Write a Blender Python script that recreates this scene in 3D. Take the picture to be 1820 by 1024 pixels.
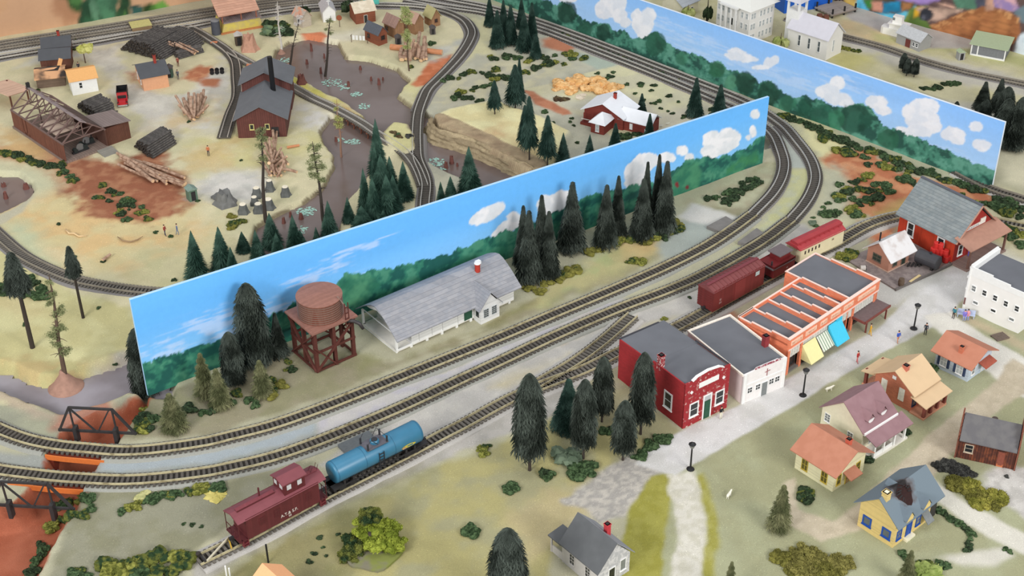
import bpy, bmesh, math, random
import numpy as np
from mathutils import Vector, Matrix
from math import sin, cos, pi, radians, hypot, atan2, sqrt, tan, exp

for _o in list(bpy.data.objects):
 bpy.data.objects.remove(_o)
random.seed(7)
SC = bpy.context.scene
COL = SC.collection
S = 0.01                      # every length below is written in centimetres

# ------------------------------------------------------------------ camera
F_PX, PITCH, ROLL, EYE = 2500.0, radians(33.5), radians(-0.5), 120.0
def ray(u, v):
 x = (u - 910) / F_PX; y = -(v - 512) / F_PX
 c, s = cos(ROLL), sin(ROLL); x, y = c * x - s * y, s * x + c * y
 return np.array([x, cos(PITCH) + y * sin(PITCH), -sin(PITCH) + y * cos(PITCH)])
_cd = bpy.data.cameras.new('camera'); CAM = bpy.data.objects.new('camera', _cd); COL.objects.link(CAM)
_f = Vector((0, cos(PITCH), -sin(PITCH))); _u = Vector((0, sin(PITCH), cos(PITCH))); _r = Vector((1, 0, 0))
_cx = _r * cos(ROLL) + _u * sin(ROLL); _cy = _u * cos(ROLL) - _r * sin(ROLL)
CAM.matrix_world = Matrix(((_cx.x, _cy.x, -_f.x, 0), (_cx.y, _cy.y, -_f.y, 0), (_cx.z, _cy.z, -_f.z, EYE * S), (0, 0, 0, 1)))
_cd.sensor_width = 36; _cd.lens = 36 * F_PX / 1820; _cd.clip_start = 0.05; _cd.clip_end = 60
SC.camera = CAM

# ------------------------------------------------------------------ light of the hall, with added fill lamps
W = bpy.data.worlds.new('hall_light'); SC.world = W; W.use_nodes = True
W.node_tree.nodes['Background'].inputs[0].default_value = (0.93, 0.965, 1.0, 1)
W.node_tree.nodes['Background'].inputs[1].default_value = 0.56
def lamp(x, y, z, sx, sy, power, col=(1, 0.985, 0.97), aim=(0, 200, 0)):
 l = bpy.data.lights.new('ceiling_and_fill_lamp', 'AREA'); l.shape = 'RECTANGLE'; l.size = sx * S; l.size_y = sy * S
 l.energy = power; l.color = col
 o = bpy.data.objects.new('ceiling_and_fill_lamp', l); COL.objects.link(o); o.location = (x * S, y * S, z * S)
 d = Vector((aim[0] - x, aim[1] - y, aim[2] - z)); o.rotation_euler = d.to_track_quat('-Z', 'Y').to_euler()
 o['kind'] = 'helper'
 return o
lamp(-40, 300, 290, 160, 60, 5)
lamp(40, 110, 250, 120, 60, 9, aim=(60, 300, 0))  # added lamp that brightens the far walls
lamp(-170, -60, 160, 120, 70, 56, aim=(0, 210, 0))  # front-left light, set low behind the camera to fill upright faces
lamp(180, -60, 160, 120, 70, 56, aim=(-10, 210, 0))  # added front-right fill behind the camera, brightens upright faces
SC.view_settings.view_transform = 'Standard'; SC.view_settings.look = 'None'
SC.view_settings.gamma = 1; SC.view_settings.use_curve_mapping = False
SC.view_settings.exposure = 0.1

# ------------------------------------------------------------------ pixel <-> place
def G(u, v, z=0.0):
 r = ray(u, v); k = (z - EYE) / r[2]
 return np.array([r[0] * k, r[1] * k, z])
def HT(ub, vb, ut, vt, z=0.0):
 b = G(ub, vb, z); r = ray(ut, vt); k = hypot(b[0], b[1]) / hypot(r[0], r[1]); return EYE + r[2] * k
_M = np.array([[_cx.x, _cx.y, _cx.z], [_cy.x, _cy.y, _cy.z], [_f.x, _f.y, _f.z]])
def PX(x, y, z=0.0):
 p = _M @ np.array([x, y, z - EYE]); return 910 + F_PX * p[0] / p[2], 512 - F_PX * p[1] / p[2]
NADIR = 512 + F_PX / tan(PITCH)
def foot_u(ut, vt, vb):
 return ut + (910 - ut) * (vb - vt) / (NADIR - vt)
def lin(c):
 return tuple((x / 255 / 12.92) if x / 255 <= 0.04045 else ((x / 255 + 0.055) / 1.055) ** 2.4 for x in c)

# ------------------------------------------------------------------ numpy noise and painting
def _h(ix, iy, seed):
 n = (ix.astype(np.int64) * 374761393 + iy.astype(np.int64) * 668265263 + seed * 69069) & 0xFFFFFFFF
 n = ((n ^ (n >> 13)) * 1274126177) & 0xFFFFFFFF
 return ((n ^ (n >> 16)) & 0xFFFF) / 65535.0
def vn(x, y, seed=0):
 ix, iy = np.floor(x), np.floor(y); fx, fy = x - ix, y - iy
 fx = fx * fx * (3 - 2 * fx); fy = fy * fy * (3 - 2 * fy)
 a, b, c, d = _h(ix, iy, seed), _h(ix + 1, iy, seed), _h(ix, iy + 1, seed), _h(ix + 1, iy + 1, seed)
 return (a * (1 - fx) + b * fx) * (1 - fy) + (c * (1 - fx) + d * fx) * fy
def fbm(x, y, seed=0, octv=4):
 t = 0; a = 0.5; tot = 0
 for i in range(octv):
  t = t + a * vn(x, y, seed + i * 17); tot += a; x = x * 2.03 + 5.1; y = y * 2.03 + 1.7; a *= 0.5
 return t / tot
def sd_poly(X, Y, poly):
 d = np.full(X.shape, 1e9); ins = np.zeros(X.shape, bool); n = len(poly)
 for i in range(n):
  x0, y0 = poly[i][0], poly[i][1]; x1, y1 = poly[(i + 1) % n][0], poly[(i + 1) % n][1]
  ex, ey = x1 - x0, y1 - y0; L = ex * ex + ey * ey + 1e-12
  t = np.clip(((X - x0) * ex + (Y - y0) * ey) / L, 0, 1)
  d = np.minimum(d, (X - x0 - t * ex) ** 2 + (Y - y0 - t * ey) ** 2)
  if abs(ey) > 1e-9:
   c = ((y0 > Y) != (y1 > Y)) & (X < ex * (Y - y0) / ey + x0); ins ^= c
 d = np.sqrt(d); return np.where(ins, -d, d)
def masked(X, Y, poly, margin):
 P = np.array([p[:2] for p in poly]); lo = P.min(0) - margin; hi = P.max(0) + margin
 m = (X >= lo[0]) & (X <= hi[0]) & (Y >= lo[1]) & (Y <= hi[1])
 return m
def sstep(a, b, x):
 t = np.clip((x - a) / (b - a), 0, 1); return t * t * (3 - 2 * t)

# ------------------------------------------------------------------ materials
MATS = {}
def mat(key, rgb, rough=0.75, var=0.10, scale=3.0, bump=0.0, metal=0.0, rows=None, rgb2=None, mixs=None, spec=0.35, mort=None, mpos=0.5):
 """procedural material; sizes in cm. rows=(brick_length, row_height, gap, 'h'|'v'|'s')"""
 if key in MATS: return MATS[key]
 m = bpy.data.materials.new(key); m.use_nodes = True; N = m.node_tree.nodes; Lk = m.node_tree.links
 b = N['Principled BSDF']; b.inputs['Roughness'].default_value = rough; b.inputs['Metallic'].default_value = metal
 b.inputs['Specular IOR Level'].default_value = spec
 tc = N.new('ShaderNodeTexCoord'); mp = N.new('ShaderNodeMapping'); mp.inputs['Scale'].default_value = (100, 100, 100)
 Lk.new(tc.outputs['Object'], mp.inputs['Vector'])
 nz = N.new('ShaderNodeTexNoise'); nz.inputs['Scale'].default_value = scale; nz.inputs['Detail'].default_value = 4
 Lk.new(mp.outputs[0], nz.inputs['Vector'])
 c = lin(rgb); cr = N.new('ShaderNodeValToRGB')
 if rgb2 is None:
  lo = [x * (1 - var) for x in c]; hi = [min(1, x * (1 + var)) for x in c]
  cr.color_ramp.elements[0].position = 0.3; cr.color_ramp.elements[1].position = 0.7
 else:
  lo = c; hi = lin(rgb2)
  cr.color_ramp.elements[0].position = mpos - 0.09; cr.color_ramp.elements[1].position = mpos + 0.09
 cr.color_ramp.elements[0].color = (*lo, 1); cr.color_ramp.elements[1].color = (*hi, 1)
 if mixs:
  nz2 = N.new('ShaderNodeTexNoise'); nz2.inputs['Scale'].default_value = mixs; Lk.new(mp.outputs[0], nz2.inputs['Vector'])
  Lk.new(nz2.outputs[0], cr.inputs[0])
 else: Lk.new(nz.outputs[0], cr.inputs[0])
 out = cr.outputs[0]; hgt = nz.outputs[0]
 if rows:
  bl, rh, gap, dr = rows
  sp = N.new('ShaderNodeSeparateXYZ'); Lk.new(mp.outputs[0], sp.inputs[0])
  ad = N.new('ShaderNodeMath'); ad.operation = 'ADD'; Lk.new(sp.outputs[0], ad.inputs[0]); Lk.new(sp.outputs[1], ad.inputs[1])
  cb = N.new('ShaderNodeCombineXYZ')
  if dr == 'v': Lk.new(sp.outputs[2], cb.inputs[0]); Lk.new(ad.outputs[0], cb.inputs[1])
  elif dr == 'x': Lk.new(sp.outputs[0], cb.inputs[0]); Lk.new(sp.outputs[1], cb.inputs[1])
  elif dr == 'y': Lk.new(sp.outputs[1], cb.inputs[0]); Lk.new(sp.outputs[0], cb.inputs[1])
  else: Lk.new(ad.outputs[0], cb.inputs[0]); Lk.new(sp.outputs[2], cb.inputs[1])
  br = N.new('ShaderNodeTexBrick'); br.inputs['Scale'].default_value = 1; br.inputs['Brick Width'].default_value = bl
  br.inputs['Row Height'].default_value = rh; br.inputs['Mortar Size'].default_value = gap; br.inputs['Mortar Smooth'].default_value = 0.3
  br.inputs['Bias'].default_value = -0.2
  Lk.new(cb.outputs[0], br.inputs['Vector'])
  br.inputs['Color1'].default_value = (1, 1, 1, 1); br.inputs['Color2'].default_value = (0.8, 0.8, 0.8, 1)
  mc = mort or tuple(x * 0.6 for x in rgb)
  mx = N.new('ShaderNodeMix'); mx.data_type = 'RGBA'; mx.blend_type = 'MULTIPLY'; mx.inputs[0].default_value = 1
  Lk.new(out, mx.inputs[6]); Lk.new(br.outputs[0], mx.inputs[7])
  m2 = N.new('ShaderNodeMix'); m2.data_type = 'RGBA'; Lk.new(br.outputs[1], m2.inputs[0]); Lk.new(mx.outputs[2], m2.inputs[6])
  m2.inputs[7].default_value = (*lin(mc), 1); out = m2.outputs[2]
  br.inputs['Mortar'].default_value = (1, 1, 1, 1)
  inv = N.new('ShaderNodeMath'); inv.operation = 'SUBTRACT'; inv.inputs[0].default_value = 1; Lk.new(br.outputs[1], inv.inputs[1])
  hgt = inv.outputs[0]
  if bump == 0: bump = 0.25
 Lk.new(out, b.inputs['Base Color'])
 if bump:
  bp = N.new('ShaderNodeBump'); bp.inputs['Strength'].default_value = min(1, bump); bp.inputs['Distance'].default_value = 0.0008
  Lk.new(hgt, bp.inputs['Height']); Lk.new(bp.outputs[0], b.inputs['Normal'])
 MATS[key] = m; return m
def vmat(key, rough=0.85, fine=0.10, scale=6.0, bump=0.4, spec=0.2, speck=0.0):
 """material that takes its paint from the mesh's own colour layer"""
 m = bpy.data.materials.new(key); m.use_nodes = True; N = m.node_tree.nodes; Lk = m.node_tree.links
 b = N['Principled BSDF']; b.inputs['Roughness'].default_value = rough; b.inputs['Specular IOR Level'].default_value = spec
 at = N.new('ShaderNodeAttribute'); at.attribute_name = 'paint'
 tc = N.new('ShaderNodeTexCoord'); mp = N.new('ShaderNodeMapping'); mp.inputs['Scale'].default_value = (100, 100, 100)
 Lk.new(tc.outputs['Object'], mp.inputs['Vector'])
 nz = N.new('ShaderNodeTexNoise'); nz.inputs['Scale'].default_value = scale; nz.inputs['Detail'].default_value = 6; nz.inputs['Roughness'].default_value = 0.7
 Lk.new(mp.outputs[0], nz.inputs['Vector'])
 mr = N.new('ShaderNodeMapRange'); mr.inputs[1].default_value = 0.3; mr.inputs[2].default_value = 0.7
 mr.inputs[3].default_value = 1 - fine; mr.inputs[4].default_value = 1 + fine; Lk.new(nz.outputs[0], mr.inputs[0])
 vm = N.new('ShaderNodeVectorMath'); vm.operation = 'SCALE'; Lk.new(at.outputs['Color'], vm.inputs[0]); Lk.new(mr.outputs[0], vm.inputs['Scale'])
 out = vm.outputs[0]
 if speck:
  vo = N.new('ShaderNodeTexVoronoi'); vo.inputs['Scale'].default_value = 2.6; Lk.new(mp.outputs[0], vo.inputs['Vector'])
  sp = N.new('ShaderNodeMath'); sp.operation = 'LESS_THAN'; sp.inputs[1].default_value = 0.16; Lk.new(vo.outputs['Distance'], sp.inputs[0])
  sl = N.new('ShaderNodeSeparateColor'); Lk.new(vo.outputs['Color'], sl.inputs[0])
  g2 = N.new('ShaderNodeMath'); g2.operation = 'GREATER_THAN'; g2.inputs[1].default_value = 0.72; Lk.new(sl.outputs[0], g2.inputs[0])
  mm = N.new('ShaderNodeMath'); mm.operation = 'MULTIPLY'; Lk.new(sp.outputs[0], mm.inputs[0]); Lk.new(g2.outputs[0], mm.inputs[1])
  m3 = N.new('ShaderNodeMath'); m3.operation = 'MULTIPLY'; m3.inputs[1].default_value = speck; Lk.new(mm.outputs[0], m3.inputs[0])
  v2 = N.new('ShaderNodeMix'); v2.data_type = 'RGBA'; v2.blend_type = 'MIX'; Lk.new(m3.outputs[0], v2.inputs[0]); Lk.new(out, v2.inputs[6])
  sc2 = N.new('ShaderNodeVectorMath'); sc2.operation = 'SCALE'; sc2.inputs['Scale'].default_value = 1.5; Lk.new(at.outputs['Color'], sc2.inputs[0]); Lk.new(sc2.outputs[0], v2.inputs[7])
  out = v2.outputs[2]
 Lk.new(out, b.inputs['Base Color'])
 bp = N.new('ShaderNodeBump'); bp.inputs['Strength'].default_value = bump; bp.inputs['Distance'].default_value = 0.001
 Lk.new(nz.outputs[0], bp.inputs['Height']); Lk.new(bp.outputs[0], b.inputs['Normal'])
 return m

# ------------------------------------------------------------------ meshes and objects
def ob(name, me, parent=None, loc=None):
 o = bpy.data.objects.new(name, me); COL.objects.link(o)
 if parent is not None: o.parent = parent
 if loc is not None: o.location = (loc[0] * S, loc[1] * S, loc[2] * S)
 return o
class MB:
 def __init__(s): s.v = []; s.f = []; s.m = []
 def add(s, vs, fs, mi=0):
  n = len(s.v); s.v += [tuple(map(float, p)) for p in vs]; s.f += [tuple(n + i for i in f) for f in fs]; s.m += [mi] * len(fs); return s
 def poly(s, pts, mi=0): return s.add(pts, [tuple(range(len(pts)))], mi)
 def box(s, x0, x1, y0, y1, z0, z1, mi=0):
  vs = [(x, y, z) for z in (z0, z1) for y in (y0, y1) for x in (x0, x1)]
  return s.add(vs, [(0, 2, 3, 1), (4, 5, 7, 6), (0, 1, 5, 4), (2, 6, 7, 3), (0, 4, 6, 2), (1, 3, 7, 5)], mi)
 def prism(s, prof, axis, a, b, mi=0):
  """prof: list of (p,q); axis 'x': (p,q)=(y,z); 'y': (x,z); 'z': (x,y)"""
  def P(p, q, t): return (t, p, q) if axis == 'x' else (p, t, q) if axis == 'y' else (p, q, t)
  n = len(prof); vs = [P(p, q, a) for p, q in prof] + [P(p, q, b) for p, q in prof]
  fs = [tuple(range(n))[::-1], tuple(range(n, 2 * n))] + [(i, (i + 1) % n, n + (i + 1) % n, n + i) for i in range(n)]
  return s.add(vs, fs, mi)
 def bar(s, p, q, w, h=None, mi=0, up=(0, 0, 1)):
  h = h or w; p, q = Vector(p), Vector(q); d = (q - p).normalized(); u = Vector(up)
  if abs(d.dot(u)) > 0.98: u = Vector((1, 0, 0))
  a = d.cross(u).normalized() * w / 2; b = a.cross(d).normalized() * h / 2
  vs = [p - a - b, p + a - b, p + a + b, p - a + b, q - a - b, q + a - b, q + a + b, q - a + b]
  return s.add(vs, [(0, 1, 2, 3), (7, 6, 5, 4), (0, 4, 5, 1), (1, 5, 6, 2), (2, 6, 7, 3), (3, 7, 4, 0)], mi)
 def tube(s, pts, rs, n=8, mi=0, cap=True, mic=None):
  pts = [Vector(p) for p in pts]
  if not isinstance(rs, (list, tuple)): rs = [rs] * len(pts)
  b0 = len(s.v); fs = []; vs = []
  for i, p in enumerate(pts):
   d = (pts[min(i + 1, len(pts) - 1)] - pts[max(i - 1, 0)]).normalized()
   u = Vector((0, 0, 1)) if abs(d.z) < 0.95 else Vector((1, 0, 0))
   a = d.cross(u).normalized(); b = a.cross(d)
   vs += [p + (a * cos(2 * pi * k / n) + b * sin(2 * pi * k / n)) * rs[i] for k in range(n)]
  for i in range(len(pts) - 1):
   fs += [(i * n + k, i * n + (k + 1) % n, (i + 1) * n + (k + 1) % n, (i + 1) * n + k) for k in range(n)]
  s.add(vs, fs, mi)
  if cap:
   s.f += [tuple(b0 + k for k in range(n))[::-1], tuple(b0 + (len(pts) - 1) * n + k for k in range(n))]; s.m += [mi if mic is None else mic] * 2
  return s
 def lathe(s, prof, c=(0, 0, 0), n=20, mi=0):
  vs = []; fs = []
  for r, z in prof: vs += [(c[0] + r * cos(2 * pi * k / n), c[1] + r * sin(2 * pi * k / n), c[2] + z) for k in range(n)]
  for i in range(len(prof) - 1): fs += [(i * n + k, i * n + (k + 1) % n, (i + 1) * n + (k + 1) % n, (i + 1) * n + k) for k in range(n)]
  fs += [tuple(range(n))[::-1], tuple((len(prof) - 1) * n + k for k in range(n))]
  return s.add(vs, fs, mi)
 def mesh(s, name, mats, smooth=False, fix=True):
  me = bpy.data.meshes.new(name); me.from_pydata([(x * S, y * S, z * S) for x, y, z in s.v], [], s.f)
  for m in (mats if isinstance(mats, (list, tuple)) else [mats]): me.materials.append(m)
  me.polygons.foreach_set('material_index', s.m)
  if fix:
   bm = bmesh.new(); bm.from_mesh(me); bmesh.ops.recalc_face_normals(bm, faces=bm.faces); bm.to_mesh(me); bm.free()
  if smooth: me.shade_smooth()
  me.update(); return me
 def build(s, name, mats, parent=None, smooth=False, fix=True, loc=None):
  return ob(name, s.mesh(name, mats, smooth, fix), parent, loc)
def tag(o, label, cat, group=None):
 o['label'] = label; o['category'] = cat
 if group: o['group'] = group
 return o
def thing(name, label, cat, loc, rz=0.0, group=None):
 o = ob(name, None, None, loc); o.rotation_euler = (0, 0, rz); o.empty_display_size = 0.01
 return tag(o, label, cat, group)
def struct(o): o['kind'] = 'structure'; return o
def dup(o, loc=None, rz=None, sc=None, mats=None):
 def cp(a, parent):
  c = a.copy(); COL.objects.link(c)
  if parent is not None: c.parent = parent
  for ch in kids.get(a.name, []): cp(ch, c)
  return c
 kids = {}
 def walk(a):
  kids[a.name] = list(a.children)
  for ch in a.children: walk(ch)
 walk(o); c = cp(o, None)
 if loc is not None: c.location = (loc[0] * S, loc[1] * S, loc[2] * S)
 if rz is not None: c.rotation_euler = (0, 0, rz)
 if sc is not None: c.scale = (sc, sc, sc) if not isinstance(sc, (tuple, list)) else sc
 return c
def set_mat(o, m, slot=0):
 o.material_slots[slot].link = 'OBJECT'; o.material_slots[slot].material = m
_ONES = 'zeroth first second third fourth fifth sixth seventh eighth ninth tenth eleventh twelfth thirteenth fourteenth fifteenth sixteenth seventeenth eighteenth nineteenth'.split()
_TENS = ['', '', 'twenty', 'thirty', 'forty', 'fifty', 'sixty', 'seventy', 'eighty', 'ninety']
def ordinal(n):
 if n < 20: return _ONES[n]
 if n % 10 == 0: return _TENS[n // 10][:-1] + 'ieth'
 return _TENS[n // 10] + '-' + _ONES[n % 10]
def rank(objs, desc, cat, group, tail='from the left'):
 """tell look-alikes apart by their order across the picture"""
 objs = sorted(objs, key=lambda o: PX(o.location.x / S, o.location.y / S, o.location.z / S)[0])
 n = len(objs)
 for i, o in enumerate(objs):
  w = 'leftmost' if i == 0 else 'rightmost' if i == n - 1 else ordinal(i + 1) + ' ' + tail
  d = desc(o) if callable(desc) else desc
  t = d + ', ' + w if n > 1 else d
  if len(t.split()) > 16: print('LONG', len(t.split()), t)
  tag(o, t, cat, group)
# ------------------------------------------------------------------ ground of the layout
GX0, GX1, GY0, GY1, GD = -150.0, 150.0, 100.0, 345.0, 0.3
_xs = np.arange(GX0, GX1 + GD / 2, GD); _ys = np.arange(GY0, GY1 + GD / 2, GD)
GXX, GYY = np.meshgrid(_xs, _ys)
GH = (fbm(GXX / 9, GYY / 9, 3) - 0.5) * 0.5
def gpoly(pts, z=0.0): return [G(u, v, z)[:2] for u, v in pts]
RIVER = [(498, 92), (520, 78), (548, 73), (596, 82), (610, 108), (652, 112), (702, 128), (722, 150), (708, 166), (700, 176), (735, 200),
         (762, 214), (772, 242), (822, 266), (900, 308), (950, 334), (900, 352), (800, 312), (762, 290), (737, 272), (715, 262), (690, 258),
         (664, 236), (672, 262), (655, 300), (640, 332), (608, 366), (600, 402), (590, 440), (470, 468), (452, 440), (462, 408), (500, 385), (545, 366),
         (578, 340), (592, 318), (600, 300), (598, 280), (580, 258), (575, 238), (592, 214), (618, 212), (650, 218), (654, 212), (630, 196), (608, 180), (588, 172), (545, 148), (508, 130), (490, 112)]
ISLE = [(682, 236), (700, 216), (724, 220), (734, 240), (733, 262), (720, 268), (700, 262)]
CREEK = [(-60, 655), (20, 672), (60, 690), (110, 694), (150, 676), (232, 650), (300, 690), (300, 715), (235, 702), (170, 728), (120, 742), (60, 720), (0, 694), (-60, 680)]
POND = [(-40, 316), (30, 318), (52, 332), (56, 346), (40, 364), (0, 384), (-40, 390)]
CLAY = [(240, 702), (264, 690), (262, 722), (236, 744), (205, 792), (176, 815), (168, 838), (150, 862), (136, 905), (100, 955), (64, 1030), (60, 1100), (-100, 1100), (-100, 915), (20, 896), (62, 862), (74, 838), (84, 800), (108, 768), (140, 748), (190, 722)]
PLAT = [(768, 206), (800, 192), (850, 182), (880, 176), (905, 190), (960, 205), (1010, 232), (960, 300), (938, 296), (895, 274), (830, 246), (778, 226)]
HOLE = [(1358, 246), (1374, 250), (1384, 272), (1356, 284), (1340, 270)]
def carve(pts, z, e, pz=None, inn=0.0):
 global GH
 poly = gpoly(pts, z if pz is None else pz); m = masked(GXX, GYY, poly, e + 2)
 sd = sd_poly(GXX[m], GYY[m], poly) + (fbm(GXX[m] / 2, GYY[m] / 2, 11) - 0.5) * 0.7 + inn
 a = 1 - sstep(0, e, sd); GH[m] = GH[m] * (1 - a) + (z + 0.15 * (fbm(GXX[m] / 3, GYY[m] / 3, 5) - 0.5)) * a
carve(PLAT, 1.6, 1.2)
carve(RIVER, -1.5, 1.0, -1.0)
carve(ISLE, 0.6, 1.6)
carve(POND, -1.5, 1.2, -1.0)
carve(CREEK, -2.2, 1.6, -1.7)
carve(CLAY, -3.8, 1.4, 0, 1.2)
carve(HOLE, -2.5, 0.8)
def gz(x, y):
 fx = min(max((x - GX0) / GD, 0), len(_xs) - 2.001); fy = min(max((y - GY0) / GD, 0), len(_ys) - 2.001)
 i, j = int(fx), int(fy); a, b = fx - i, fy - j
 return float((GH[j, i] * (1 - a) + GH[j, i + 1] * a) * (1 - b) + (GH[j + 1, i] * (1 - a) + GH[j + 1, i + 1] * a) * b)
def place(u, v, zmin=-9):
 z = 0.0
 for _ in range(8):
  p = G(u, v, z); z = 0.5 * z + 0.5 * max(gz(p[0], p[1]), zmin)
 p = G(u, v, z); return p[0], p[1], max(gz(p[0], p[1]), zmin)

GC = np.zeros(GXX.shape + (3,)); GC[:] = lin((176, 172, 146))
_n1 = fbm(GXX / 7, GYY / 7, 21)[..., None]
GC *= 0.94 + 0.12 * _n1
_EN = [fbm(GXX / 2.2, GYY / 2.2, 31), fbm(GXX / 6, GYY / 6, 41)]
_TN = {}
def tn(f, seed):
 k = (f, seed)
 if k not in _TN: _TN[k] = fbm(GXX / f, GYY / f, 50 + seed)
 return _TN[k]
def coat(pts, cA, cB=None, e=1.0, wob=1.5, f=3, seed=0, al=1.0, z=0.0, thr=None):
 poly = gpoly(pts, z); m = masked(GXX, GYY, poly, e + wob * 2 + 1)
 if not m.any(): return
 sd = sd_poly(GXX[m], GYY[m], poly) + (_EN[0][m] - 0.5) * wob * 2 + (_EN[1][m] - 0.5) * wob * 2
 a = (1 - sstep(-e, e, sd)) * al
 t = tn(f, seed)[m]
 if thr is not None: a = a * sstep(thr - 0.06, thr + 0.06, t)
 A = np.array(lin(cA)); B = np.array(lin(cB or cA))
 k = sstep(0.35, 0.65, t)[:, None]
 c = (A * (1 - k) + B * k) * (0.95 + 0.1 * _EN[0][m])[:, None]
 GC[m] = GC[m] * (1 - a[:, None]) + c * a[:, None]
CREAM, CREAM2 = (210, 201, 166), (200, 194, 158)
coat([(-200, 110), (-100, 20), (340, 30), (700, -10), (800, 10), (850, 60), (800, 120), (745, 170), (742, 300), (758, 365), (240, 560), (240, 700), (-200, 760)], CREAM, CREAM2, 1, 0.5, 5, 1)
coat([(-60, 380), (60, 345), (130, 330), (330, 350), (370, 440), (300, 500), (180, 490), (60, 450)], (212, 182, 132), (206, 190, 144), 5, 4, 4, 2)
coat([(0, 400), (40, 390), (100, 470), (60, 470)], (190, 194, 160), None, 3, 2)
coat([(240, 440), (400, 440), (420, 480), (300, 530), (230, 500)], (198, 192, 150), (206, 198, 158), 4, 3)
coat([(80, 270), (200, 285), (290, 255), (330, 330), (330, 370), (300, 385), (240, 402), (200, 398), (150, 372), (110, 340), (60, 300)], (150, 96, 72), (172, 122, 92), 1.5, 2.5, 1.5, 3)
coat([(-20, 250), (60, 260), (130, 280), (120, 330), (40, 290), (-20, 280)], (186, 132, 100), (200, 160, 120), 2, 2.5, 2, 4, 0.8)
coat([(0, 225), (60, 240), (90, 262), (60, 300), (0, 262)], (205, 172, 120), None, 3, 3, 3, 5, 0.8)
coat([(-20, 290), (80, 300), (100, 330), (70, 350), (0, 318)], (196, 194, 162), None, 3, 2)
coat([(160, 85), (215, 80), (222, 140), (260, 165), (330, 170), (380, 120), (400, 100), (408, 130), (410, 160), (395, 215), (340, 235), (262, 228), (232, 190), (190, 140), (150, 110)], (208, 204, 192), (194, 190, 178), 2, 2, 2, 6)
coat([(255, 200), (330, 180), (400, 220), (395, 240), (310, 245), (258, 225)], (204, 200, 190), None, 3, 2)
coat([(345, 330), (390, 300), (470, 300), (480, 345), (430, 365), (370, 350), (345, 350)], (212, 208, 200), (198, 196, 188), 2, 2, 2, 7)
coat([(515, 195), (560, 170), (600, 200), (615, 230), (560, 245), (515, 235)], (206, 202, 194), (196, 190, 170), 2, 2, 2, 8)
coat([(60, 100), (170, 92), (110, 108), (40, 118)], (196, 196, 186), None, 2, 2)
coat([(265, 215), (320, 188), (375, 180), (390, 205), (330, 230), (280, 230)], (210, 184, 132), (214, 200, 150), 3, 3, 2, 9, 0.7)
coat([(330, 128), (385, 112), (375, 130), (350, 145), (320, 140)], (178, 114, 84), (196, 140, 104), 1, 1.5, 1.5, 10)
coat([(352, 144), (388, 142), (384, 152), (362, 152)], (176, 116, 86), None, 1, 1)
coat([(226, 130), (244, 128), (248, 142), (232, 146)], (168, 110, 90), None, 1.5, 1)
coat([(330, 235), (430, 238), (600, 225), (600, 250), (470, 300), (370, 300)], (204, 196, 140), (208, 200, 158), 4, 4, 3, 11, 0.8)
coat([(420, 250), (330, 275), (340, 300), (400, 292)], (208, 178, 126), None, 3, 3, 2, 12, 0.6)
coat([(590, 120), (650, 130), (740, 150), (745, 170), (690, 150), (640, 135)], (206, 200, 150), None, 2, 2)
coat([(600, 60), (665, 45), (700, 60), (620, 72), (560, 72), (550, 66)], (222, 216, 196), None, 2, 1, 2, 13, 0.8)
coat([(735, 150), (765, 108), (802, 96), (800, 108), (765, 150), (740, 154)], (190, 112, 76), (204, 128, 92), 0.5, 0.7, 1.5, 14)
coat([(540, 62), (570, 58), (582, 66), (555, 70)], (206, 128, 92), None, 0.6, 0.6)
coat([(745, 105), (800, 72), (838, 60), (830, 80), (790, 95), (770, 105)], (198, 196, 184), (184, 184, 174), 2, 2, 2, 15)
coat([(495, 130), (530, 140), (590, 172), (610, 180), (600, 190), (560, 168), (520, 150), (495, 142)], (190, 184, 96), (204, 192, 110), 1, 1, 2, 16)
coat([(605, 178), (630, 198), (656, 210), (650, 222), (612, 205)], (188, 180, 100), (200, 172, 120), 1, 1, 2, 17)
coat([(684, 234), (704, 216), (726, 222), (732, 244), (722, 262), (700, 256)], (206, 200, 146), None, 1, 1)
coat([(-200, 440), (0, 440), (130, 520), (235, 545), (238, 640), (150, 672), (110, 690), (40, 680), (-200, 640)], (206, 200, 152), (196, 188, 138), 1, 1, 4, 18)
coat([(-100, 622), (60, 640), (170, 640), (236, 625), (150, 672), (60, 690), (-100, 660)], (186, 164, 116), (176, 168, 120), 1.5, 2, 2, 19, 0.85)
coat([(-100, 500), (60, 520), (90, 560), (0, 560)], (196, 180, 136), None, 3, 3, 3, 20, 0.6)
coat([(-100, 690), (60, 730), (120, 748), (160, 730), (236, 700), (226, 740), (80, 800), (-100, 760)], (158, 158, 136), (150, 150, 132), 0.6, 0.8, 3, 21)
coat([(-40, 672), (30, 700), (100, 742), (60, 740), (0, 716)], (178, 158, 140), None, 1, 1, 2, 22, 0.7)
coat(RIVER, (112, 92, 84), (120, 104, 98), 0.5, 0.6, 4, 23, z=-0.8)
coat(ISLE, (204, 198, 146), None, 0.6, 0.6, 3, 2, z=0.4)
coat(POND, (128, 110, 104), None, 0.5, 0.4, z=-1)
coat(CREEK, (122, 114, 116), (138, 130, 130), 0.6, 0.6, 3, 24, z=-1.7)
coat([(170, 668), (232, 646), (262, 676), (240, 690), (200, 690)], (176, 172, 178), None, 1.5, 1, 2, 25, 0.8, z=-2)
coat([(-80, 310), (40, 312), (60, 334), (62, 350), (40, 378), (0, 400), (-80, 400), (-80, 388), (0, 384), (36, 364), (52, 346), (46, 332), (30, 322), (-80, 322)], (190, 184, 160), None, 0.5, 0.5)
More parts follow.
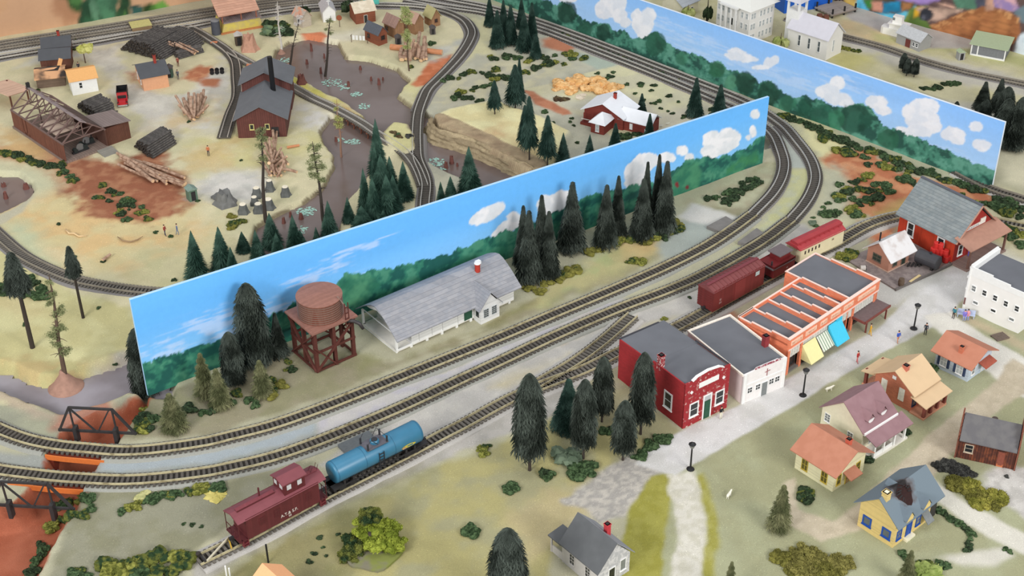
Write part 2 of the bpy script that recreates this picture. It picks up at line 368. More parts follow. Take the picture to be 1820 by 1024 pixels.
coat([(236, 704), (264, 688), (300, 715), (262, 722), (236, 740), (205, 792), (180, 830), (160, 866), (140, 905), (104, 955), (64, 1030), (60, 1080), (-100, 1080), (-100, 915), (20, 896), (70, 850), (85, 800), (110, 768), (150, 745)], (158, 74, 44), (172, 90, 60), 0.3, 0.5, 2, 26, z=0)
coat([(-60, 980), (30, 960), (60, 1080), (-60, 1080)], (186, 120, 92), (170, 90, 62), 3, 2, 2, 27, 0.8, z=-3)
coat([(120, 762), (200, 742), (215, 756), (180, 800), (100, 790)], (176, 104, 88), None, 1, 1, 2, 28, 0.7, z=-3)
coat([(742, 380), (748, 210), (790, 150), (850, 60), (850, 20), (960, 48), (1400, 220), (1380, 260), (1000, 340)], (190, 187, 166), (178, 176, 158), 0.8, 0.8, 3, 29)
coat([(842, 35), (875, 30), (880, 100), (845, 95), (800, 130), (840, 70)], (206, 200, 160), None, 2, 2)
coat([(770, 160), (900, 100), (1000, 110), (1040, 110), (940, 160), (860, 180), (780, 196)], (182, 178, 158), (196, 190, 160), 2, 2, 2, 30)
coat([(938, 158), (1104, 112), (1200, 148), (1335, 196), (1340, 210), (1130, 262), (1100, 250), (1040, 210), (945, 170)], (210, 204, 166), (200, 194, 164), 0.4, 0.5, 4, 31)
coat([(1000, 175), (1120, 172), (1140, 190), (1060, 230), (1030, 200), (950, 172)], (196, 193, 176), None, 2, 1.5, 2, 32, 0.8)
coat([(1130, 200), (1240, 190), (1330, 212), (1180, 250), (1130, 240)], (208, 200, 178), None, 2, 2, 2, 33, 0.9)
coat([(934, 162), (946, 164), (1012, 198), (1016, 204), (1000, 206), (950, 184)], (178, 116, 88), (190, 130, 100), 0.4, 0.5, 1.5, 34)
coat([(962, 72), (985, 68), (1022, 84), (1012, 94), (970, 84)], (184, 122, 92), None, 0.8, 0.8)
coat([(1020, 92), (1100, 108), (1098, 114), (1064, 122), (1036, 110)], (172, 182, 166), None, 0.6, 0.6)
coat([(770, 206), (800, 190), (850, 182), (885, 172), (955, 200), (1010, 228), (985, 300), (938, 294), (895, 272), (830, 244), (780, 222)], (226, 218, 170), (220, 208, 158), 0.8, 0.7, 3, 35, z=2)
coat([(820, 225), (850, 232), (870, 245), (845, 246)], (210, 180, 130), None, 2, 1.5, 2, 36, 0.8, z=2)
coat([(890, 215), (950, 250), (980, 280), (940, 285), (900, 250)], (214, 188, 140), None, 3, 2, 2, 37, 0.6, z=2)
coat([(866, 228), (890, 224), (892, 236), (872, 238)], (206, 160, 120), None, 2, 1.5, 2, 38, 0.6, z=2)
coat([(1370, 190), (1440, 200), (1500, 250), (1640, 330), (1790, 330), (1900, 380), (1900, 420), (1760, 420), (1600, 400), (1480, 450), (1440, 400), (1462, 330), (1450, 280)], (180, 176, 146), (188, 182, 150), 1, 1, 3, 39)
coat([(1400, 195), (1460, 225), (1500, 262), (1510, 280), (1470, 290), (1440, 250)], (212, 204, 156), None, 1.5, 1.5, 2, 40)
coat([(1462, 280), (1500, 272), (1530, 262), (1600, 300), (1690, 330), (1790, 345), (1900, 380), (1900, 400), (1780, 372), (1700, 370), (1610, 372), (1560, 392), (1520, 385), (1500, 375), (1520, 350), (1500, 320), (1470, 300)], (178, 112, 80), (196, 138, 100), 1, 2, 2, 41)
coat([(1455, 300), (1500, 295), (1515, 330), (1500, 380), (1480, 410), (1445, 400), (1462, 340)], (176, 174, 150), None, 2, 2, 2, 42, 0.9)
coat([(1560, 380), (1610, 362), (1700, 366), (1640, 372), (1590, 385)], (190, 176, 110), None, 2, 1.5, 2, 43, 0.7)
coat([(900, -60), (1340, -60), (1560, 10), (1900, 110), (1900, 330), (1790, 215), (1500, 118), (1050, -30)], (208, 202, 166), (200, 194, 152), 0.6, 0.5, 4, 44)
coat([(1765, 255), (1820, 220), (1900, 240), (1900, 360), (1790, 320)], (206, 200, 172), None, 2, 1, 3, 45)
coat([(1480, 40), (1620, 90), (1820, 140), (1900, 160), (1900, 190), (1700, 150), (1560, 110), (1480, 75)], (200, 196, 184), None, 2, 1.5, 3, 46, 0.9)
coat([(1490, 30), (1560, 45), (1600, 70), (1640, 88), (1560, 78), (1480, 55)], (214, 192, 150), (206, 190, 150), 2, 1, 3, 47)
coat([(1560, 70), (1660, 90), (1820, 120), (1900, 140), (1900, 110), (1700, 80), (1560, 60)], (188, 188, 130), None, 2, 1.5, 2, 48, 0.8)
coat([(1500, -20), (1600, 20), (1820, 90), (1900, 120), (1900, 90), (1640, 86), (1500, 30)], (190, 184, 180), None, 1, 0.5, 3, 49, 0.9)
coat([(1480, 90), (1560, 96), (1560, 112), (1500, 125)], (198, 192, 120), None, 2, 1.5, 2, 50, 0.7)
coat([(1640, 175), (1780, 190), (1800, 215), (1700, 200)], (214, 210, 200), None, 2, 1, 2, 51, 0.8)
coat([(560, 830), (700, 730), (820, 690), (985, 604), (1130, 545), (1260, 490), (1330, 455), (1420, 400), (1470, 420), (1500, 420), (1420, 480), (1240, 570), (1105, 640), (900, 730), (770, 800), (640, 850)], (186, 182, 174), (176, 172, 166), 0.7, 0.8, 2, 52)
coat([(330, 1050), (560, 925), (780, 820), (930, 760), (1100, 690), (1110, 640), (900, 720), (760, 790), (560, 880), (340, 990)], (178, 173, 166), (166, 162, 154), 0.6, 0.8, 2, 53)
coat([(560, 795), (700, 728), (820, 676), (985, 598), (1110, 540), (1110, 520), (980, 570), (820, 645), (700, 690), (560, 745)], (186, 182, 178), (178, 174, 178), 0.6, 0.6, 2, 54)
coat([(-100, 800), (170, 812), (380, 800), (480, 775), (560, 745), (570, 790), (480, 820), (380, 850), (170, 862), (-100, 850)], (152, 154, 148), (146, 150, 142), 0.8, 0.8, 2, 55)
coat([(180, 812), (380, 800), (480, 777), (560, 748), (560, 770), (470, 800), (380, 822), (180, 838)], (160, 168, 172), None, 0.6, 0.6, 2, 56, 0.9)
coat([(985, 600), (1000, 580), (1060, 560), (1090, 568), (1030, 600), (990, 615)], (190, 168, 130), None, 1, 1, 2, 57, 0.8)
coat([(870, 690), (930, 660), (1010, 628), (1000, 640), (900, 690)], (188, 176, 140), None, 1.5, 1, 2, 58, 0.7)
coat([(1100, 590), (1170, 568), (1220, 560), (1140, 590), (1100, 605)], (178, 170, 140), None, 1, 1, 2, 59, 0.7)
coat([(820, 760), (1080, 640), (1080, 632), (820, 750)], (170, 158, 120), None, 0.8, 0.8, 2, 60, 0.5)
coat([(240, 720), (300, 690), (560, 620), (700, 640), (860, 585), (1000, 500), (1220, 390), (1360, 290), (1390, 290), (1370, 340), (1290, 405), (1110, 490), (820, 610), (560, 712), (380, 772), (200, 780)], (148, 141, 116), (140, 136, 106), 0.8, 0.8, 3, 61)
coat([(620, 620), (700, 640), (860, 580), (930, 540), (1000, 520), (900, 565), (820, 600), (640, 660)], (132, 126, 90), (140, 138, 98), 1.2, 0.8, 3, 62, 0.9)
coat([(950, 510), (1100, 440), (1210, 400), (1250, 420), (1110, 480), (960, 545)], (170, 174, 124), (178, 170, 124), 2, 1.5, 3, 63)
coat([(1110, 430), (1160, 425), (1180, 445), (1130, 465)], (196, 166, 116), None, 2, 1.5, 2, 64, 0.7)
coat([(1190, 370), (1300, 320), (1370, 290), (1380, 320), (1330, 370), (1260, 370)], (172, 164, 136), (178, 176, 146), 1.5, 1, 2, 65)
coat([(1205, 385), (1230, 362), (1290, 375), (1320, 392), (1290, 415), (1240, 405)], (200, 196, 188), None, 0.8, 0.6, 2, 66)
coat([(1180, 420), (1215, 392), (1275, 408), (1240, 440), (1180, 465), (1165, 450)], (160, 166, 158), None, 1, 1, 1.5, 67)
coat([(1400, 300), (1440, 300), (1445, 340), (1410, 380), (1360, 420), (1290, 450), (1350, 400), (1390, 350)], (178, 178, 150), (186, 184, 138), 0.8, 0.6, 2, 68)
coat([(1372, 225), (1390, 222), (1440, 270), (1440, 300), (1402, 300), (1396, 260)], (172, 176, 166), None, 0.6, 0.5, 2, 69)
coat([(120, 880), (400, 850), (560, 815), (570, 850), (450, 920), (330, 990), (340, 1100), (60, 1100), (100, 980)], (142, 140, 120), (134, 132, 108), 0.8, 0.8, 3, 70)  # meadow colour lowered to imitate the dimmer light at front left
coat([(340, 1060), (500, 960), (780, 830), (1000, 740), (1140, 720), (1220, 770), (1180, 830), (1000, 930), (960, 1100), (330, 1100)], (166, 158, 110), (156, 152, 118), 0.8, 1, 4, 71)
coat([(360, 1060), (470, 960), (600, 885), (740, 830), (700, 900), (620, 1000), (560, 1080)], (124, 122, 84), (134, 128, 92), 4, 2, 3, 72, 0.8)  # soft darker patch, paints in the weaker light at front left
coat([(900, 930), (960, 880), (1050, 860), (1120, 850), (1100, 900), (1000, 960), (950, 990)], (180, 166, 128), None, 2, 2, 3, 73, 0.8)
coat([(1000, 890), (1110, 810), (1190, 810), (1180, 850), (1110, 920), (1060, 940), (1040, 905)], (158, 154, 148), (184, 178, 168), .6, .8, .5, 74)
coat([(1040, 1100), (1180, 850), (1300, 780), (1420, 700), (1560, 612), (1700, 540), (1900, 600), (1900, 1100)], (160, 161, 130), (153, 152, 120), 1, 1, 5, 75)
coat([(1080, 1024), (1120, 900), (1160, 850), (1200, 840), (1190, 900), (1180, 960), (1170, 1100), (1080, 1100)], (146, 142, 66), (154, 150, 76), .35, .4, 1, 76)
coat([(1250, 840), (1275, 930), (1270, 1100), (1240, 1100), (1240, 930), (1230, 850)], (150, 146, 72), (162, 158, 92), .5, .5, 1, 77)
coat([(1188, 846), (1236, 838), (1250, 920), (1250, 1100), (1180, 1100), (1206, 940)], (206, 202, 190), (192, 188, 172), .35, .5, .8, 78)
coat([(1130, 825), (1150, 800), (1214, 764), (1312, 722), (1400, 672), (1560, 585), (1600, 545), (1640, 500), (1700, 470), (1740, 455), (1840, 420), (1840, 470), (1745, 500), (1700, 545), (1690, 560), (1620, 600), (1540, 645), (1400, 728), (1290, 790), (1200, 845)], (206, 204, 202), (196, 194, 190), 0.3, 0.25, 3, 79)
coat([(1500, 560), (1560, 500), (1640, 455), (1690, 470), (1600, 545)], (190, 188, 182), None, 1, 1, 3, 80)
coat([(1640, 560), (1690, 555), (1770, 610), (1840, 650), (1840, 720), (1790, 690), (1760, 665), (1700, 620)], (212, 208, 198), None, .4, .4, 2, 81)
coat([(1700, 560), (1800, 610), (1840, 640), (1840, 625), (1720, 560)], (184, 168, 140), None, 1, 1, 2, 82, 0.8)
coat([(1800, 640), (1840, 660), (1820, 700), (1740, 760), (1660, 840), (1570, 930), (1460, 960), (1400, 930), (1395, 860), (1412, 850), (1420, 905), (1480, 925), (1540, 880), (1620, 800), (1700, 730), (1770, 680)], (190, 178, 156), (180, 168, 146), 0.4, 0.5, 1, 83)
coat([(1620, 850), (1645, 845), (1700, 885), (1840, 960), (1840, 995), (1740, 945), (1660, 890)], (206, 202, 190), None, 0.4, 0.4, 2, 84)
coat([(1760, 830), (1840, 830), (1840, 930), (1790, 900), (1740, 870)], (196, 192, 186), (178, 174, 168), .7, .7, .8, 85)
coat([(1700, 985), (1790, 975), (1800, 990), (1760, 1010), (1700, 1005), (1660, 990)], (200, 196, 184), None, 0.6, 0.5, 2, 86)
coat([(1560, 470), (1600, 500), (1640, 520), (1700, 480), (1640, 455), (1600, 440)], (150, 138, 134), None, 0.6, 0.4, 2, 87, 0.0)
coat([(1550, 420), (1590, 400), (1600, 400), (1570, 440), (1550, 440)], (182, 112, 80), None, 1, 1, 2, 88)
coat([(1590, 400), (1650, 470), (1700, 470), (1640, 440), (1600, 420)], (152, 154, 118), None, 1.5, 1, 2, 89, 0.8)
coat([(1760, 430), (1840, 440), (1840, 480), (1790, 470), (1740, 450)], (208, 206, 194), None, 1.5, 1, 2, 90)
coat([(1760, 385), (1840, 400), (1840, 470), (1760, 430)], (186, 176, 130), None, 2, 1, 2, 91, 0.7)
coat([(1280, 540), (1310, 560), (1310, 590), (1280, 570)], (170, 110, 84), None, 1, 1, 2, 92, 0.8)
coat([(1080, 620), (1110, 640), (1140, 690), (1100, 720), (1000, 770), (990, 740)], (156, 150, 112), None, 1.5, 1, 3, 93, 0.7)
_P = gpoly(CLAY, 0); _m = masked(GXX, GYY, _P, 2); _q = np.zeros(GXX.shape); _q[_m] = 1 - sstep(-.15, .15, sd_poly(GXX[_m], GYY[_m], _P) + (_EN[0][_m] - .5) * .8)
_q = _q[..., None]; _t = tn(2, 26)[..., None]; GC[:] = GC * (1 - _q) + (np.array(lin((146, 78, 54))) * (1 - _t) + np.array(lin((170, 104, 80))) * _t) * _q
GC *= (0.94 + 0.12 * fbm(GXX / 1.3, GYY / 1.3, 91))[..., None]

def grid_mesh(name, V, nx, ny, C, m):
 me = bpy.data.meshes.new(name); nv = nx * ny
 me.vertices.add(nv); me.vertices.foreach_set('co', (V.reshape(-1) * S).astype(np.float32))
 i = np.arange(ny - 1)[:, None] * nx + np.arange(nx - 1)[None, :]
 q = np.stack([i, i + 1, i + nx + 1, i + nx], -1).reshape(-1, 4); nf = len(q)
 me.loops.add(nf * 4); me.loops.foreach_set('vertex_index', q.reshape(-1).astype(np.int32))
 me.polygons.add(nf); me.polygons.foreach_set('loop_start', (np.arange(nf) * 4).astype(np.int32)); me.polygons.foreach_set('loop_total', np.full(nf, 4, np.int32))
 me.update(calc_edges=True); me.shade_smooth()
 at = me.color_attributes.new('paint', 'FLOAT_COLOR', 'POINT')
 cc = np.ones((nv, 4), np.float32); cc[:, :3] = np.clip(C.reshape(-1, 3), 0, 1); at.data.foreach_set('color', cc.reshape(-1))
 me.materials.append(m); return me
_rk = (GH > -1.1) & (GH < 1.95); _pp = gpoly([(745, 200), (800, 215), (900, 262), (1000, 310), (960, 350), (880, 320), (780, 280), (750, 240)], 0.5)
_m = masked(GXX, GYY, _pp, 1); _k = np.zeros(GXX.shape, bool); _k[_m] = sd_poly(GXX[_m], GYY[_m], _pp) < 0
_s = _rk & _k; _t = (0.5 + 0.5 * np.sin(GH * 5 + _EN[0] * 3))[..., None]
_cr = np.array(lin((150, 128, 104))) * (1 - _t) + np.array(lin((182, 164, 132))) * _t
GC[_s] = _cr[_s] * (.8 + .4 * fbm(GXX / .7, GYY / .7, 8)[_s])[:, None]; GH[_s] += (fbm(GXX / 2.2, GYY / 2.2, 7)[_s] - 0.5) * 0.7
_b = ~_s
_bp = gpoly(RIVER, -0.5); _m = masked(GXX, GYY, _bp, 3); _k = np.zeros(GXX.shape, bool); _k[_m] = sd_poly(GXX[_m], GYY[_m], _bp) < 1.3
_w = (sstep(-.05, -.4, GH) * sstep(-1.5, -1.0, GH) * (_b & _k))[..., None] * .85; GC[:] = GC * (1 - _w) + np.array(lin((122, 108, 84))) * _w
def ledge(px, out, z1, z0, n):
 P = spline([G(u, v, z1)[:2] for u, v in px], .3); T = np.gradient(P, axis=0); T /= np.linalg.norm(T, axis=1)[:, None]; Nn = np.stack([-T[:, 1], T[:, 0]], -1) * out
 k = np.linspace(0, 1, n)[None, :]; s = np.arange(len(P))[:, None] * .3; Z = z1 + .12 + (z0 - z1) * k + 0 * s
 step = np.floor(k * 4 + fbm(s / 3 + 0 * k, k * 2 + 0 * s, 3) * 1.2) / 4; O = -.5 + 1.3 * step + .5 * k + (fbm(s / 1.2 + 0 * k, k * 5 + 0 * s, 9) - .5) * .9
 V = np.stack([P[:, 0:1] + Nn[:, 0:1] * O, P[:, 1:2] + Nn[:, 1:2] * O, Z - .35 * (step - k)], -1)
 t = (fbm(s / 4 + 0 * k, k * 7 + 0 * s, 21))[..., None]; C = np.array(lin((112, 98, 78))) * (1 - t) + np.array(lin((190, 172, 138))) * t
 return V, C, len(P), n
ground = struct(ob('floor_ground', grid_mesh('ground', np.stack([GXX, GYY, GH], -1), len(_xs), len(_ys), GC, vmat('ground_cover', 0.9, 0.2, 9, 0.6, 0.15, 0.8))))

def water(name, poly, z, m, grow=1.2):
 P = np.array([p[:2] for p in gpoly(poly, z)]); d = 0.8
 xs = np.arange(P[:, 0].min() - 3, P[:, 0].max() + 3, d); ys = np.arange(P[:, 1].min() - 3, P[:, 1].max() + 3, d)
 X, Y = np.meshgrid(xs, ys); k = sd_poly(X, Y, P) < grow; mb = MB(); idx = {}
 for j in range(len(ys) - 1):
  for i in range(len(xs) - 1):
   if k[j, i] and k[j, i + 1] and k[j + 1, i] and k[j + 1, i + 1]:
    f = []
    for a, b in ((j, i), (j, i + 1), (j + 1, i + 1), (j + 1, i)):
     if (a, b) not in idx: idx[(a, b)] = len(mb.v); mb.v.append((xs[b], ys[a], z))
     f.append(idx[(a, b)])
    mb.f.append(tuple(f)); mb.m.append(0)
 return struct(mb.build(name, m))
WATER = mat('river_water', (108, 92, 86), 0.2, 0.06, 0.08, 0, rgb2=(120, 106, 102), spec=0.5)
WATER2 = mat('creek_water', (128, 120, 124), 0.25, 0.06, 0.1, 0, rgb2=(150, 144, 150), spec=0.5)
water('river_water', RIVER, -0.95, WATER); water('river_water_pond', POND, -0.95, WATER); water('river_water_creek', CREEK, -1.75, WATER2, 0.9)

# ------------------------------------------------------------------ tracks
def spline(P, step=0.5):
 P = [np.array(p, float) for p in P]; out = []
 Q = [2 * P[0] - P[1]] + P + [2 * P[-1] - P[-2]]
 for i in range(1, len(Q) - 2):
  p0, p1, p2, p3 = Q[i - 1:i + 3]
  t0 = 0; t1 = np.linalg.norm(p1 - p0) ** .5; t2 = t1 + np.linalg.norm(p2 - p1) ** .5; t3 = t2 + np.linalg.norm(p3 - p2) ** .5
  n = max(2, int(np.linalg.norm(p2 - p1) / step) + 1)
  for t in np.linspace(t1, t2, n, endpoint=False):
   a1 = (t1 - t) / (t1 - t0) * p0 + (t - t0) / (t1 - t0) * p1; a2 = (t2 - t) / (t2 - t1) * p1 + (t - t1) / (t2 - t1) * p2
   a3 = (t3 - t) / (t3 - t2) * p2 + (t - t2) / (t3 - t2) * p3
   b1 = (t2 - t) / (t2 - t0) * a1 + (t - t0) / (t2 - t0) * a2; b2 = (t3 - t) / (t3 - t1) * a2 + (t - t1) / (t3 - t1) * a3
   out.append((t2 - t) / (t2 - t1) * b1 + (t - t1) / (t2 - t1) * b2)
 out.append(P[-1])
 out = np.array(out)
 for _ in range(3): out[1:-1] = (out[:-2] + 2 * out[1:-1] + out[2:]) / 4
 d = np.r_[0, np.cumsum(np.linalg.norm(np.diff(out, axis=0), axis=1))]
 s = np.arange(0, d[-1], step)
 return np.stack([np.interp(s, d, out[:, k]) for k in range(2)], -1)
for _px, _o in (([(762, 208), (768, 226), (790, 236), (830, 246), (870, 264), (900, 278), (938, 296), (975, 314)], 1),):
 _V, _C, _a, _b2 = ledge(_px, -1, 1.6 if _o and _px[0][0] > 750 else .5, -1.3, 22); struct(ob('rock_ledge', grid_mesh('rock_ledge', _V, _b2, _a, _C, vmat('ledge_rock', .9, .2, 4, .6, .15))))
def sweep(mb, pts, prof, mi=0, z=0.0, off=0.0):
 T = np.gradient(pts, axis=0); T /= np.linalg.norm(T, axis=1)[:, None]; Nn = np.stack([-T[:, 1], T[:, 0]], -1)
 n = len(prof); vs = []; fs = []
 for i, p in enumerate(pts):
  zz = z if not hasattr(z, '__len__') else z[i]
  for a, b in prof: vs.append((p[0] + Nn[i, 0] * (a + off), p[1] + Nn[i, 1] * (a + off), zz + b))
 for i in range(len(pts) - 1): fs += [(i * n + k, i * n + (k + 1) % n, (i + 1) * n + (k + 1) % n, (i + 1) * n + k) for k in range(n)]
 fs += [tuple(range(n))[::-1], tuple((len(pts) - 1) * n + k for k in range(n))]
 mb.add(vs, fs, mi)
M_BAL = mat('ballast_grey', (150, 150, 142), 0.95, 0.14, 9, 0.6)
M_BAL2 = mat('ballast_light', (176, 172, 166), 0.95, 0.12, 9, 0.6)
M_BAL3 = mat('ballast_dark', (132, 128, 126), 0.95, 0.14, 9, 0.6)
M_TIE = mat('sleeper_dark', (84, 79, 73), 0.8, 0.16, 4)
M_GAP_SHADE = mat('tie_gap_shade', (56, 52, 48), 0.95, 0.12, 6)
M_TIE2 = mat('sleeper_grey', (104, 99, 92), 0.85, 0.14, 4)
M_BRASS = mat('rail_brass', (196, 186, 150), 0.42, 0.16, 1.2, metal=0.2, rgb2=(150, 138, 106), mpos=0.6)
M_STEEL = mat('rail_steel', (206, 202, 194), 0.35, 0.1, 1.2, metal=0.35)
M_RUST = mat('rail_dull', (158, 150, 136), 0.5, 0.14, 1.2, metal=0.3)
TRACK = {}
def track(key, px, label, gauge=1.65, rail=None, tie=None, bal=None, z=0.0, bw=1.9, pitch=0.69, railz=0.72, group=None, tiew=None):
 pts = spline([G(u, v, railz)[:2] for u, v in px]); TRACK[key] = pts
 c = pts[len(pts) // 2]; t = thing('railway_track', label, 'railway track', (c[0], c[1], 0), group=group)
 P = pts - c
 if bal is not False:
  on = [gz(*q) > -.9 for q in pts]; i = 0; mb = MB()
  while i < len(pts):
   j = i
   while j < len(pts) and on[j] == on[i]: j += 1
   if on[i] and j - i > 3: sweep(mb, P[i:j], [(-bw - .45, -0.5), (bw + .45, -0.5), (bw + .1, 0.12), (bw * .88, 0.22), (-bw * .88, 0.22), (-bw - .1, 0.12)])
   i = j
  mb.build('ballast', bal or M_BAL, t)
 rp = [(-.05, .46), (.05, .46), (.05, .72), (-.05, .72)]
 if bal is not False: mb = MB(); sweep(mb, P, [(-gauge / 2 + .05, .15), (gauge / 2 - .05, .15), (gauge / 2 - .05, .25), (-gauge / 2 + .05, .25)]); mb.build('tie_gap_shade_strip', M_GAP_SHADE, t)  # dark strip that paints in the shade between the ties
 for sd in (-1, 1):
  mb = MB(); sweep(mb, P, rp, off=sd * gauge / 2); sweep(mb, P, [(-.08, .44), (.08, .44), (.08, .47), (-.08, .47)], off=sd * gauge / 2); mb.build('rail', rail or M_STEEL, t)
 mb = MB(); d = np.r_[0, np.cumsum(np.linalg.norm(np.diff(P, axis=0), axis=1))]; T = np.gradient(P, axis=0); T /= np.linalg.norm(T, axis=1)[:, None]
 hw = tiew or gauge / 2 + 0.55
 for s in np.arange(0.2, d[-1], pitch):
  x, y = np.interp(s, d, P[:, 0]), np.interp(s, d, P[:, 1]); tx, ty = np.interp(s, d, T[:, 0]), np.interp(s, d, T[:, 1]); nx, ny = -ty, tx
  q = [(x + tx * a + nx * b, y + ty * a + ny * b) for a, b in ((-.17, -hw), (.17, -hw), (.17, hw), (-.17, hw))]
  mb.add([(*k, .2) for k in q] + [(*k, .44) for k in q], [(4, 5, 6, 7), (0, 1, 5, 4), (1, 2, 6, 5), (2, 3, 7, 6), (3, 0, 4, 7)])
 for sd in (-1, 1): sweep(mb, P, [(-.12, .18), (.12, .18), (.12, .36), (-.12, .36)], off=sd * gauge / 2)
 mb.build('sleeper_strip', tie or M_TIE, t, fix=False)
 return t
T8N = [(720, -4), (800, 10), (864, 20), (905, 33), (956, 48), (1000, 64), (1080, 95), (1160, 126.5), (1240, 160), (1320, 197), (1352, 216), (1371, 232)]
T8F = [(740, -14), (800, -3), (864, 9), (905, 20), (956, 35), (1000, 50), (1080, 80), (1160, 111), (1240, 142), (1320, 174), (1352, 191), (1374, 206)]
track('main_near', [(1338, 378), (1300, 406), (1256, 434.6), (1180, 473), (1100, 508), (980, 558), (900, 592), (820, 624), (700, 672), (560, 727), (478, 755), (400, 774.5), (375, 781), (262, 797), (210, 799), (160, 795), (100, 789), (50, 779), (0, 761), (-50, 735), (-90, 705)],
      'inner main line track with brassy rails between the near backdrop and the gravel yard', 1.68, M_BRASS, M_TIE, M_BAL, bw=1.7)
track('main_near_rear', T8N + [(1378, 241), (1387, 261.5), (1394, 287), (1390, 312), (1374.5, 340), (1338, 378)], 'inner main line track in the far part, from the right curve along the far backdrop', 1.5, M_STEEL, M_TIE, M_BAL3, bw=1.25)
track('main_far', [(1406, 388), (1358, 424), (1281.5, 469), (1231, 495), (1180, 516), (1100, 546), (980, 597.5), (900, 635), (820, 672), (700, 727), (560, 784), (480, 811), (400, 829.7), (375, 835), (262, 849), (210, 851), (160, 849), (100, 845), (50, 839.5), (0, 833), (-60, 820)],
      'outer main line track beside the gravel yard, running under the truss bridge', 1.68, M_BRASS, M_TIE, M_BAL, bw=1.7)
track('main_far_rear', T8F + [(1396, 223), (1416, 246), (1434, 269), (1444, 287), (1450, 312), (1443, 338), (1428, 363), (1406, 388)], 'outer main line track in the far part, nearest the far backdrop', 1.5, M_STEEL, M_TIE, M_BAL3, bw=1.25)
track('siding', [(350.6, 995), (440, 951), (560, 886), (660, 836), (760, 785), (790, 769), (820, 754), (917, 702), (1039, 654), (1101, 623.5), (1195, 583), (1246, 556), (1307, 522), (1383, 481), (1430, 455), (1485, 430), (1503.4, 419), (1542.5, 397.5), (1574, 386.5), (1597, 381), (1640, 374), (1690, 376), (1757, 387), (1815, 399), (1880, 412)],
      'siding track carrying the caboose, tank car and boxcar', 1.68, M_BRASS, M_TIE2, M_BAL2)
track('spur', [(930, 694), (960.6, 677), (1023, 640), (1070, 605.6), (1126, 556)], 'short dead-end spur track branching off the siding in the gravel yard', 1.6, M_BRASS, M_TIE2, M_BAL2)
track('logging', [(754, 372), (755, 355), (757.5, 324.5), (753, 307), (742, 280), (740, 256), (740, 229), (743, 199.5), (752, 173), (760.5, 155.6), (778, 138), (797, 119), (819, 94), (834, 70), (838.5, 56), (834.5, 44.5), (825, 33), (809, 24), (790, 17), (773, 13), (734, 8), (683, 6), (600, 7), (540, 11), (480, 19), (420, 28), (330, 45), (228, 60), (162, 72), (76, 86), (0, 99), (-50, 108)],
      'logging line track crossing the river in an S curve', 1.45, M_STEEL, M_TIE, M_BAL3, bw=1.5, pitch=0.6)
track('loop', [(-60, 352), (-30, 390), (0, 419), (40, 452), (82, 474), (130, 493), (160, 500), (228, 511), (292, 516), (340, 514)], 'curved track round the sandy field, passing behind the backdrop', 1.5, M_RUST, M_TIE2, M_BAL3, bw=1.5, pitch=0.6)
track('camp_spur', [(326, 42), (350, 53), (380, 71), (404, 88), (417, 105), (421, 137), (421.7, 170), (409.4, 202), (397, 242)], 'camp spur track ending in front of the brown shed', 1.45, M_STEEL, M_TIE, False, pitch=0.6)
track('camp_line', [(408, 90), (438, 106), (466, 122), (500, 140), (521, 152), (555, 171), (592, 188), (643, 216), (666, 232), (688, 246), (717, 266), (735, 286), (748, 313), (754, 330)],
      'camp line track running from the switch past the shed to the trestle', 1.4, M_STEEL, M_TIE2, False, pitch=0.6)
track('back_outer', [(-40, 82), (0, 74), (160, 49), (300, 26), (370, 15), (480, 0), (560, -9)], 'double back track beside the tan wall, the one nearer the wall', 1.3, M_RUST, M_TIE2, M_BAL2, bw=1.3, pitch=0.62)
track('back_inner', [(-40, 91), (0, 84), (160, 59.5), (300, 37), (370, 25), (480, 9), (560, 1), (640, -6)], 'double back track beside the tan wall, the one nearer the camp', 1.3, M_RUST, M_TIE2, M_BAL2, bw=1.3, pitch=0.62)
track('church_line', [(1400, 28), (1440, 44), (1491, 60), (1568, 80), (1645, 106), (1721, 126), (1820, 146), (1900, 164)], 'far track running past the white church and the grey sheds', 1.3, M_RUST, M_TIE2, M_BAL3, bw=1.3, pitch=0.62)
track('right_end', [(1700, 300), (1761, 332), (1820, 351), (1900, 378)], 'track leaving at the right end of the far backdrop', 1.5, M_RUST, M_TIE, M_BAL2, bw=1.5, pitch=0.62)
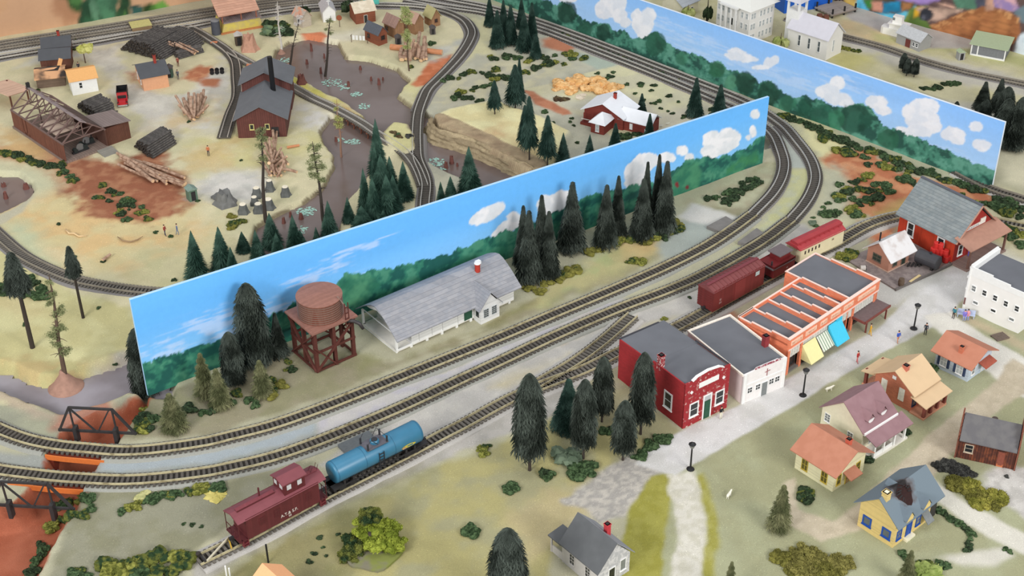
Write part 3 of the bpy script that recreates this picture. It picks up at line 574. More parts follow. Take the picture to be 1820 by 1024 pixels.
# ------------------------------------------------------------------ painted backdrops and murals
class Board:
 """an upright board standing on the ground line through two points; (s, z) are lengths along it and up it"""
 def __init__(b, bl, br, hl, hr, res=0.22, z0=-0.3, gzero=0.0):
  b.a = G(*bl, gzero)[:2]; b.b = G(*br, gzero)[:2]; b.L = np.linalg.norm(b.b - b.a); b.d = (b.b - b.a) / b.L; b.n = np.array([b.d[1], -b.d[0]])
  b.hl, b.hr, b.z0 = hl, hr, z0; b.nx = int(b.L / res) + 1; b.nz = int(max(hl, hr) / res) + 1
  s = np.linspace(0, b.L, b.nx); t = np.linspace(0, 1, b.nz); SS, TT = np.meshgrid(s, t)
  b.X = SS; b.H = hl + (hr - hl) * SS / b.L; b.Y = z0 + (b.H - z0) * TT; b.C = np.zeros(SS.shape + (3,))
 def at(b, u, v):
  r = ray(u, v); k = (b.a @ b.n) / (r[0] * b.n[0] + r[1] * b.n[1]); p = r * k
  return float((p[:2] - b.a) @ b.d), float(EYE + p[2])
 def coat(b, pts, c, e=0.15, wob=0.3, fr=1.2, c2=None, al=1.0, seed=0, px=True, f2=2.0):
  P = [b.at(*p) for p in pts] if px else pts
  m = masked(b.X, b.Y, P, e + wob * 2 + .5)
  if not m.any(): return
  x, y = b.X[m], b.Y[m]; sd = sd_poly(x, y, P) + (fbm(x / fr, y / fr, seed + 3) - 0.5) * wob * 2
  a = ((1 - sstep(-e, e, sd)) * al)[:, None]; k = sstep(.35, .65, fbm(x / f2, y / f2, seed + 9))[:, None]
  col = np.array(lin(c)) * (1 - k) + np.array(lin(c2 or c)) * k; b.C[m] = b.C[m] * (1 - a) + col * a
 def blob(b, u, v, rx, ry, c=(236, 238, 242), e=0.15, al=1.0, rot=0.0, seed=0, wob=.35, c2=(226, 230, 238)):
  P = [(u + rx * cos(k) * cos(rot) - ry * sin(k) * sin(rot), v + rx * cos(k) * sin(rot) + ry * sin(k) * cos(rot)) for k in np.linspace(0, 2 * pi, 20, endpoint=False)]
  b.coat(P, c, e, wob, 1.0, c2, al, seed)
 def build(b, name, label, cat, m, core, th=0.45, group=None, kind=None):
  t = thing(name, label, cat, (b.a[0], b.a[1], 0), atan2(b.d[1], b.d[0]), group)
  if kind: t['kind'] = kind
  me = grid_mesh('painted_face', np.stack([b.X, np.full(b.X.shape, -0.02), b.Y], -1), b.nx, b.nz, b.C, m); ob('painted_face', me, t)
  mb = MB(); mb.add([(0, 0, b.z0), (b.L, 0, b.z0), (b.L, th, b.z0), (0, th, b.z0), (0, 0, b.hl), (b.L, 0, b.hr), (b.L, th, b.hr), (0, th, b.hl)],
                          [(0, 1, 5, 4), (1, 2, 6, 5), (2, 3, 7, 6), (3, 0, 4, 7), (4, 5, 6, 7), (0, 3, 2, 1)])
  mb.build('board_core', core, t); return t
PAINT = vmat('backdrop_paint', 0.55, 0.04, 1.2, 0.1, 0.3)
CORE1 = mat('board_edge_blue', (176, 214, 246), 0.6, 0.04); CORE2 = mat('board_edge_white', (226, 234, 244), 0.6, 0.04)

B1 = Board((263, 701), (1355, 290), HT(263, 701, 233, 533), HT(1355, 290, 1368, 172))
g = (fbm(B1.X / 20, B1.Y / 2.5, 1))[..., None]; k = sstep(2, 12, B1.Y)[..., None]
B1.C[:] = (np.array(lin((140, 202, 250))) * (1 - k) + np.array(lin((106, 184, 250))) * k) * (0.94 + 0.12 * g)
def wisps(B, spots, col, amt):
 w = fbm(B.X / 2.6, B.Y / 0.35, 77); z = np.zeros(B.X.shape)
 for u, v, ru, rv in spots:
  s, y = B.at(u, v); s2, y2 = B.at(u + ru, v); ry = abs(B.at(u, v - rv)[1] - y)
  z = np.maximum(z, np.exp(-((B.X - s) / (abs(s2 - s) + .01)) ** 2 - ((B.Y - y) / (ry + .01)) ** 2))
 a = (np.clip((w - 0.70 + 0.36 * z) * 5, 0, 1) * sstep(0, .5, z) * amt)[..., None]
 B.C[:] = B.C * (1 - a) + np.array(lin(col)) * a
wisps(B1, [(300, 620, 60, 30), (380, 575, 70, 25), (560, 490, 60, 18), (500, 550, 60, 22), (410, 590, 50, 20), (640, 440, 60, 10), (620, 500, 40, 12)], (214, 226, 250), .5)
for u, v, rx, ry, ro in [(866, 381, 31, 14, -.5), (848, 389, 16, 9, -.4), (884, 371, 15, 10, -.4),
                         (905, 402, 30, 12, -.6), (912, 386, 13, 9, 0), (890, 412, 18, 8, -.5),
                         (985, 360, 30, 15, -.5), (970, 365, 16, 20, 0), (1000, 350, 16, 12, 0), (985, 378, 26, 10, -.4),
                         (1142, 292, 26, 18, -.6), (1130, 308, 22, 20, 0), (1160, 285, 16, 12, 0), (1185, 280, 16, 10, 0), (1128, 325, 18, 14, 0),
                         (1212, 268, 11, 9, 0), (1225, 282, 8, 9, 0), (1268, 250, 20, 18, 0), (1296, 244, 20, 17, 0), (1280, 262, 36, 14, -.3), (1262, 270, 18, 12, 0),
                         (1341, 203, 9, 9, 0), (1338, 234, 7, 12, 0), (1330, 246, 5, 5, 0)]:
 B1.blob(u, v, rx, ry, rot=ro, seed=int(u), c=(240, 240, 242), c2=(222, 226, 230))
TL1 = [(225, 655), (275, 642), (330, 625), (390, 606), (430, 588), (500, 556), (540, 530), (575, 513), (600, 502), (616, 490), (640, 487), (690, 479), (760, 462), (800, 452), (850, 430), (900, 412), (950, 395), (1000, 372), (1040, 352), (1090, 340), (1130, 330), (1170, 322), (1200, 300), (1230, 282), (1270, 281), (1300, 276), (1330, 262), (1348, 248), (1372, 240)]
def treeline(B, TL, dark, light, hi, bump=1.0, seed=0, low=None):
 P = [B.at(*p) for p in TL]; P.sort(); s = B.X[0]; y = np.interp(s, [p[0] for p in P], [p[1] for p in P])
 y = y + bump * (np.abs(fbm(s / 1.1, s * 0, seed + 5) - .5) * 2.4 + 1.0 * np.abs(np.sin(s / 1.3 + 4 * fbm(s / 5, s * 0, seed)))) * .55 - bump * .3
 inside = 1 - sstep(-.1, .1, B.Y - y[None, :] - (fbm(B.X / .4, B.Y / .4, seed + 8) - .5) * .5)
 t = fbm(B.X / 2.4, B.Y / 1.6, seed + 12); t2 = fbm(B.X / .5, B.Y / .5, seed + 15); t = (t * .75 + t2 * .25)
 D, Lc, Hh = (np.array(lin(c)) for c in (dark, light, hi)); k1 = sstep(.42, .52, t)[..., None]; k2 = sstep(.55, .62, t)[..., None]
 c = D * (1 - k1) + Lc * k1; c = c * (1 - k2 * .7) + Hh * k2 * .7
 a = inside[..., None]; B.C[:] = B.C * (1 - a) + c * a * (0.9 + .2 * t2[..., None])
treeline(B1, TL1, (34, 92, 84), (54, 124, 102), (84, 150, 122), 1.0, 2)
for p, c in [([(606, 505), (625, 490), (655, 490), (672, 505), (660, 520), (620, 545), (600, 540)], (92, 158, 118)),
             ([(1175, 330), (1215, 292), (1240, 290), (1250, 310), (1240, 340), (1190, 352)], (78, 146, 108)),
             ([(800, 468), (850, 446), (900, 440), (890, 470), (800, 480)], (60, 130, 104)), ([(1290, 300), (1345, 262), (1352, 285), (1290, 312)], (62, 130, 84))]:
 B1.coat(p, c, .5, .8, 1.5, (50, 118, 92), .8, 3)
B1.blob(1203, 328, 4, 5, (140, 40, 50), seed=5, c2=(120, 50, 54)); B1.blob(1222, 334, 3, 3, (120, 50, 54), seed=6, c2=(110, 50, 54))
B1.build('painted_backdrop', 'near sky-blue board painted with clouds and green woods, behind the depot', 'backdrop', PAINT, CORE1)

_tl = (1138 - (1790 - 1138) * 0.42, -218 * 0.42)
_bl = (foot_u(_tl[0], _tl[1], _tl[1] + 86), _tl[1] + 88)
B2 = Board(_bl, (1762, 335), HT(_bl[0], _bl[1], _tl[0], _tl[1]), HT(1762, 335, 1790, 218))
g = fbm(B2.X / 16, B2.Y / 2, 31)[..., None]; k = sstep(3, 14, B2.Y)[..., None]
B2.C[:] = (np.array(lin((168, 208, 250))) * (1 - k) + np.array(lin((138, 190, 250))) * k) * (0.93 + .14 * g)
wisps(B2, [(1320, 115, 60, 16), (1250, 75, 50, 14), (1180, 50, 60, 20), (1400, 140, 60, 14), (1010, 5, 30, 10), (1500, 150, 60, 20), (1130, 40, 60, 20), (1700, 280, 60, 14), (1240, 95, 50, 10)], (206, 224, 250), .4)
for u, v, rx, ry, ro in [(1090, 5, 24, 26, 0), (1075, 22, 16, 12, 0), (1102, 28, 14, 14, 0), (1066, 14, 9, 12, 0), (1132, 28, 11, 12, 0), (1152, 28, 14, 14, 0), (1143, 44, 20, 18, 0), (1143, 60, 10, 10, 0), (1112, 40, 10, 8, 0),
                         (1310, 92, 18, 6, .1), (1318, 102, 32, 8, .15), (1370, 110, 16, 9, -.5), (1352, 120, 16, 5, 0),
                         (1488, 148, 14, 13, 0), (1470, 162, 22, 13, 0), (1490, 176, 26, 12, .2), (1505, 184, 14, 8, 0), (1558, 182, 20, 12, 0), (1570, 196, 16, 9, .2), (1550, 178, 10, 8, 0),
                         (1642, 190, 28, 16, 0), (1640, 214, 32, 18, 0), (1615, 200, 12, 14, 0), (1656, 226, 18, 12, 0), (1635, 232, 24, 10, .3),
                         (1694, 238, 22, 13, 0), (1702, 248, 14, 9, 0), (1745, 258, 17, 11, .2), (1735, 226, 13, 9, .2), (1610, 236, 20, 8, .4), (1300, -10, 30, 12, 0), (1010, -4, 18, 10, 0)]:
 B2.blob(u, v, rx, ry, rot=ro, seed=int(u), c=(236, 238, 244), c2=(222, 228, 238))
TL2 = [(900, -60), (930, -25), (955, -2), (975, 2), (985, 12), (1000, 4), (1015, 8), (1024, 26), (1036, 36), (1055, 40), (1068, 42), (1082, 46), (1088, 54), (1110, 56), (1124, 68), (1142, 70), (1152, 62), (1165, 58), (1178, 66), (1190, 82), (1203, 90), (1215, 90), (1225, 98), (1245, 98), (1260, 112), (1275, 108), (1300, 128), (1321, 128), (1349, 148), (1371, 146), (1392, 168), (1420, 175), (1432, 172), (1460, 181), (1500, 194), (1515, 184), (1543, 188), (1556, 206), (1568, 221), (1586, 230), (1614, 241), (1645, 253), (1680, 268), (1720, 286), (1750, 298), (1780, 306)]
treeline(B2, TL2, (44, 86, 76), (72, 132, 112), (104, 162, 142), .9, 40)
for u, v, rx, ry, c in [(1008, 22, 17, 20, (38, 74, 60)), (1040, 54, 12, 14, (52, 104, 84)), (1072, 58, 13, 16, (36, 76, 62)), (1165, 78, 18, 22, (44, 96, 76)), (1212, 104, 11, 12, (74, 140, 112)), (1274, 124, 14, 14, (48, 104, 74)), (1300, 146, 10, 14, (96, 160, 128)),
                        (1325, 148, 18, 20, (38, 76, 60)), (1366, 166, 20, 22, (36, 76, 60)), (1400, 184, 16, 14, (66, 132, 104)), (1430, 192, 13, 18, (40, 92, 74)), (1460, 204, 20, 20, (44, 104, 84)), (1520, 212, 30, 26, (36, 84, 68)), (1580, 248, 20, 18, (46, 100, 76)), (1486, 214, 14, 20, (60, 128, 98))]:
 B2.blob(u, v, rx, ry, c, .25, .85, seed=int(u), wob=.5, c2=tuple(x * .8 for x in c))
B2.build('painted_backdrop', 'far pale-blue board painted with clouds and dark woods, behind the main line', 'backdrop', PAINT, CORE2)

BL = Board((-60, 78), (520, -28), 40, 40, 0.5, -6)
BL.C[:] = (np.array(lin((202, 160, 126))) * (0.9 + .2 * fbm(BL.X / 12, BL.Y / 9, 4)[..., None]))
BL.coat([(-60, 100), (0, 0), (0, -40), (-60, -40)], (196, 152, 112), 3, 2)
BL.coat([(95, -20), (150, 12), (160, 50), (120, 40), (92, 20)], (176, 130, 98), 1.5, 2, 3)
LEAF = [([(100, -10), (118, 0), (128, 18), (140, 24), (150, 10), (145, -20)], (76, 120, 66)), ([(140, 60), (140, 26), (148, 0), (190, -20), (200, 10), (190, 40), (180, 60)], (50, 96, 66)),
  ([(185, 60), (182, 30), (168, 8), (180, -20), (215, -20), (210, 20), (200, 60)], (78, 128, 96)), ([(205, 60), (206, 20), (215, -10), (235, -10), (232, 20), (236, 50)], (46, 84, 54)),
  ([(232, 60), (234, 20), (228, 10), (250, 8), (258, 12), (252, 40), (246, 50)], (50, 90, 84)), ([(246, 50), (256, 16), (268, 6), (290, 4), (304, 16), (290, 26), (262, 40)], (104, 156, 70)),
  ([(246, 46), (256, 12), (268, 6), (262, 34)], (52, 88, 40)), ([(160, -10), (170, 10), (186, 60), (178, 60), (160, 20)], (96, 140, 110)), ([(208, 60), (222, 20), (232, 60)], (100, 150, 70))]
for p, c in LEAF: BL.coat(p, c, .5, .6, 2, tuple(x * .72 for x in c), 1, int(p[0][0]) % 50, f2=3)
MUR = vmat('mural_print', 0.5, 0.03, 1, 0, 0.3)
BL.build('wall_back', 'tan wall printed with broad green leaves beyond the double back track', 'wall', MUR, mat('mural_core', (190, 160, 130)), 1.0, kind='structure')
BR = Board((1380, -28), (1950, 135), 60, 60, 0.4, -6)
BR.C[:] = np.array(lin((96, 76, 74))) * (0.8 + .4 * fbm(BR.X / 9, BR.Y / 2, 14)[..., None])
def bp(pts, c, c2=None, e=.4, wob=.5, fr=2, al=1., f2=3): BR.coat(pts, c, e, wob, fr, c2 or tuple(x * .82 for x in c), al, int(pts[0][0]) % 60, f2=f2)
bp([(1500, 0), (1516, -20), (1530, -20), (1522, 24), (1506, 24)], (232, 196, 110))
bp([(1516, 30), (1526, -20), (1600, -20), (1640, 20), (1600, 40), (1560, 42)], (108, 200, 226), (84, 176, 214))
bp([(1534, 0), (1545, -6), (1610, -8), (1626, 6), (1620, 20), (1590, 26), (1545, 22)], (96, 82, 60))
bp([(1536, 2), (1550, 2), (1550, 16), (1540, 14)], (76, 160, 74)); bp([(1550, 4), (1568, 4), (1568, 20), (1552, 18)], (214, 152, 130)); bp([(1568, 4), (1600, 2), (1602, 20), (1570, 22)], (40, 146, 190)); bp([(1602, 2), (1622, 4), (1618, 16), (1604, 18)], (170, 120, 76))
bp([(1550, -30), (1680, -30), (1670, 4), (1640, 8), (1600, 2)], (168, 140, 204), (146, 120, 186))
bp([(1600, 40), (1620, 14), (1650, 10), (1640, 30), (1655, 50), (1625, 62)], (128, 150, 70), (96, 124, 60)); bp([(1626, 14), (1645, 12), (1636, 30), (1624, 32)], (226, 176, 50))
bp([(1630, 16), (1650, 12), (1712, 17), (1680, 32), (1650, 38)], (212, 178, 158)); BR.blob(1646, 26, 13, 12, (62, 64, 74), .3, 1, seed=3, c2=(50, 52, 60)); BR.blob(1641, 31, 4, 4, (110, 112, 124), .3, 1, seed=4, c2=(90, 92, 104))
bp([(1662, 6), (1680, 4), (1704, 14), (1690, 16)], (222, 178, 156)); bp([(1690, -10), (1740, -10), (1735, 18), (1700, 14)], (100, 150, 124)); bp([(1735, -10), (1760, -10), (1757, 20), (1735, 22)], (86, 88, 104))
bp([(1762, -10), (1800, -10), (1812, 20), (1780, 20), (1764, 10)], (216, 170, 176), (150, 128, 176)); bp([(1805, 20), (1840, 0), (1840, 50), (1812, 40)], (110, 130, 140))
bp([(1560, 62), (1620, 50), (1660, 60), (1650, 80), (1600, 74)], (110, 112, 106)); bp([(1800, 100), (1812, 62), (1840, 50), (1840, 112)], (220, 230, 240), (90, 150, 160))
BSK = [(1654, 46), (1680, 36), (1712, 24), (1745, 16), (1778, 18), (1810, 34), (1814, 60), (1800, 78), (1740, 74), (1690, 70), (1662, 66)]
bp(BSK, (178, 118, 74), (154, 98, 62), .3, .3)
_m = sd_poly(BR.X, BR.Y, [BR.at(*p) for p in BSK]) < 0
_w = (np.abs(np.sin(BR.X * .9)) * .5 + np.abs(np.sin(BR.Y * 2.6 + (np.floor(BR.X / 3.5) % 2) * 1.57)) * .6)
BR.C[_m] *= (.75 + .4 * _w[_m])[:, None]
bp([(1654, 46), (1712, 22), (1745, 12), (1780, 15), (1812, 32), (1810, 42), (1776, 24), (1745, 22), (1714, 32), (1668, 52)], (204, 148, 98), (150, 96, 60), .3, .3, 1, 1, 1)
bp([(1752, 18), (1756, -30), (1768, -30), (1766, 18)], (206, 160, 138))
BR.build('wall_right', 'wall printed with a wicker basket and coloured cloths beyond the far track', 'wall', MUR, mat('mural_core', (190, 160, 130)), 1.0, kind='structure')
# ------------------------------------------------------------------ building kit
WHITE = mat('paint_white', (232, 232, 230), 0.6, 0.03, 2); OFFW = mat('paint_offwhite', (222, 218, 208), 0.7, 0.05, 2)
DARK = mat('pane_dark', (38, 42, 44), 0.25, 0.1, 1, spec=0.5); DARKG = mat('pane_grey', (120, 124, 124), 0.3, 0.1, 1, spec=0.5)
PALEG = mat('pane_pale', (176, 182, 184), 0.3, 0.06, 1, spec=0.5)
BLACK = mat('black_metal', (30, 30, 32), 0.45, 0.1, 1); SOOT = mat('sooty_black', (44, 42, 42), 0.8, 0.2, 3)
RBRICK = mat('chimney_red', (168, 60, 48), 0.8, 0.1, 3, rows=(.5, .22, .03, 'h'), mort=(130, 60, 50))
CREAMP = mat('paint_cream', (228, 222, 196), 0.7, 0.04, 2); GREEN = mat('paint_green', (40, 82, 62), 0.6, 0.08, 2)
def gable(mb, x0, x1, y0, y1, ze, zr, axis, th=0.15, mi=0, ridge=None, mi2=None):
 """roof skin over x0..x1, y0..y1; eaves at ze, ridge at zr along axis"""
 if axis == 'x':
  r = (y0 + y1) / 2 if ridge is None else ridge
  a = [(y0, ze), (r, zr), (r, zr + th), (y0, ze + th)]; b = [(r, zr), (y1, ze), (y1, ze + th), (r, zr + th)]
  mb.prism(a, 'x', x0, x1, mi); mb.prism(b, 'x', x0, x1, mi if mi2 is None else mi2)
 else:
  r = (x0 + x1) / 2 if ridge is None else ridge
  a = [(x0, ze), (r, zr), (r, zr + th), (x0, ze + th)]; b = [(r, zr), (x1, ze), (x1, ze + th), (r, zr + th)]
  mb.prism(a, 'y', y0, y1, mi); mb.prism(b, 'y', y0, y1, mi if mi2 is None else mi2)
class Bld:
 def __init__(s, name, label, cat, A, B, C, z=0.0, base=None, L=None, W=None, group=None):
  a, c = (G(*p, z)[:2] for p in (A, C)); f = c - a
  if B is None: k = L / np.linalg.norm(f); e = np.array([f[1], -f[0]]) * k
  else: e = G(*B, z)[:2] - a
  s.L = L or np.linalg.norm(e); s.W = W or np.linalg.norm(f)
  ex = e / np.linalg.norm(e); fy = f / np.linalg.norm(f); ex = ex + np.array([fy[1], -fy[0]]); ex /= np.linalg.norm(ex)
  s.x = ex; s.y = np.array([-ex[1], ex[0]]); s.a = a
  s.z0 = gz(*(a + ex * s.L / 2 + s.y * s.W / 2)) if base is None else base
  s.t = thing(name, label, cat, (a[0], a[1], s.z0), atan2(ex[1], ex[0]), group)
 def f(s, u, v, x=None, y=None, z=None):
  r = ray(u, v)
  if z is not None: k = (z + s.z0 - EYE) / r[2]
  elif y is not None: k = (s.a @ s.y + y) / (r[:2] @ s.y)
  else: k = (s.a @ s.x + x) / (r[:2] @ s.x)
  p = r * k; d = p[:2] - s.a; return d @ s.x, d @ s.y, p[2] + EYE - s.z0
 def pt(s, side, q, z, d):
  return (q, -d, z) if side == 'F' else (-d, q, z) if side == 'L' else (s.L + d, q, z) if side == 'R' else (q, s.W + d, z)
 def fb(s, mb, side, q0, q1, z0, z1, d0, d1, mi=0):
  a, b = s.pt(side, q0, z0, d0), s.pt(side, q1, z1, d1)
  mb.box(min(a[0], b[0]), max(a[0], b[0]), min(a[1], b[1]), max(a[1], b[1]), min(a[2], b[2]), max(a[2], b[2]), mi)
 def part(s, name, mb, m, parent=None, smooth=False): return mb.build(name, m, parent or s.t, smooth)
 def box(s, name, x0, x1, y0, y1, z0, z1, m, parent=None): return s.part(name, MB().box(x0, x1, y0, y1, z0, z1), m, parent)
 def win(s, side, q, z, w, h, fm=None, pm=None, mull=(1, 1), fw=0.14, d=0.0, sill=True, shut=None, name='window'):
  mb = MB(); q0, q1, z1 = q - w / 2, q + w / 2, z + h
  for a, b, c, e in ((q0 - fw, q0, z - fw, z1 + fw), (q1, q1 + fw, z - fw, z1 + fw), (q0, q1, z1, z1 + fw), (q0, q1, z - fw, z)): s.fb(mb, side, a, b, c, e, d - .02, d + .09)
  for i in range(1, mull[0] + 1):
   k = q0 + w * i / (mull[0] + 1); s.fb(mb, side, k - .03, k + .03, z, z1, d, d + .055)
  for i in range(1, mull[1] + 1):
   k = z + h * i / (mull[1] + 1); s.fb(mb, side, q0, q1, k - .03, k + .03, d, d + .055)
  if sill: s.fb(mb, side, q0 - fw * 1.4, q1 + fw * 1.4, z - fw * 1.5, z - fw, d, d + .16)
  o = s.part(name, mb, fm or WHITE)
  p = MB(); s.fb(p, side, q0, q1, z, z1, d - .01, d + .03); s.part('window_pane', p, pm or DARK, o)
  if shut:
   for k0, k1 in ((q0 - fw - w * .42, q0 - fw), (q1 + fw, q1 + fw + w * .42)):
    p = MB(); s.fb(p, side, k0, k1, z - fw, z1 + fw, d, d + .1); s.part('shutter', p, shut, o)
  return o
 def door(s, side, q, z, w, h, m, fm=None, fw=0.12, trans=0.0, d=0.0):
  mb = MB(); q0, q1 = q - w / 2, q + w / 2
  for a, b, c, e in ((q0 - fw, q0, z, z + h + fw), (q1, q1 + fw, z, z + h + fw), (q0, q1, z + h, z + h + fw)): s.fb(mb, side, a, b, c, e, d - .02, d + .1)
  o = s.part('door_frame', mb, fm or WHITE)
  p = MB(); s.fb(p, side, q0, q1, z, z + h - trans, d - .01, d + .05)
  for zz in (z + h * .12, z + h * .5): s.fb(p, side, q0 + w * .2, q1 - w * .2, zz, zz + (h - trans) * .3, d + .05, d + .07)
  s.part('door', p, m, o)
  if trans:
   p = MB(); s.fb(p, side, q0, q1, z + h - trans + .06, z + h, d - .01, d + .03); s.part('window_pane', p, PALEG, o)
  return o
 def chim(s, x, y, z0, z1, w=.5, m=None, cap=None):
  mb = MB(); mb.box(x - w / 2, x + w / 2, y - w / 2, y + w / 2, z0, z1); o = s.part('chimney', mb, m or RBRICK)
  s.part('chimney_cap', MB().box(x - w * .58, x + w * .58, y - w * .58, y + w * .58, z1 - .14, z1), m or RBRICK, o); s.part('flue', MB().box(x - w * .3, x + w * .3, y - w * .3, y + w * .3, z1, z1 + .06), cap or SOOT, o); return o
 def gwalls(s, m, h, zr, axis='x', x0=0, x1=None, y0=0, y1=None, zb=-.4, ridge=None, name='walls'):
  x1 = s.L if x1 is None else x1; y1 = s.W if y1 is None else y1; mb = MB()
  if axis == 'x': r = (y0 + y1) / 2 if ridge is None else ridge; mb.prism([(y0, zb), (y1, zb), (y1, h), (r, zr), (y0, h)], 'x', x0, x1)
  else: r = (x0 + x1) / 2 if ridge is None else ridge; mb.prism([(x0, zb), (x1, zb), (x1, h), (r, zr), (x0, h)], 'y', y0, y1)
  return s.part(name, mb, m)
 def letters(s, side, text, q, z, size, m, parent, d=.03):
  cu = bpy.data.curves.new('lettering', 'FONT'); cu.body = text; cu.size = size * S; cu.align_x = 'CENTER'; cu.extrude = .015 * S
  o = bpy.data.objects.new('lettering', cu); dg = bpy.context.evaluated_depsgraph_get(); COL.objects.link(o); dg.update()
  me = bpy.data.meshes.new_from_object(o.evaluated_get(dg)); bpy.data.objects.remove(o)
  me.materials.clear(); me.materials.append(m)
  q3 = ob('lettering', me, parent); p = s.pt(side, q, z, d); q3.location = tuple(k * S for k in p)
  q3.rotation_euler = (pi / 2, 0, 0) if side == 'F' else (pi / 2, 0, -pi / 2) if side == 'L' else (pi / 2, 0, pi / 2)
  return q3
# ---- 1 depot
CLAP = mat('white_clapboard', (228, 228, 226), 0.65, 0.03, 2, rows=(90, .24, .02, 'h'), mort=(190, 190, 190))
SHING = mat('grey_shingles', (146, 148, 154), 0.85, 0.05, 1.2, rows=(3.5, .34, .02, 'h'), mort=(124, 124, 130), rgb2=(156, 156, 160))
b = Bld('train_depot', 'long white clapboard depot with a curved grey shingle roof beside the near backdrop', 'train station', (705, 629), (916.5, 537.7), (641.5, 579.6))
D = b
mb = MB(); mb.box(2.7, b.L, 0.02, b.W, .55, 3.3); mb.prism([(0.02, 3.2), (2.6, 4.9), (b.W / 2, 5.6), (b.W - 2.6, 4.9), (b.W, 3.2)], 'x', 2.7, b.L - .05)
b.part('walls', mb, CLAP)
mb = MB(); mb.box(0, b.L, 0.02, b.W, .3, .6); b.part('platform_deck', mb, OFFW)
for x in (2.4, 5.2, 7.9, 10.6, 13.2, 20.5): b.box('pier', x, x + .4, -.08, .3, -.2, .6, WHITE)
for y in (.1, b.W - .5): b.box('pier', .02, .45, y, y + .4, -.2, .6, WHITE)
mb = MB(); mb.box(0.0, .2, 0.0, b.W, .1, .35); mb.box(0, b.L, b.W - .1, b.W, .1, .6); mb.box(.02, b.L, .0, .12, .45, .75); b.part('skirt_board', mb, WHITE)
for y in (.05, b.W - .35):
 mb = MB(); mb.box(.05, .35, y, y + .3, .6, 3.1); b.part('corner_post', mb, WHITE)
mb = MB()
for x in (4.0, 6.3, 8.2, 11.0): mb.box(x, x + .06, -.05, .03, .6, 3.0)
b.part('wall_battens', mb, mat('batten_grey', (196, 196, 194)))
pr = [(-.9, 2.85), (0.3, 3.75), (1.4, 4.6), (2.6, 5.35), (3.6, 5.85), (b.W / 2, 6.1)]; pr2 = [(b.W - y, z) for y, z in pr[:-1]][::-1]
pf = pr + pr2; inner = [(y, z - .16) for y, z in pf]
mb = MB()
for i in range(len(pf) - 1): mb.prism([pf[i], pf[i + 1], inner[i + 1], inner[i]], 'x', -.35, b.L + .8)
b.part('roof', mb, SHING)
mb = MB(); mb.prism([(1.6, 4.55), (b.W / 2, 5.9), (b.W - 1.6, 4.55), (b.W - 2.6, 4.6), (b.W / 2, 5.2), (2.6, 4.6)], 'x', 0.0, .15); mb.bar((.08, .4, 3.3), (.08, b.W - .4, 3.3), .12)
b.part('gable_truss', mb, WHITE)
bx0, bx1, by = 14.0, 17.5, -1.7
mb = MB(); mb.box(bx0, bx1, by, .3, -.1, 2.7); mb.prism([(bx0, 2.7), (bx1, 2.7), ((bx0 + bx1) / 2, 4.9)], 'y', by, 2.6); bay = b.part('bay', mb, CLAP)
mb = MB(); gable(mb, bx0 - .45, bx1 + .45, by - .35, 2.4, 2.45, 5.1, 'y', .15); b.part('bay_roof', mb, SHING, bay)
for q in (bx0 + 1.0, bx1 - 1.0):
 b.win('F', q, 1.0, .8, 1.35, PALEG, DARK, (2, 3), .06, 1.7, False)
p = MB(); p.box(bx0 - .06, bx0 + .02, by + .45, by + 1.1, 1.0, 2.3); b.part('window', p, DARK)
b.door('F', 12.9, .55, 1.15, 2.1, GREEN, GREEN)
b.door('F', 19.5, .6, .1, .1, WHITE)
o = MB(); o.lathe([(.42, 0), (.42, 1.25), (.48, 1.25), (.48, 1.4)], (17.3, 3.3, 5.6), 16); ch = b.part('chimney', o, mat('chimney_red_pipe', (176, 58, 44), .6))
o = MB(); o.lathe([(.5, 0), (.5, .1), (.3, .14)], (17.3, 3.3, 7.0), 16); b.part('chimney_cap', o, WHITE, ch)
o = MB(); o.box(17.9, 18.7, 4.2, 4.8, 5.9, 6.5); b.part('roof_vent', o, WHITE)

# ---- 2 water tower
TW = mat('tower_timber', (88, 46, 38), 0.8, 0.12, 3); TT = mat('tower_boards', (150, 106, 92), 0.8, 0.08, 2, rows=(30, .42, .02, 'x'), mort=(144, 94, 80)); TST = mat('tower_staves', (118, 76, 62), 0.8, 0.12, 2, rows=(60, .3, .025, 'v'), mort=(110, 58, 44))
b = Bld('water_tower', 'round wooden water tank on a braced red-brown timber tower next to the depot', 'water tower', (564, 664), (625, 627), (534, 622))
n = 3.2 if b.L < 3 else b.L; cx, cy = b.L / 2, b.W / 2
zt = 6.9
for i in range(3):
 for j in range(3):
  if i == 1 and j == 1: continue
  b.box('tower_post', i * (b.L - .5) / 2, i * (b.L - .5) / 2 + .5, j * (b.W - .5) / 2, j * (b.W - .5) / 2 + .5, -.2, zt, TW)
for z in (.15, 3.2, zt - .35):
 for q in ((-.05, b.L + .05, -.08, .12), (-.05, b.L + .05, b.W - .12, b.W + .08), (-.08, .12, 0, b.W), (b.L - .12, b.L + .08, 0, b.W)): b.box('girt', *q, z, z + .35, TW)
for (p, q) in (((0, -.1, .3), (b.L, -.1, zt - .4)), ((-.1, 0, .3), (-.1, b.W, zt - .4)), ((b.L + .1, 0, zt - .4), (b.L + .1, b.W, .3)), ((-.1, b.W, .3), (-.1, 0, zt - .4)), ((b.L, b.W + .1, .3), (0, b.W + .1, zt - .4)), ((b.L * .5, -.14, .2), (0, -.14, 4.4))): b.part('brace', MB().bar(p, q, .38, .2), TW)
mb = MB(); mb.box(-.45, b.L + .45, -.45, b.W + .45, zt, zt + .28); b.part('tank_deck', mb, TT)
R = min(b.L, b.W) * .49
o = MB(); o.lathe([(R, 0), (R * .985, 3.1)], (cx, cy, zt + .28), 40); tk = b.part('tank', o, TST)
o = MB()
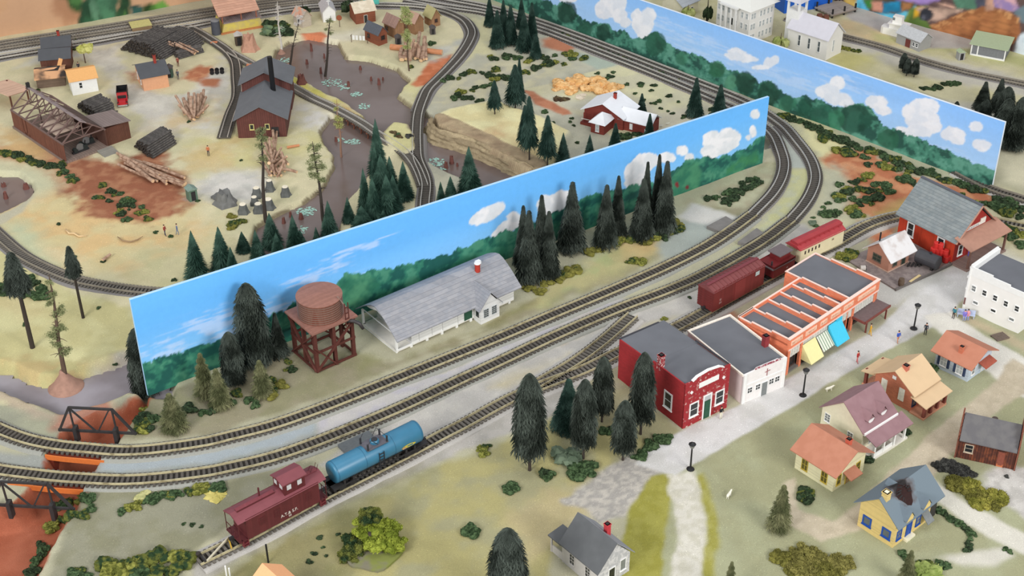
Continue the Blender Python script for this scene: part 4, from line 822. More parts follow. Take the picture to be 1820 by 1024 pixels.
for k in range(8): o.lathe([(R + .02, 0), (R + .07, .03), (R + .07, .09), (R + .02, .12)], (cx, cy, zt + .45 + k * .36), 40)
b.part('tank_hoops', o, mat('hoops_dark', (120, 96, 84), .5, .1), tk)
o = MB(); o.lathe([(R + .1, 0), (R + .1, .12), (.05, .38)], (cx, cy, zt + 3.38), 40); b.part('tank_lid', o, TT, tk)
o = MB(); sx = b.L * .82
for q in (-.28, .28): o.bar((sx + q, -.35, zt - .9), (sx + q, -.35, zt + 3.0), .12)
for k in range(4): o.bar((sx - .28, -.35, zt - .6 + k * .95), (sx + .28, -.35, zt - .6 + k * .95), .12)
b.part('spout_frame', o, TW)
o = MB(); o.bar((sx + .35, -.2, zt + 1.7), (sx - .7, .7, zt + 3.9), .12); b.part('counterweight_bar', o, mat('bar_grey', (140, 120, 108)))
o = MB(); o.tube([(sx + .1, -.1, zt - .15), (sx + .7, -.8, zt - .1), (sx + 1.3, -1.4, zt - .5), (sx + 1.6, -1.8, zt - 1.3)], [.3, .28, .26, .24], 12); b.part('spout', o, mat('spout_iron', (64, 60, 60), .45, .1, metal=.3), smooth=True)

# ---- 3 red brick store
REDB = mat('red_brick_side', (166, 44, 48), 0.8, 0.10, .6, rows=(.5, .2, .02, 'h'), mort=(140, 40, 44))
REDF = mat('red_brick_worn', (160, 42, 48), 0.8, 0.12, 1, rows=(.5, .2, .02, 'h'), mort=(140, 40, 44), rgb2=(226, 206, 196), mixs=2.1, mpos=.66)
TAR = mat('tar_roof', (104, 106, 112), 0.9, 0.07, .35); TARD = mat('tar_seam', (62, 62, 68), .8)
b = Bld('brick_store', 'red brick store with worn white-flecked front and arched parapet at the street', 'building', (1212.2, 762), (1290, 724), (1098.3, 671.8))
hw = 7.6
mb = MB(); mb.box(0, b.L, 0, b.W, -.3, hw - 1.3); mb.box(0, .18, 0, b.W * .48, hw - 1.3, hw - .3); mb.prism([(b.W * .48, hw - 1.3), (b.W, hw - 1.3), (b.W, hw - .9), (b.W * .48, hw - .66)], 'x', 0, .18)
b.part('walls', mb, REDB)
mb = MB(); mb.prism([(0, -.3), (b.L, -.3), (b.L, hw - .2), (b.L * .85, hw - .2), (b.L * .75, hw + .25), (b.L * .5, hw + .5), (b.L * .25, hw + .25), (b.L * .15, hw - .2), (0, hw - .1)], 'y', -.12, .12); b.part('front_wall', mb, REDF)
mb = MB()
for i, (x0, z0, x1, z1) in enumerate(((b.L * .15, hw - .2, b.L * .25, hw + .25), (b.L * .25, hw + .25, b.L * .5, hw + .5), (b.L * .5, hw + .5, b.L * .75, hw + .25), (b.L * .75, hw + .25, b.L * .85, hw - .2))): mb.bar((x0, 0, z0 + .06), (x1, 0, z1 + .06), .4, .14)
b.part('parapet_cap', mb, WHITE)
mb = MB(); mb.prism([(.15, hw - .55), (b.W * .48, hw - .62), (b.W * .48, hw - .9), (.15, hw - .9)], 'x', .1, b.L - .1); mb.prism([(b.W * .48, hw - .66), (b.W, hw - .9), (b.W, hw - 1.2), (b.W * .48, hw - 1.1)], 'x', .16, b.L + .1); b.part('roof', mb, TAR)
mb = MB(); mb.bar((b.L - .05, .2, hw - .28), (b.L - .05, b.W * .5, hw - .34), .2, .16); mb.bar((0, b.W, hw - .85), (b.L * .9, b.W, hw - .9), .25, .14); b.part('roof_edge_strip', mb, TARD)
mb = MB(); b.part('sign_board', MB().box(b.L * .3, b.L * .74, -.2, -.1, hw - 1.75, hw - .95), WHITE)
for x in (b.L * .14, b.L * .86):
 mb = MB(); mb.prism([(x - .28, hw - 1.9), (x, hw - 2.2), (x + .28, hw - 1.9), (x, hw - 1.6)], 'y', -.2, -.1); b.part('diamond_ornament', mb, WHITE)
b.win('F', b.L * .22, 1.6, 1.25, 2.0, WHITE, DARK, (0, 1), .18, .12); b.win('F', b.L * .80, 1.6, 1.25, 2.0, WHITE, DARK, (0, 1), .18, .12)
b.door('F', b.L * .52, 0, 1.15, 3.9, GREEN, WHITE, .2, .9, .12)
b.win('L', 3.1, 1.7, 1.25, 2.3, WHITE, DARK, (0, 1), .22, 0)
b.chim(.35, 5.4, hw - 1, hw + 1.3, .75, mat('chimney_flecked', (150, 44, 50), .8, .1, 2, rgb2=(222, 196, 190), mixs=3, mpos=.56))

# ---- 4 white garage
WW = mat('white_worn_wall', (230, 226, 224), .7, .04, 2); WPK = mat('white_pinkish', (222, 206, 204), .7, .05, 1)
b = Bld('white_shop', 'low white shop with a tar roof between the red brick store and the orange row', 'building', (1316, 717.5), (1384, 680), (1197.5, 593), base=0, W=12.0)
_t = b.f(1201, 595, z=5.0); b.W = max(8, _t[1]); b.L -= .15
mb = MB(); mb.box(0, b.L, 0, b.W, -.2, 4.6); b.part('walls', mb, WPK)
mb = MB(); mb.prism([(0, -.2), (b.L, -.2), (b.L, 5.1), (b.L * .86, 5.1), (b.L * .8, 5.35), (b.L * .3, 5.3), (b.L * .25, 5.0), (0, 4.9)], 'y', -.15, .1); b.part('front_wall', mb, WW)
mb = MB(); mb.box(0.05, b.L - .05, .1, b.W, 4.58, 4.72); b.part('roof', mb, TAR)
mb = MB(); mb.box(-.1, .15, 0, b.W, 4.6, 4.9); mb.box(b.L - .15, b.L + .1, 0, b.W, 4.6, 5.0); mb.box(-.1, b.L + .1, b.W - .15, b.W + .1, 4.6, 4.95); b.part('parapet_cap', mb, mat('cap_cream', (238, 228, 214), .6))
mb = MB(); mb.box(b.L * .25, b.L * .86, -.19, -.13, 5.12, 5.42); b.part('peeled_edge', mb, mat('peeled_maroon', (150, 70, 84), .8, .1, 3, rgb2=(230, 220, 220), mixs=3, mpos=.56))
for x in (b.L * .17, b.L * .36, b.L * .82): b.win('F', x, 1.5, .75, .85, WHITE, DARK, (1, 1), .06, .15, False)
b.win('F', b.L * .68, 1.5, .75, .85, WHITE, DARK, (1, 1), .06, .15, False)
b.door('F', b.L * .52, 0, 1.0, 2.3, DARKG, WHITE, .08, 0, .15)
mb = MB(); mb.box(0, b.L, -.22, -.15, 2.95, 3.15); mb.box(0, .5, -.25, -.15, 0, 4.9); mb.box(b.L - .45, b.L, -.25, -.15, 0, 5.1); b.part('front_trim', mb, WHITE)
mb = MB(); mb.bar((b.L * .55, -.2, 3.3), (b.L * .55, -.2, 4.5), .07); mb.bar((b.L * .5, -.2, 4.0), (b.L * .62, -.2, 4.1), .06); b.part('sign_bracket', mb, mat('bracket_red', (150, 90, 90)))
b.chim(b.L - .45, 3.9, 4.6, 6.5, .75, mat('chimney_maroon', (140, 52, 56), .8))

# ---- 5 orange row of stores
ORG = mat('orange_brick', (234, 138, 102), 0.75, 0.04, .5, rows=(.5, .2, .015, 'h'), mort=(222, 124, 90)); PKW = mat('pinkish_white', (236, 208, 196), .7, .03)
SIGN = mat('sign_panel', (236, 196, 172), .7, .06, 3); GLASSW = mat('storefront_pale', (214, 212, 204), .4, .1, 1.5)
b = Bld('store_row', 'long orange row of stores with stepped party walls and a flat grey roof', 'building', (1402.6, 604.7), (1576, 503.6), (1304.4, 559), z=6.0, base=0)
hz_, Lr = 6.0, b.L; xs = [0, 3.26, 6.6, 9.4, 12.3, 14.35]; D1 = 8.85; D2 = 11.4
b.part('roof', MB().box(0.05, 14.4, .1, D1, 4.9, 5.05), TAR); b.part('roof', MB().box(14.4, Lr - .1, .1, D2, 5.35, 5.5), TAR)
mb = MB(); mb.box(0, .2, 0, D1, -.2, 5.2); mb.box(14.25, 14.45, 0, D2, -.2, 5.2); mb.box(Lr - .2, Lr, 0, D2, -.2, 5.3); mb.box(0, 14.4, D1 - .2, D1, -.2, 5.6); mb.box(14.3, Lr, D2 - .2, D2, -.2, 5.5)
mb.box(0.2, Lr - .2, 2.0, 2.2, 0, 4.9)
b.part('walls', mb, ORG)
def stepwall(x, Dp, za, n=1):
 mb = MB(); cp = MB()
 for (y0, y1, zt) in ((0, Dp * .34, za), (Dp * .34, Dp * .74, za - .28), (Dp * .74, Dp, za - .55)):
  mb.box(x, x + .24, y0, y1, 4.9, zt); cp.box(x - .01, x + .25, y0, y1 + .02, zt, zt + .1)
 w = b.part('party_wall', mb, ORG); b.part('wall_coping', cp, PKW, w)
for x in xs[:5]: stepwall(x, D1, 6.0)
stepwall(14.3, D2, 6.15); stepwall(Lr - .28, D2, 6.15)
mb = MB(); mb.box(-.02, Lr, -.12, .18, 4.1, 6.05); fas = b.part('front_fascia', mb, ORG)
mb = MB(); mb.box(-.1, Lr + .06, -.2, .26, 6.05, 6.2); mb.box(-.02, Lr, -.2, -.12, 4.15, 4.35); b.part('wall_coping', mb, PKW, fas)
for i, (x0, x1) in enumerate(((.4, 3.0), (3.7, 6.3), (7.2, 8.8), (9.7, 12.0), (12.8, 15.2), (16.4, 20.8))):
 mb = MB(); mb.box(x0, x1, -.2, -.12, 4.85, 5.6); mb.box(x0 + .1, x1 - .1, -.24, -.2, 4.95, 5.5); sg = b.part('store_sign', mb, SIGN, fas)
 mb = MB(); rr = random.Random(i); x = x0 + .2
 while x < x1 - .3:
  w = rr.uniform(.14, .24); mb.box(x, x + w * .35, -.26, -.24, 5.05, 5.4); mb.box(x, x + w, -.26, -.24, 5.3 if rr.random() < .5 else 5.05, 5.4 if rr.random() < .5 else 5.14); x += w + .12
 b.part('sign_lettering', mb, mat('sign_lettering_pale', (226, 170, 140)), sg)
mb = MB(); mb.box(-.02, 3.2, D1 - .2, D1, 5.55, 5.7); mb.box(-.05, 14.3, D1 - .15, D1 + .1, 5.55, 5.7); mb.box(14.3, Lr, D2 - .15, D2 + .1, 5.5, 5.65); b.part('back_coping', mb, PKW)
for x in (0, 2.95, 12.3, 15.4, 20.9):
 b.part('pilaster', MB().box(x, x + .5, -.12, .3, -.1, 4.2), ORG)
for x0, x1 in ((.5, 2.95), (3.45, 12.3), (12.8, 15.4), (15.9, 20.9)):
 mb = MB(); mb.box(x0, x1, .05, .15, 2.6, 4.12); mb.box(x0, x1, .0, .06, 3.3, 3.38)
 k = x0
 while k < x1: mb.box(k, k + .07, -.02, .06, 2.6, 4.12); k += .62
 b.part('clerestory_panel', mb, GLASSW)
 mb = MB(); mb.box(x0, x1, .6, .7, .0, 2.6); b.part('shop_window', mb, DARK)
 mb = MB(); k = x0
 while k < x1: mb.box(k, k + .1, .5, .62, 0, 2.6); k += 1.1
 mb.box(x0, x1, .5, .62, 0, .4); b.part('shop_front_frame', mb, mat('shop_frame_dark', (80, 62, 56)))
def awning(x0, x1, z0, z1, d, m, th=.06, pan=True):
 mb = MB(); mb.add([(x0, -.15, z1), (x1, -.15, z1), (x1, -d, z0), (x0, -d, z0), (x0, -.15, z1 - th), (x1, -.15, z1 - th), (x1, -d, z0 - th), (x0, -d, z0 - th)], [(0, 1, 2, 3), (4, 5, 6, 7), (0, 1, 5, 4), (3, 2, 6, 7), (0, 3, 7, 4), (1, 2, 6, 5)])
 if pan:
  for x in (x0, x1 - .04): mb.prism([(-.15, z1 - th), (-d, z0), (-.15, z0)], 'x', x, x + .04)
 return b.part('awning', mb, m)
awning(3.3, 6.3, 1.1, 3.5, 2.0, mat('awning_cream', (226, 220, 160), .8, .03));
ST = mat('awning_striped', (220, 224, 210), .8, .02, rows=(.01, .5, .14, 'x'), mort=(112, 140, 112))
ST.node_tree.nodes['Brick Texture'].inputs['Brick Width'].default_value = .5; ST.node_tree.nodes['Brick Texture'].inputs['Row Height'].default_value = 90; ST.node_tree.nodes['Brick Texture'].inputs['Mortar Size'].default_value = .09
awning(6.6, 9.2, 1.5, 3.3, 1.7, ST, pan=False); awning(9.4, 12.4, 1.2, 3.9, 2.1, mat('awning_turquoise', (64, 190, 224), .6, .03))
mb = MB(); mb.box(11.2, 12.6, -.3, -.1, 3.3, 4.1); b.part('awning_valance', mb, mat('awning_turquoise', (0, 0, 0)))
mb = MB(); mb.box(15.6, Lr + .2, -2.3, .1, 2.35, 2.5); cn = b.part('canopy', mb, mat('canopy_dark', (108, 92, 92), .85, .1, 2))
mb = MB(); mb.box(15.55, Lr + .25, -2.4, -2.25, 2.2, 2.55); mb.box(15.5, 15.65, -2.4, .1, 2.2, 2.55); b.part('canopy_edge', mb, mat('canopy_edge_red', (120, 64, 56)), cn)
for x in (16.6, Lr - .2):
 b.part('canopy_post', MB().box(x, x + .18, -2.1, -1.9, 0, 2.3), mat('canopy_edge_red', (0, 0, 0)), cn)
b.part('sidewalk_step', MB().box(.4, 15.6, -.1, .6, 0, .18), mat('step_grey', (120, 116, 112)))

# ---- 6 white two-storey building at the right edge
b = Bld('white_corner_building', 'large white two-storey building with a flat dark roof at the street corner', 'building', (1809.5, 592.5), None, (1713, 548.5), base=0, L=9)
b.L = max(6, b.f(1767, 440, z=7.2)[0])
hh = 7.2
WSM = mat('white_smooth', (232, 230, 226), .7, .02, 1)
mb = MB(); mb.box(0, b.L, 0, b.W, -.3, hh - .6); b.part('walls', mb, WSM)
mb = MB(); mb.box(-.03, .2, 0, b.W * .3, hh - 1.2, hh - .35); mb.box(-.03, .2, b.W * .3, b.W * .62, hh - 1.2, hh - .05)
mb.box(-.03, .2, b.W * .62, b.W, hh - 1.2, hh + .25); mb.box(.2, b.L, b.W - .3, b.W - .02, hh - 1.2, hh + .3); mb.box(.2, b.L, 0.01, .2, hh - 1.2, hh - .4); b.part('parapet', mb, WHITE)
b.part('roof', MB().box(.1, b.L - .1, .1, b.W - .2, hh - .62, hh - .52), TAR)
mb = MB()
for z, d in ((3.2, .5), (5.2, .6), (6.9, .45), (hh + .1, .3)): mb.box(.2, b.L, b.W, b.W + d, z, z + .35)
mb.box(-.1, b.L, b.W, b.W + .25, -.2, hh); b.part('street_facade', mb, WHITE)
b.part('facade_window', MB().box(-.13, -.08, b.W - .05, b.W + .2, .8, 2.0), mat('brown_pane', (120, 84, 80)))
for u, v in ((1730, 514), (1749, 522), (1768, 531), (1787, 541), (1806.5, 550)):
 q = b.f(u, v + 3, x=0); b.win('L', q[1], q[2], .62, .85, WHITE, DARK if u > 1745 else DARKG, (0, 1), .07)
for u, v in ((1733.5, 538), (1765, 552), (1797.5, 567.5)):
 q = b.f(u, v + 2, x=0); b.win('L', q[1], q[2], .75, .4, WHITE, DARK if 1750 < u < 1780 else DARKG, (0, 0), .07)

# ---- 7 big red freight house
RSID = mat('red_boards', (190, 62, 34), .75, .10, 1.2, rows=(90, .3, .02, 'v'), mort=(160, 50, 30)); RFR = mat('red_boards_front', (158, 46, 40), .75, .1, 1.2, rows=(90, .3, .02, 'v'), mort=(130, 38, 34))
SLATE = mat('slate_shingles', (126, 134, 136), .85, .05, 1.2, rows=(3.0, .36, .025, 'h'), mort=(104, 112, 114), rgb2=(138, 144, 144)); PORCH = mat('porch_brown', (172, 130, 112), .85, .06, 1.5); DECKB = mat('deck_boards', (134, 112, 104), .85, .08, 1, rows=(90, .4, .03, 'y'), mort=(100, 82, 76))
b = Bld('freight_house', 'large red wooden store with a steep grey shingle roof and a covered front porch', 'building', (1691, 469), (1754, 433), (1596, 418), base=0)
L_, W_ = b.L, b.W
mb = MB(); b.gwalls(RSID, 4.4, 8.6, 'y', 0, L_, 0, W_)
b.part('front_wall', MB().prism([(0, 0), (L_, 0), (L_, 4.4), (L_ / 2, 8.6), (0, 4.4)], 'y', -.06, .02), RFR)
mb = MB(); gable(mb, -.6, L_ + .6, -.5, W_ + .5, 4.0, 9.0, 'y', .18); rf = b.part('roof', mb, SLATE)
mb = MB(); mb.bar((-.6, -.55, 4.05), (L_ / 2, -.55, 9.05), .14, .3, 0, (0, 1, 0)); mb.bar((L_ + .6, -.55, 4.05), (L_ / 2, -.55, 9.05), .14, .3, 0, (0, 1, 0)); b.part('barge_boards', mb, PORCH, rf)
mb = MB(); mb.bar((L_ / 2, -.5, 9.2), (L_ / 2, W_ + .5, 9.2), .5, .12); b.part('ridge_cap', mb, mat('ridge_dark', (92, 94, 104)), rf)
mb = MB(); mb.add([(-.5, .0, 5.0), (L_ + .5, .0, 5.0), (L_ + .5, -3.3, 4.0), (-.5, -3.3, 4.0), (-.5, .0, 4.85), (L_ + .5, .0, 4.85), (L_ + .5, -3.3, 3.85), (-.5, -3.3, 3.85)], [(0, 1, 2, 3), (4, 5, 6, 7), (0, 1, 5, 4), (3, 2, 6, 7), (0, 3, 7, 4), (1, 2, 6, 5)]); b.part('porch_roof', mb, PORCH)
b.part('porch_deck', MB().box(-.3, L_ + .3, -3.1, 0, 0, .35), DECKB)
for x in (.1, L_ - .2):
 b.part('porch_post', MB().box(x, x + .3, -2.9, -2.6, .35, 3.95), mat('post_brown', (110, 80, 70)))
b.win('L', W_ * .22 + .2, 1.3, 1.0, 2.1, WHITE, DARK, (0, 1), .22); b.win('L', W_ * .78, 1.3, 1.0, 2.1, WHITE, DARK, (0, 1), .22)
b.win('F', 1.6, 1.2, .9, 1.7, WHITE, DARK, (0, 1), .16, .06); b.win('F', L_ - 1.4, 1.6, 1.0, .8, WHITE, DARK, (0, 0), .16, .06)
b.door('F', L_ * .5, .35, 1.0, 2.8, DARKG, WHITE, .2, 0, .06)
mb = MB(); mb.box(1.2, L_ - 2.6, -.2, -.08, 5.25, 5.75); mb.box(L_ - 3.9, L_ - 2.6, -.22, -.08, 5.3, 6.3); sg = b.part('store_sign', mb, OFFW)
mb = MB()
for k in range(9): mb.box(1.5 + k * .42, 1.7 + k * .42, -.24, -.19, 5.38, 5.62)
b.part('sign_lettering', mb, mat('sign_grey', (150, 150, 160)), sg)
b.part('loading_dock', MB().box(-3.0, 0, .2, 3.4, 0, .3), DECKB)

# ---- 8 fuel office with white roof
TANW = mat('tan_wall', (176, 128, 108), .8, .05, 1.5); MET = mat('white_metal_roof', (214, 212, 212), .55, .06, .5, rgb2=(190, 180, 176));
b = Bld('fuel_office', 'small brown office with a white metal roof on the dark oil yard pad', 'office', (1577, 487), (1612, 468), (1540, 466), base=.2)
_ = b
b.gwalls(TANW, 2.9, 4.6, 'x'); b.part('base_course', MB().box(-.1, b.L + .1, -.1, b.W + .1, -.3, .25), mat('base_pale', (196, 168, 150)))
mb = MB(); gable(mb, -.7, b.L + .7, -.9, b.W + .6, 2.3, 4.7, 'x', .12); b.part('roof', mb, MET)
b.win('L', b.W * .55, 1.1, 1.5, 1.1, mat('frame_greybrown', (110, 96, 86)), mat('pane_green', (50, 62, 54), .3), (1, 1), .1)
b.win('F', b.L * .3, .8, .9, 1.3, mat('frame_greybrown', (0, 0, 0)), mat('pane_green', (0, 0, 0)), (0, 1), .1); b.door('F', b.L * .72, .2, .8, 1.9, mat('pane_green', (0, 0, 0)), mat('frame_greybrown', (0, 0, 0)))
o = MB(); o.tube([(b.L * .3, b.W * .8, 3.6), (b.L * .3, b.W * .8, 5.2)], .13, 10); b.part('stovepipe', o, BLACK)
# ------------------------------------------------------------------ town houses
def awn(b, side_x0, x1, y0, y1, z0, z1, name, m, th=.12):
 mb = MB(); mb.add([(side_x0, y1, z1), (x1, y1, z1), (x1, y0, z0), (side_x0, y0, z0), (side_x0, y1, z1 - th), (x1, y1, z1 - th), (x1, y0, z0 - th), (side_x0, y0, z0 - th)], [(0, 1, 2, 3), (4, 5, 6, 7), (0, 1, 5, 4), (3, 2, 6, 7), (0, 3, 7, 4), (1, 2, 6, 5)])
 return b.part(name, mb, m)
PEACH = mat('peach_roof', (182, 122, 98), .8, .04, .8, rgb2=(178, 118, 94)); PALEBL = mat('pale_blue_wall', (192, 204, 216), .75, .03, 2, rows=(90, .22, .015, 'h'), mort=(170, 182, 196)); NAVY = mat('navy_shutter', (48, 62, 92), .6)
b = Bld('cottage', 'pale blue cottage with navy shutters and a peach-coloured roof', 'house', (1718.3, 680), (1757, 650), (1660, 650.5), base=0)
b.gwalls(PALEBL, 2.95, 4.35, 'y'); mb = MB(); gable(mb, -.7, b.L + .7, -.7, b.W + .6, 2.65, 4.45, 'y', .12); b.part('roof', mb, PEACH)
for q in (.27, .75): b.win('L', b.W * q, .8, .95, 1.5, WHITE, PALEG, (1, 1), .08, shut=NAVY)
b.door('F', b.L * .62, 0, .8, 1.9, mat('door_pale', (200, 204, 206)), PALEBL); b.win('F', b.L * .2, .9, .7, 1.2, WHITE, DARKG, (0, 1), .08)
awn(b, b.L * .4, b.L * .9, -1.3, 0, 1.9, 2.3, 'door_hood', mat('hood_red', (160, 84, 66)))
b.chim(1.0, b.W * .42, 2.6, 4.6, .55, mat('chimney_peach', (196, 116, 88)))

TERR = mat('terracotta_roof', (180, 122, 98), .8, .04, .8, rgb2=(174, 116, 92)); YELW = mat('cream_yellow_wall', (226, 220, 182), .75, .03, 2, rows=(90, .22, .015, 'h'), mort=(208, 200, 160)); OCH = mat('ochre_trim', (190, 168, 70), .7); OLIVEP = mat('olive_pane', (92, 84, 40), .4)
b = Bld('cottage', 'cream-yellow cottage with a terracotta roof at the turn of the dirt lane', 'house', (1479, 875), (1530, 836), (1414.6, 830), base=0)
b.gwalls(YELW, 3.5, 5.3, 'y'); mb = MB(); gable(mb, -.8, b.L + .8, -.8, b.W + .5, 3.1, 5.4, 'y', .12); b.part('roof', mb, TERR)
for q in (.24, .75): b.win('L', b.W * q, .75, .85, 1.6, OCH, OLIVEP, (1, 1), .08)
for q in (.16, .78): b.win('F', b.L * q, .8, .7, 1.5, OCH, OLIVEP, (0, 1), .08)
b.door('F', b.L * .47, 0, .8, 1.9, mat('door_tan', (160, 130, 90)), OCH); awn(b, b.L * .28, b.L * .66, -1.4, 0, 1.8, 2.3, 'door_hood', TERR)
b.chim(b.L * .62, b.W * .2, 3.6, 5.9, .62, mat('chimney_terracotta', (196, 96, 74), .8))

MAUVE = mat('mauve_roof', (144, 112, 116), .8, .04, .7, rgb2=(138, 106, 110));
b = Bld('house', 'white house with a mauve roof, two dormers and a deep columned porch', 'house', (1534.7, 768), (1580, 735), (1466, 721), z=3.4, base=0)
b.L = 6.4; L_, W_ = b.L, b.W; er = .5
b.gwalls(CREAMP, 3.4, 6.2, 'x', ridge=W_ * er)
mb = MB(); gable(mb, -.4, L_ + .3, -.3, W_ + .3, 3.25, 6.35, 'x', .13, ridge=W_ * er); rf = b.part('roof', mb, MAUVE)
mb = MB(); mb.box(-.2, L_ + .2, -.45, -.15, 3.05, 3.4); b.part('eave_trim', mb, WHITE)
awn(b, -.1, L_ + 1.2, -2.3, -.2, 2.4, 3.2, 'porch_roof', MAUVE)
for x in (.0, L_ * .3, L_ * .64, L_ - .15): b.part('porch_post', MB().box(x, x + .28, -2.1, -1.82, .2, 2.35), WHITE)
b.part('porch_deck', MB().box(-.1, L_ + .6, -2.2, 0, -.1, .3), OFFW)
mb = MB(); mb.box(.3, L_ * .3, -2.0, -1.92, .3, .9); mb.box(L_ * .3, L_ * .62, -2.0, -1.92, .3, .9); b.part('porch_rail', mb, WHITE)
for x in (L_ * .28, L_ * .68):
 mb = MB(); mb.prism([(x - .55, 4.0), (x + .55, 4.0), (x + .55, 4.4), (x, 5.2), (x - .55, 4.4)], 'y', .4, 2.6); d = b.part('dormer', mb, MAUVE)
 mb = MB(); mb.prism([(x - .62, 4.35), (x + .62, 4.35), (x + .4, 4.0), (x + .15, 3.88), (x - .15, 3.88), (x - .4, 4.0)], 'y', .3, .42); b.part('dormer_trim', mb, WHITE, d)
 mb = MB(); gable(mb, x - .75, x + .75, .25, 3.0, 4.3, 5.3, 'y', .08); b.part('dormer_roof', mb, MAUVE, d)
for q, z in ((.85, 1.6), (.28, .9)): b.win('L', W_ * q, z, .8, 1.2, WHITE, DARKG, (1, 2), .07)
b.win('F', L_ * .3, .8, .8, 1.4, WHITE, DARKG, (1, 1), .08); b.door('F', L_ * .6, .3, .8, 2, DARKG)

BRKO = mat('orange_brown_brick', (190, 116, 90), .8, .05, .6, rows=(.5, .2, .015, 'h'), mort=(172, 100, 76)); TANR = mat('tan_roof', (204, 176, 140), .8, .03, .7); POSTR = mat('post_redbrown', (118, 62, 52), .8, .1, 3)
b = Bld('house', 'orange-brown brick house with a tan roof and porches front and back', 'house', (1616.8, 733), (1655, 707), (1551, 697), base=0)
L_, W_ = b.L, b.W
b.gwalls(BRKO, 3.4, 5.3, 'x'); mb = MB(); gable(mb, -.5, L_ + .7, -.6, W_ + .5, 3.05, 5.45, 'x', .13); b.part('roof', mb, TANR)
awn(b, -.5, L_ + .7, -2.6, -.0, 2.3, 2.95, 'porch_roof', TANR); awn(b, -.3, L_ - .3, W_, W_ + 2.2, 3.1, 2.6, 'back_porch_roof', TANR)
b.part('porch_deck', MB().box(-.2, L_ + .3, -2.3, 0, -.1, .25), mat('deck_orange', (196, 140, 112)))
for x in (.0, L_ * .3, L_ * .62, L_ - .1): b.part('porch_post', MB().box(x, x + .4, -2.2, -1.8, .2, 2.35), POSTR)
for x in (.4, L_ - .9): b.part('porch_post', MB().box(x, x + .42, W_ + 1.6, W_ + 2.0, 0, 2.7), POSTR)
b.part('back_porch_deck', MB().box(.2, L_ - .3, W_, W_ + 2.1, -.1, .25), mat('deck_orange', (0, 0, 0)))
for q in (.28, .75):
 p = MB(); b.fb(p, 'L', W_ * q - .45, W_ * q + .45, 1.1, 3.1, 0, .08); b.part('blocked_window', p, mat('white_board', (220, 216, 204), .7))
p = MB(); b.fb(p, 'L', W_ * .52 - .3, W_ * .52 + .3, 3.9, 4.4, 0, .08); b.part('gable_vent', p, WHITE)
b.win('F', L_ * .12, 1.0, .7, 1.5, NAVY, DARKG, (0, 1), .1)
b.chim(1.4, W_ * .42, 4.4, 5.9, .7, mat('chimney_brick_pink', (190, 112, 92), .8))

BGR = mat('blue_grey_roof', (106, 119, 128), .8, .04, .8, rgb2=(100, 112, 122)); YELL = mat('yellow_wall', (222, 196, 128), .75, .04, 2, rows=(90, .2, .012, 'h'), mort=(206, 178, 112)); BLUED = mat('blue_paint', (34, 78, 160), .55)
b = Bld('burnt_cottage', 'yellow cottage with blue shutters and a charred hole in its blue-grey roof', 'house', (1586, 973), (1645, 922), (1526, 931), base=0)
L_, W_ = b.L, b.W
b.gwalls(YELL, 3.7, 6.1, 'x')
ch = mat('blue_grey_roof_charred', (106, 119, 128), .85, .1)
nt = ch.node_tree; N = nt.nodes; tc = N.new('ShaderNodeTexCoord'); mp = N.new('ShaderNodeVectorMath'); mp.operation = 'DISTANCE'; mp.inputs[1].default_value = (3.4 * S, 2.3 * S, 5.8 * S)
nz = N.new('ShaderNodeTexNoise'); nz.inputs['Scale'].default_value = 120; nt.links.new(tc.outputs['Object'], nz.inputs['Vector']); nt.links.new(tc.outputs['Object'], mp.inputs[0])
ma = N.new('ShaderNodeMath'); ma.operation = 'MULTIPLY_ADD'; ma.inputs[1].default_value = .022; nt.links.new(nz.outputs[0], ma.inputs[0]); nt.links.new(mp.outputs['Value'], ma.inputs[2])
cr = N.new('ShaderNodeValToRGB'); e = cr.color_ramp.elements; e[0].position = .022; e[0].color = (*lin((34, 30, 30)), 1); e[1].position = .034; e[1].color = (*lin((106, 119, 128)), 1)
mu = cr.color_ramp.elements.new(.027); mu.color = (*lin((92, 88, 90)), 1)
nt.links.new(ma.outputs[0], cr.inputs[0]); nt.links.new(cr.outputs[0], N['Principled BSDF'].inputs['Base Color'])
mb = MB(); gable(mb, -.5, L_ + 1.6, -.7, W_ + .7, 3.4, 6.25, 'x', .13); b.part('roof', mb, ch)
mb = MB(); cxr, cyr, czr = 3.3, 1.55, 4.75
ring = [(cxr + (1.25 + .3 * sin(k * 3)) * cos(k), cyr + (1.0 + .15 * cos(k * 4)) * sin(k), 0) for k in np.linspace(0, 2 * pi, 16, endpoint=False)]
sl = (6.25 - 3.4) / (W_ / 2 + .7)
mb.poly([(x, y, 3.4 + (y + .7) * sl + .16) for x, y, _ in ring]); b.part('burnt_hole', mb, mat('charcoal_hole', (46, 26, 24), .95, .2, 3))
mb = MB()
for k in range(12):
 x, y, _ = ring[k]; mb.bar((x, y, 3.4 + (y + .7) * sl + .1), (cxr + (x - cxr) * .45, cyr + (y - cyr) * .5, 3.4 + (y + .7) * sl + .35), .16, .06)
b.part('charred_rafters', mb, SOOT)
for x, y0, nm in ((1.8, -.6, 0), (5.2, -.6, 1)):
 mb = MB(); mb.prism([(x - .65, 3.4), (x + .65, 3.4), (x + .65, 4.1), (x, 5.05), (x - .65, 4.1)], 'y', y0, 1.6); d = b.part('dormer', mb, YELL); mb = MB(); gable(mb, x - .85, x + .85, y0 - .12, 2.2, 3.9, 5.1, 'y', .08); b.part('dormer_roof', mb, BGR, d)
mb = MB(); gable(mb, L_ * .45, L_ * .62, W_ * .55, W_ * .85, 5.2, 5.9, 'y', .08); mb.prism([(L_ * .45, 4.4), (L_ * .62, 4.4), (L_ * .62, 5.2), (L_ * .535, 5.9), (L_ * .45, 5.2)], 'y', W_ * .6, W_ * .85); b.part('dormer_roof', mb, BGR)
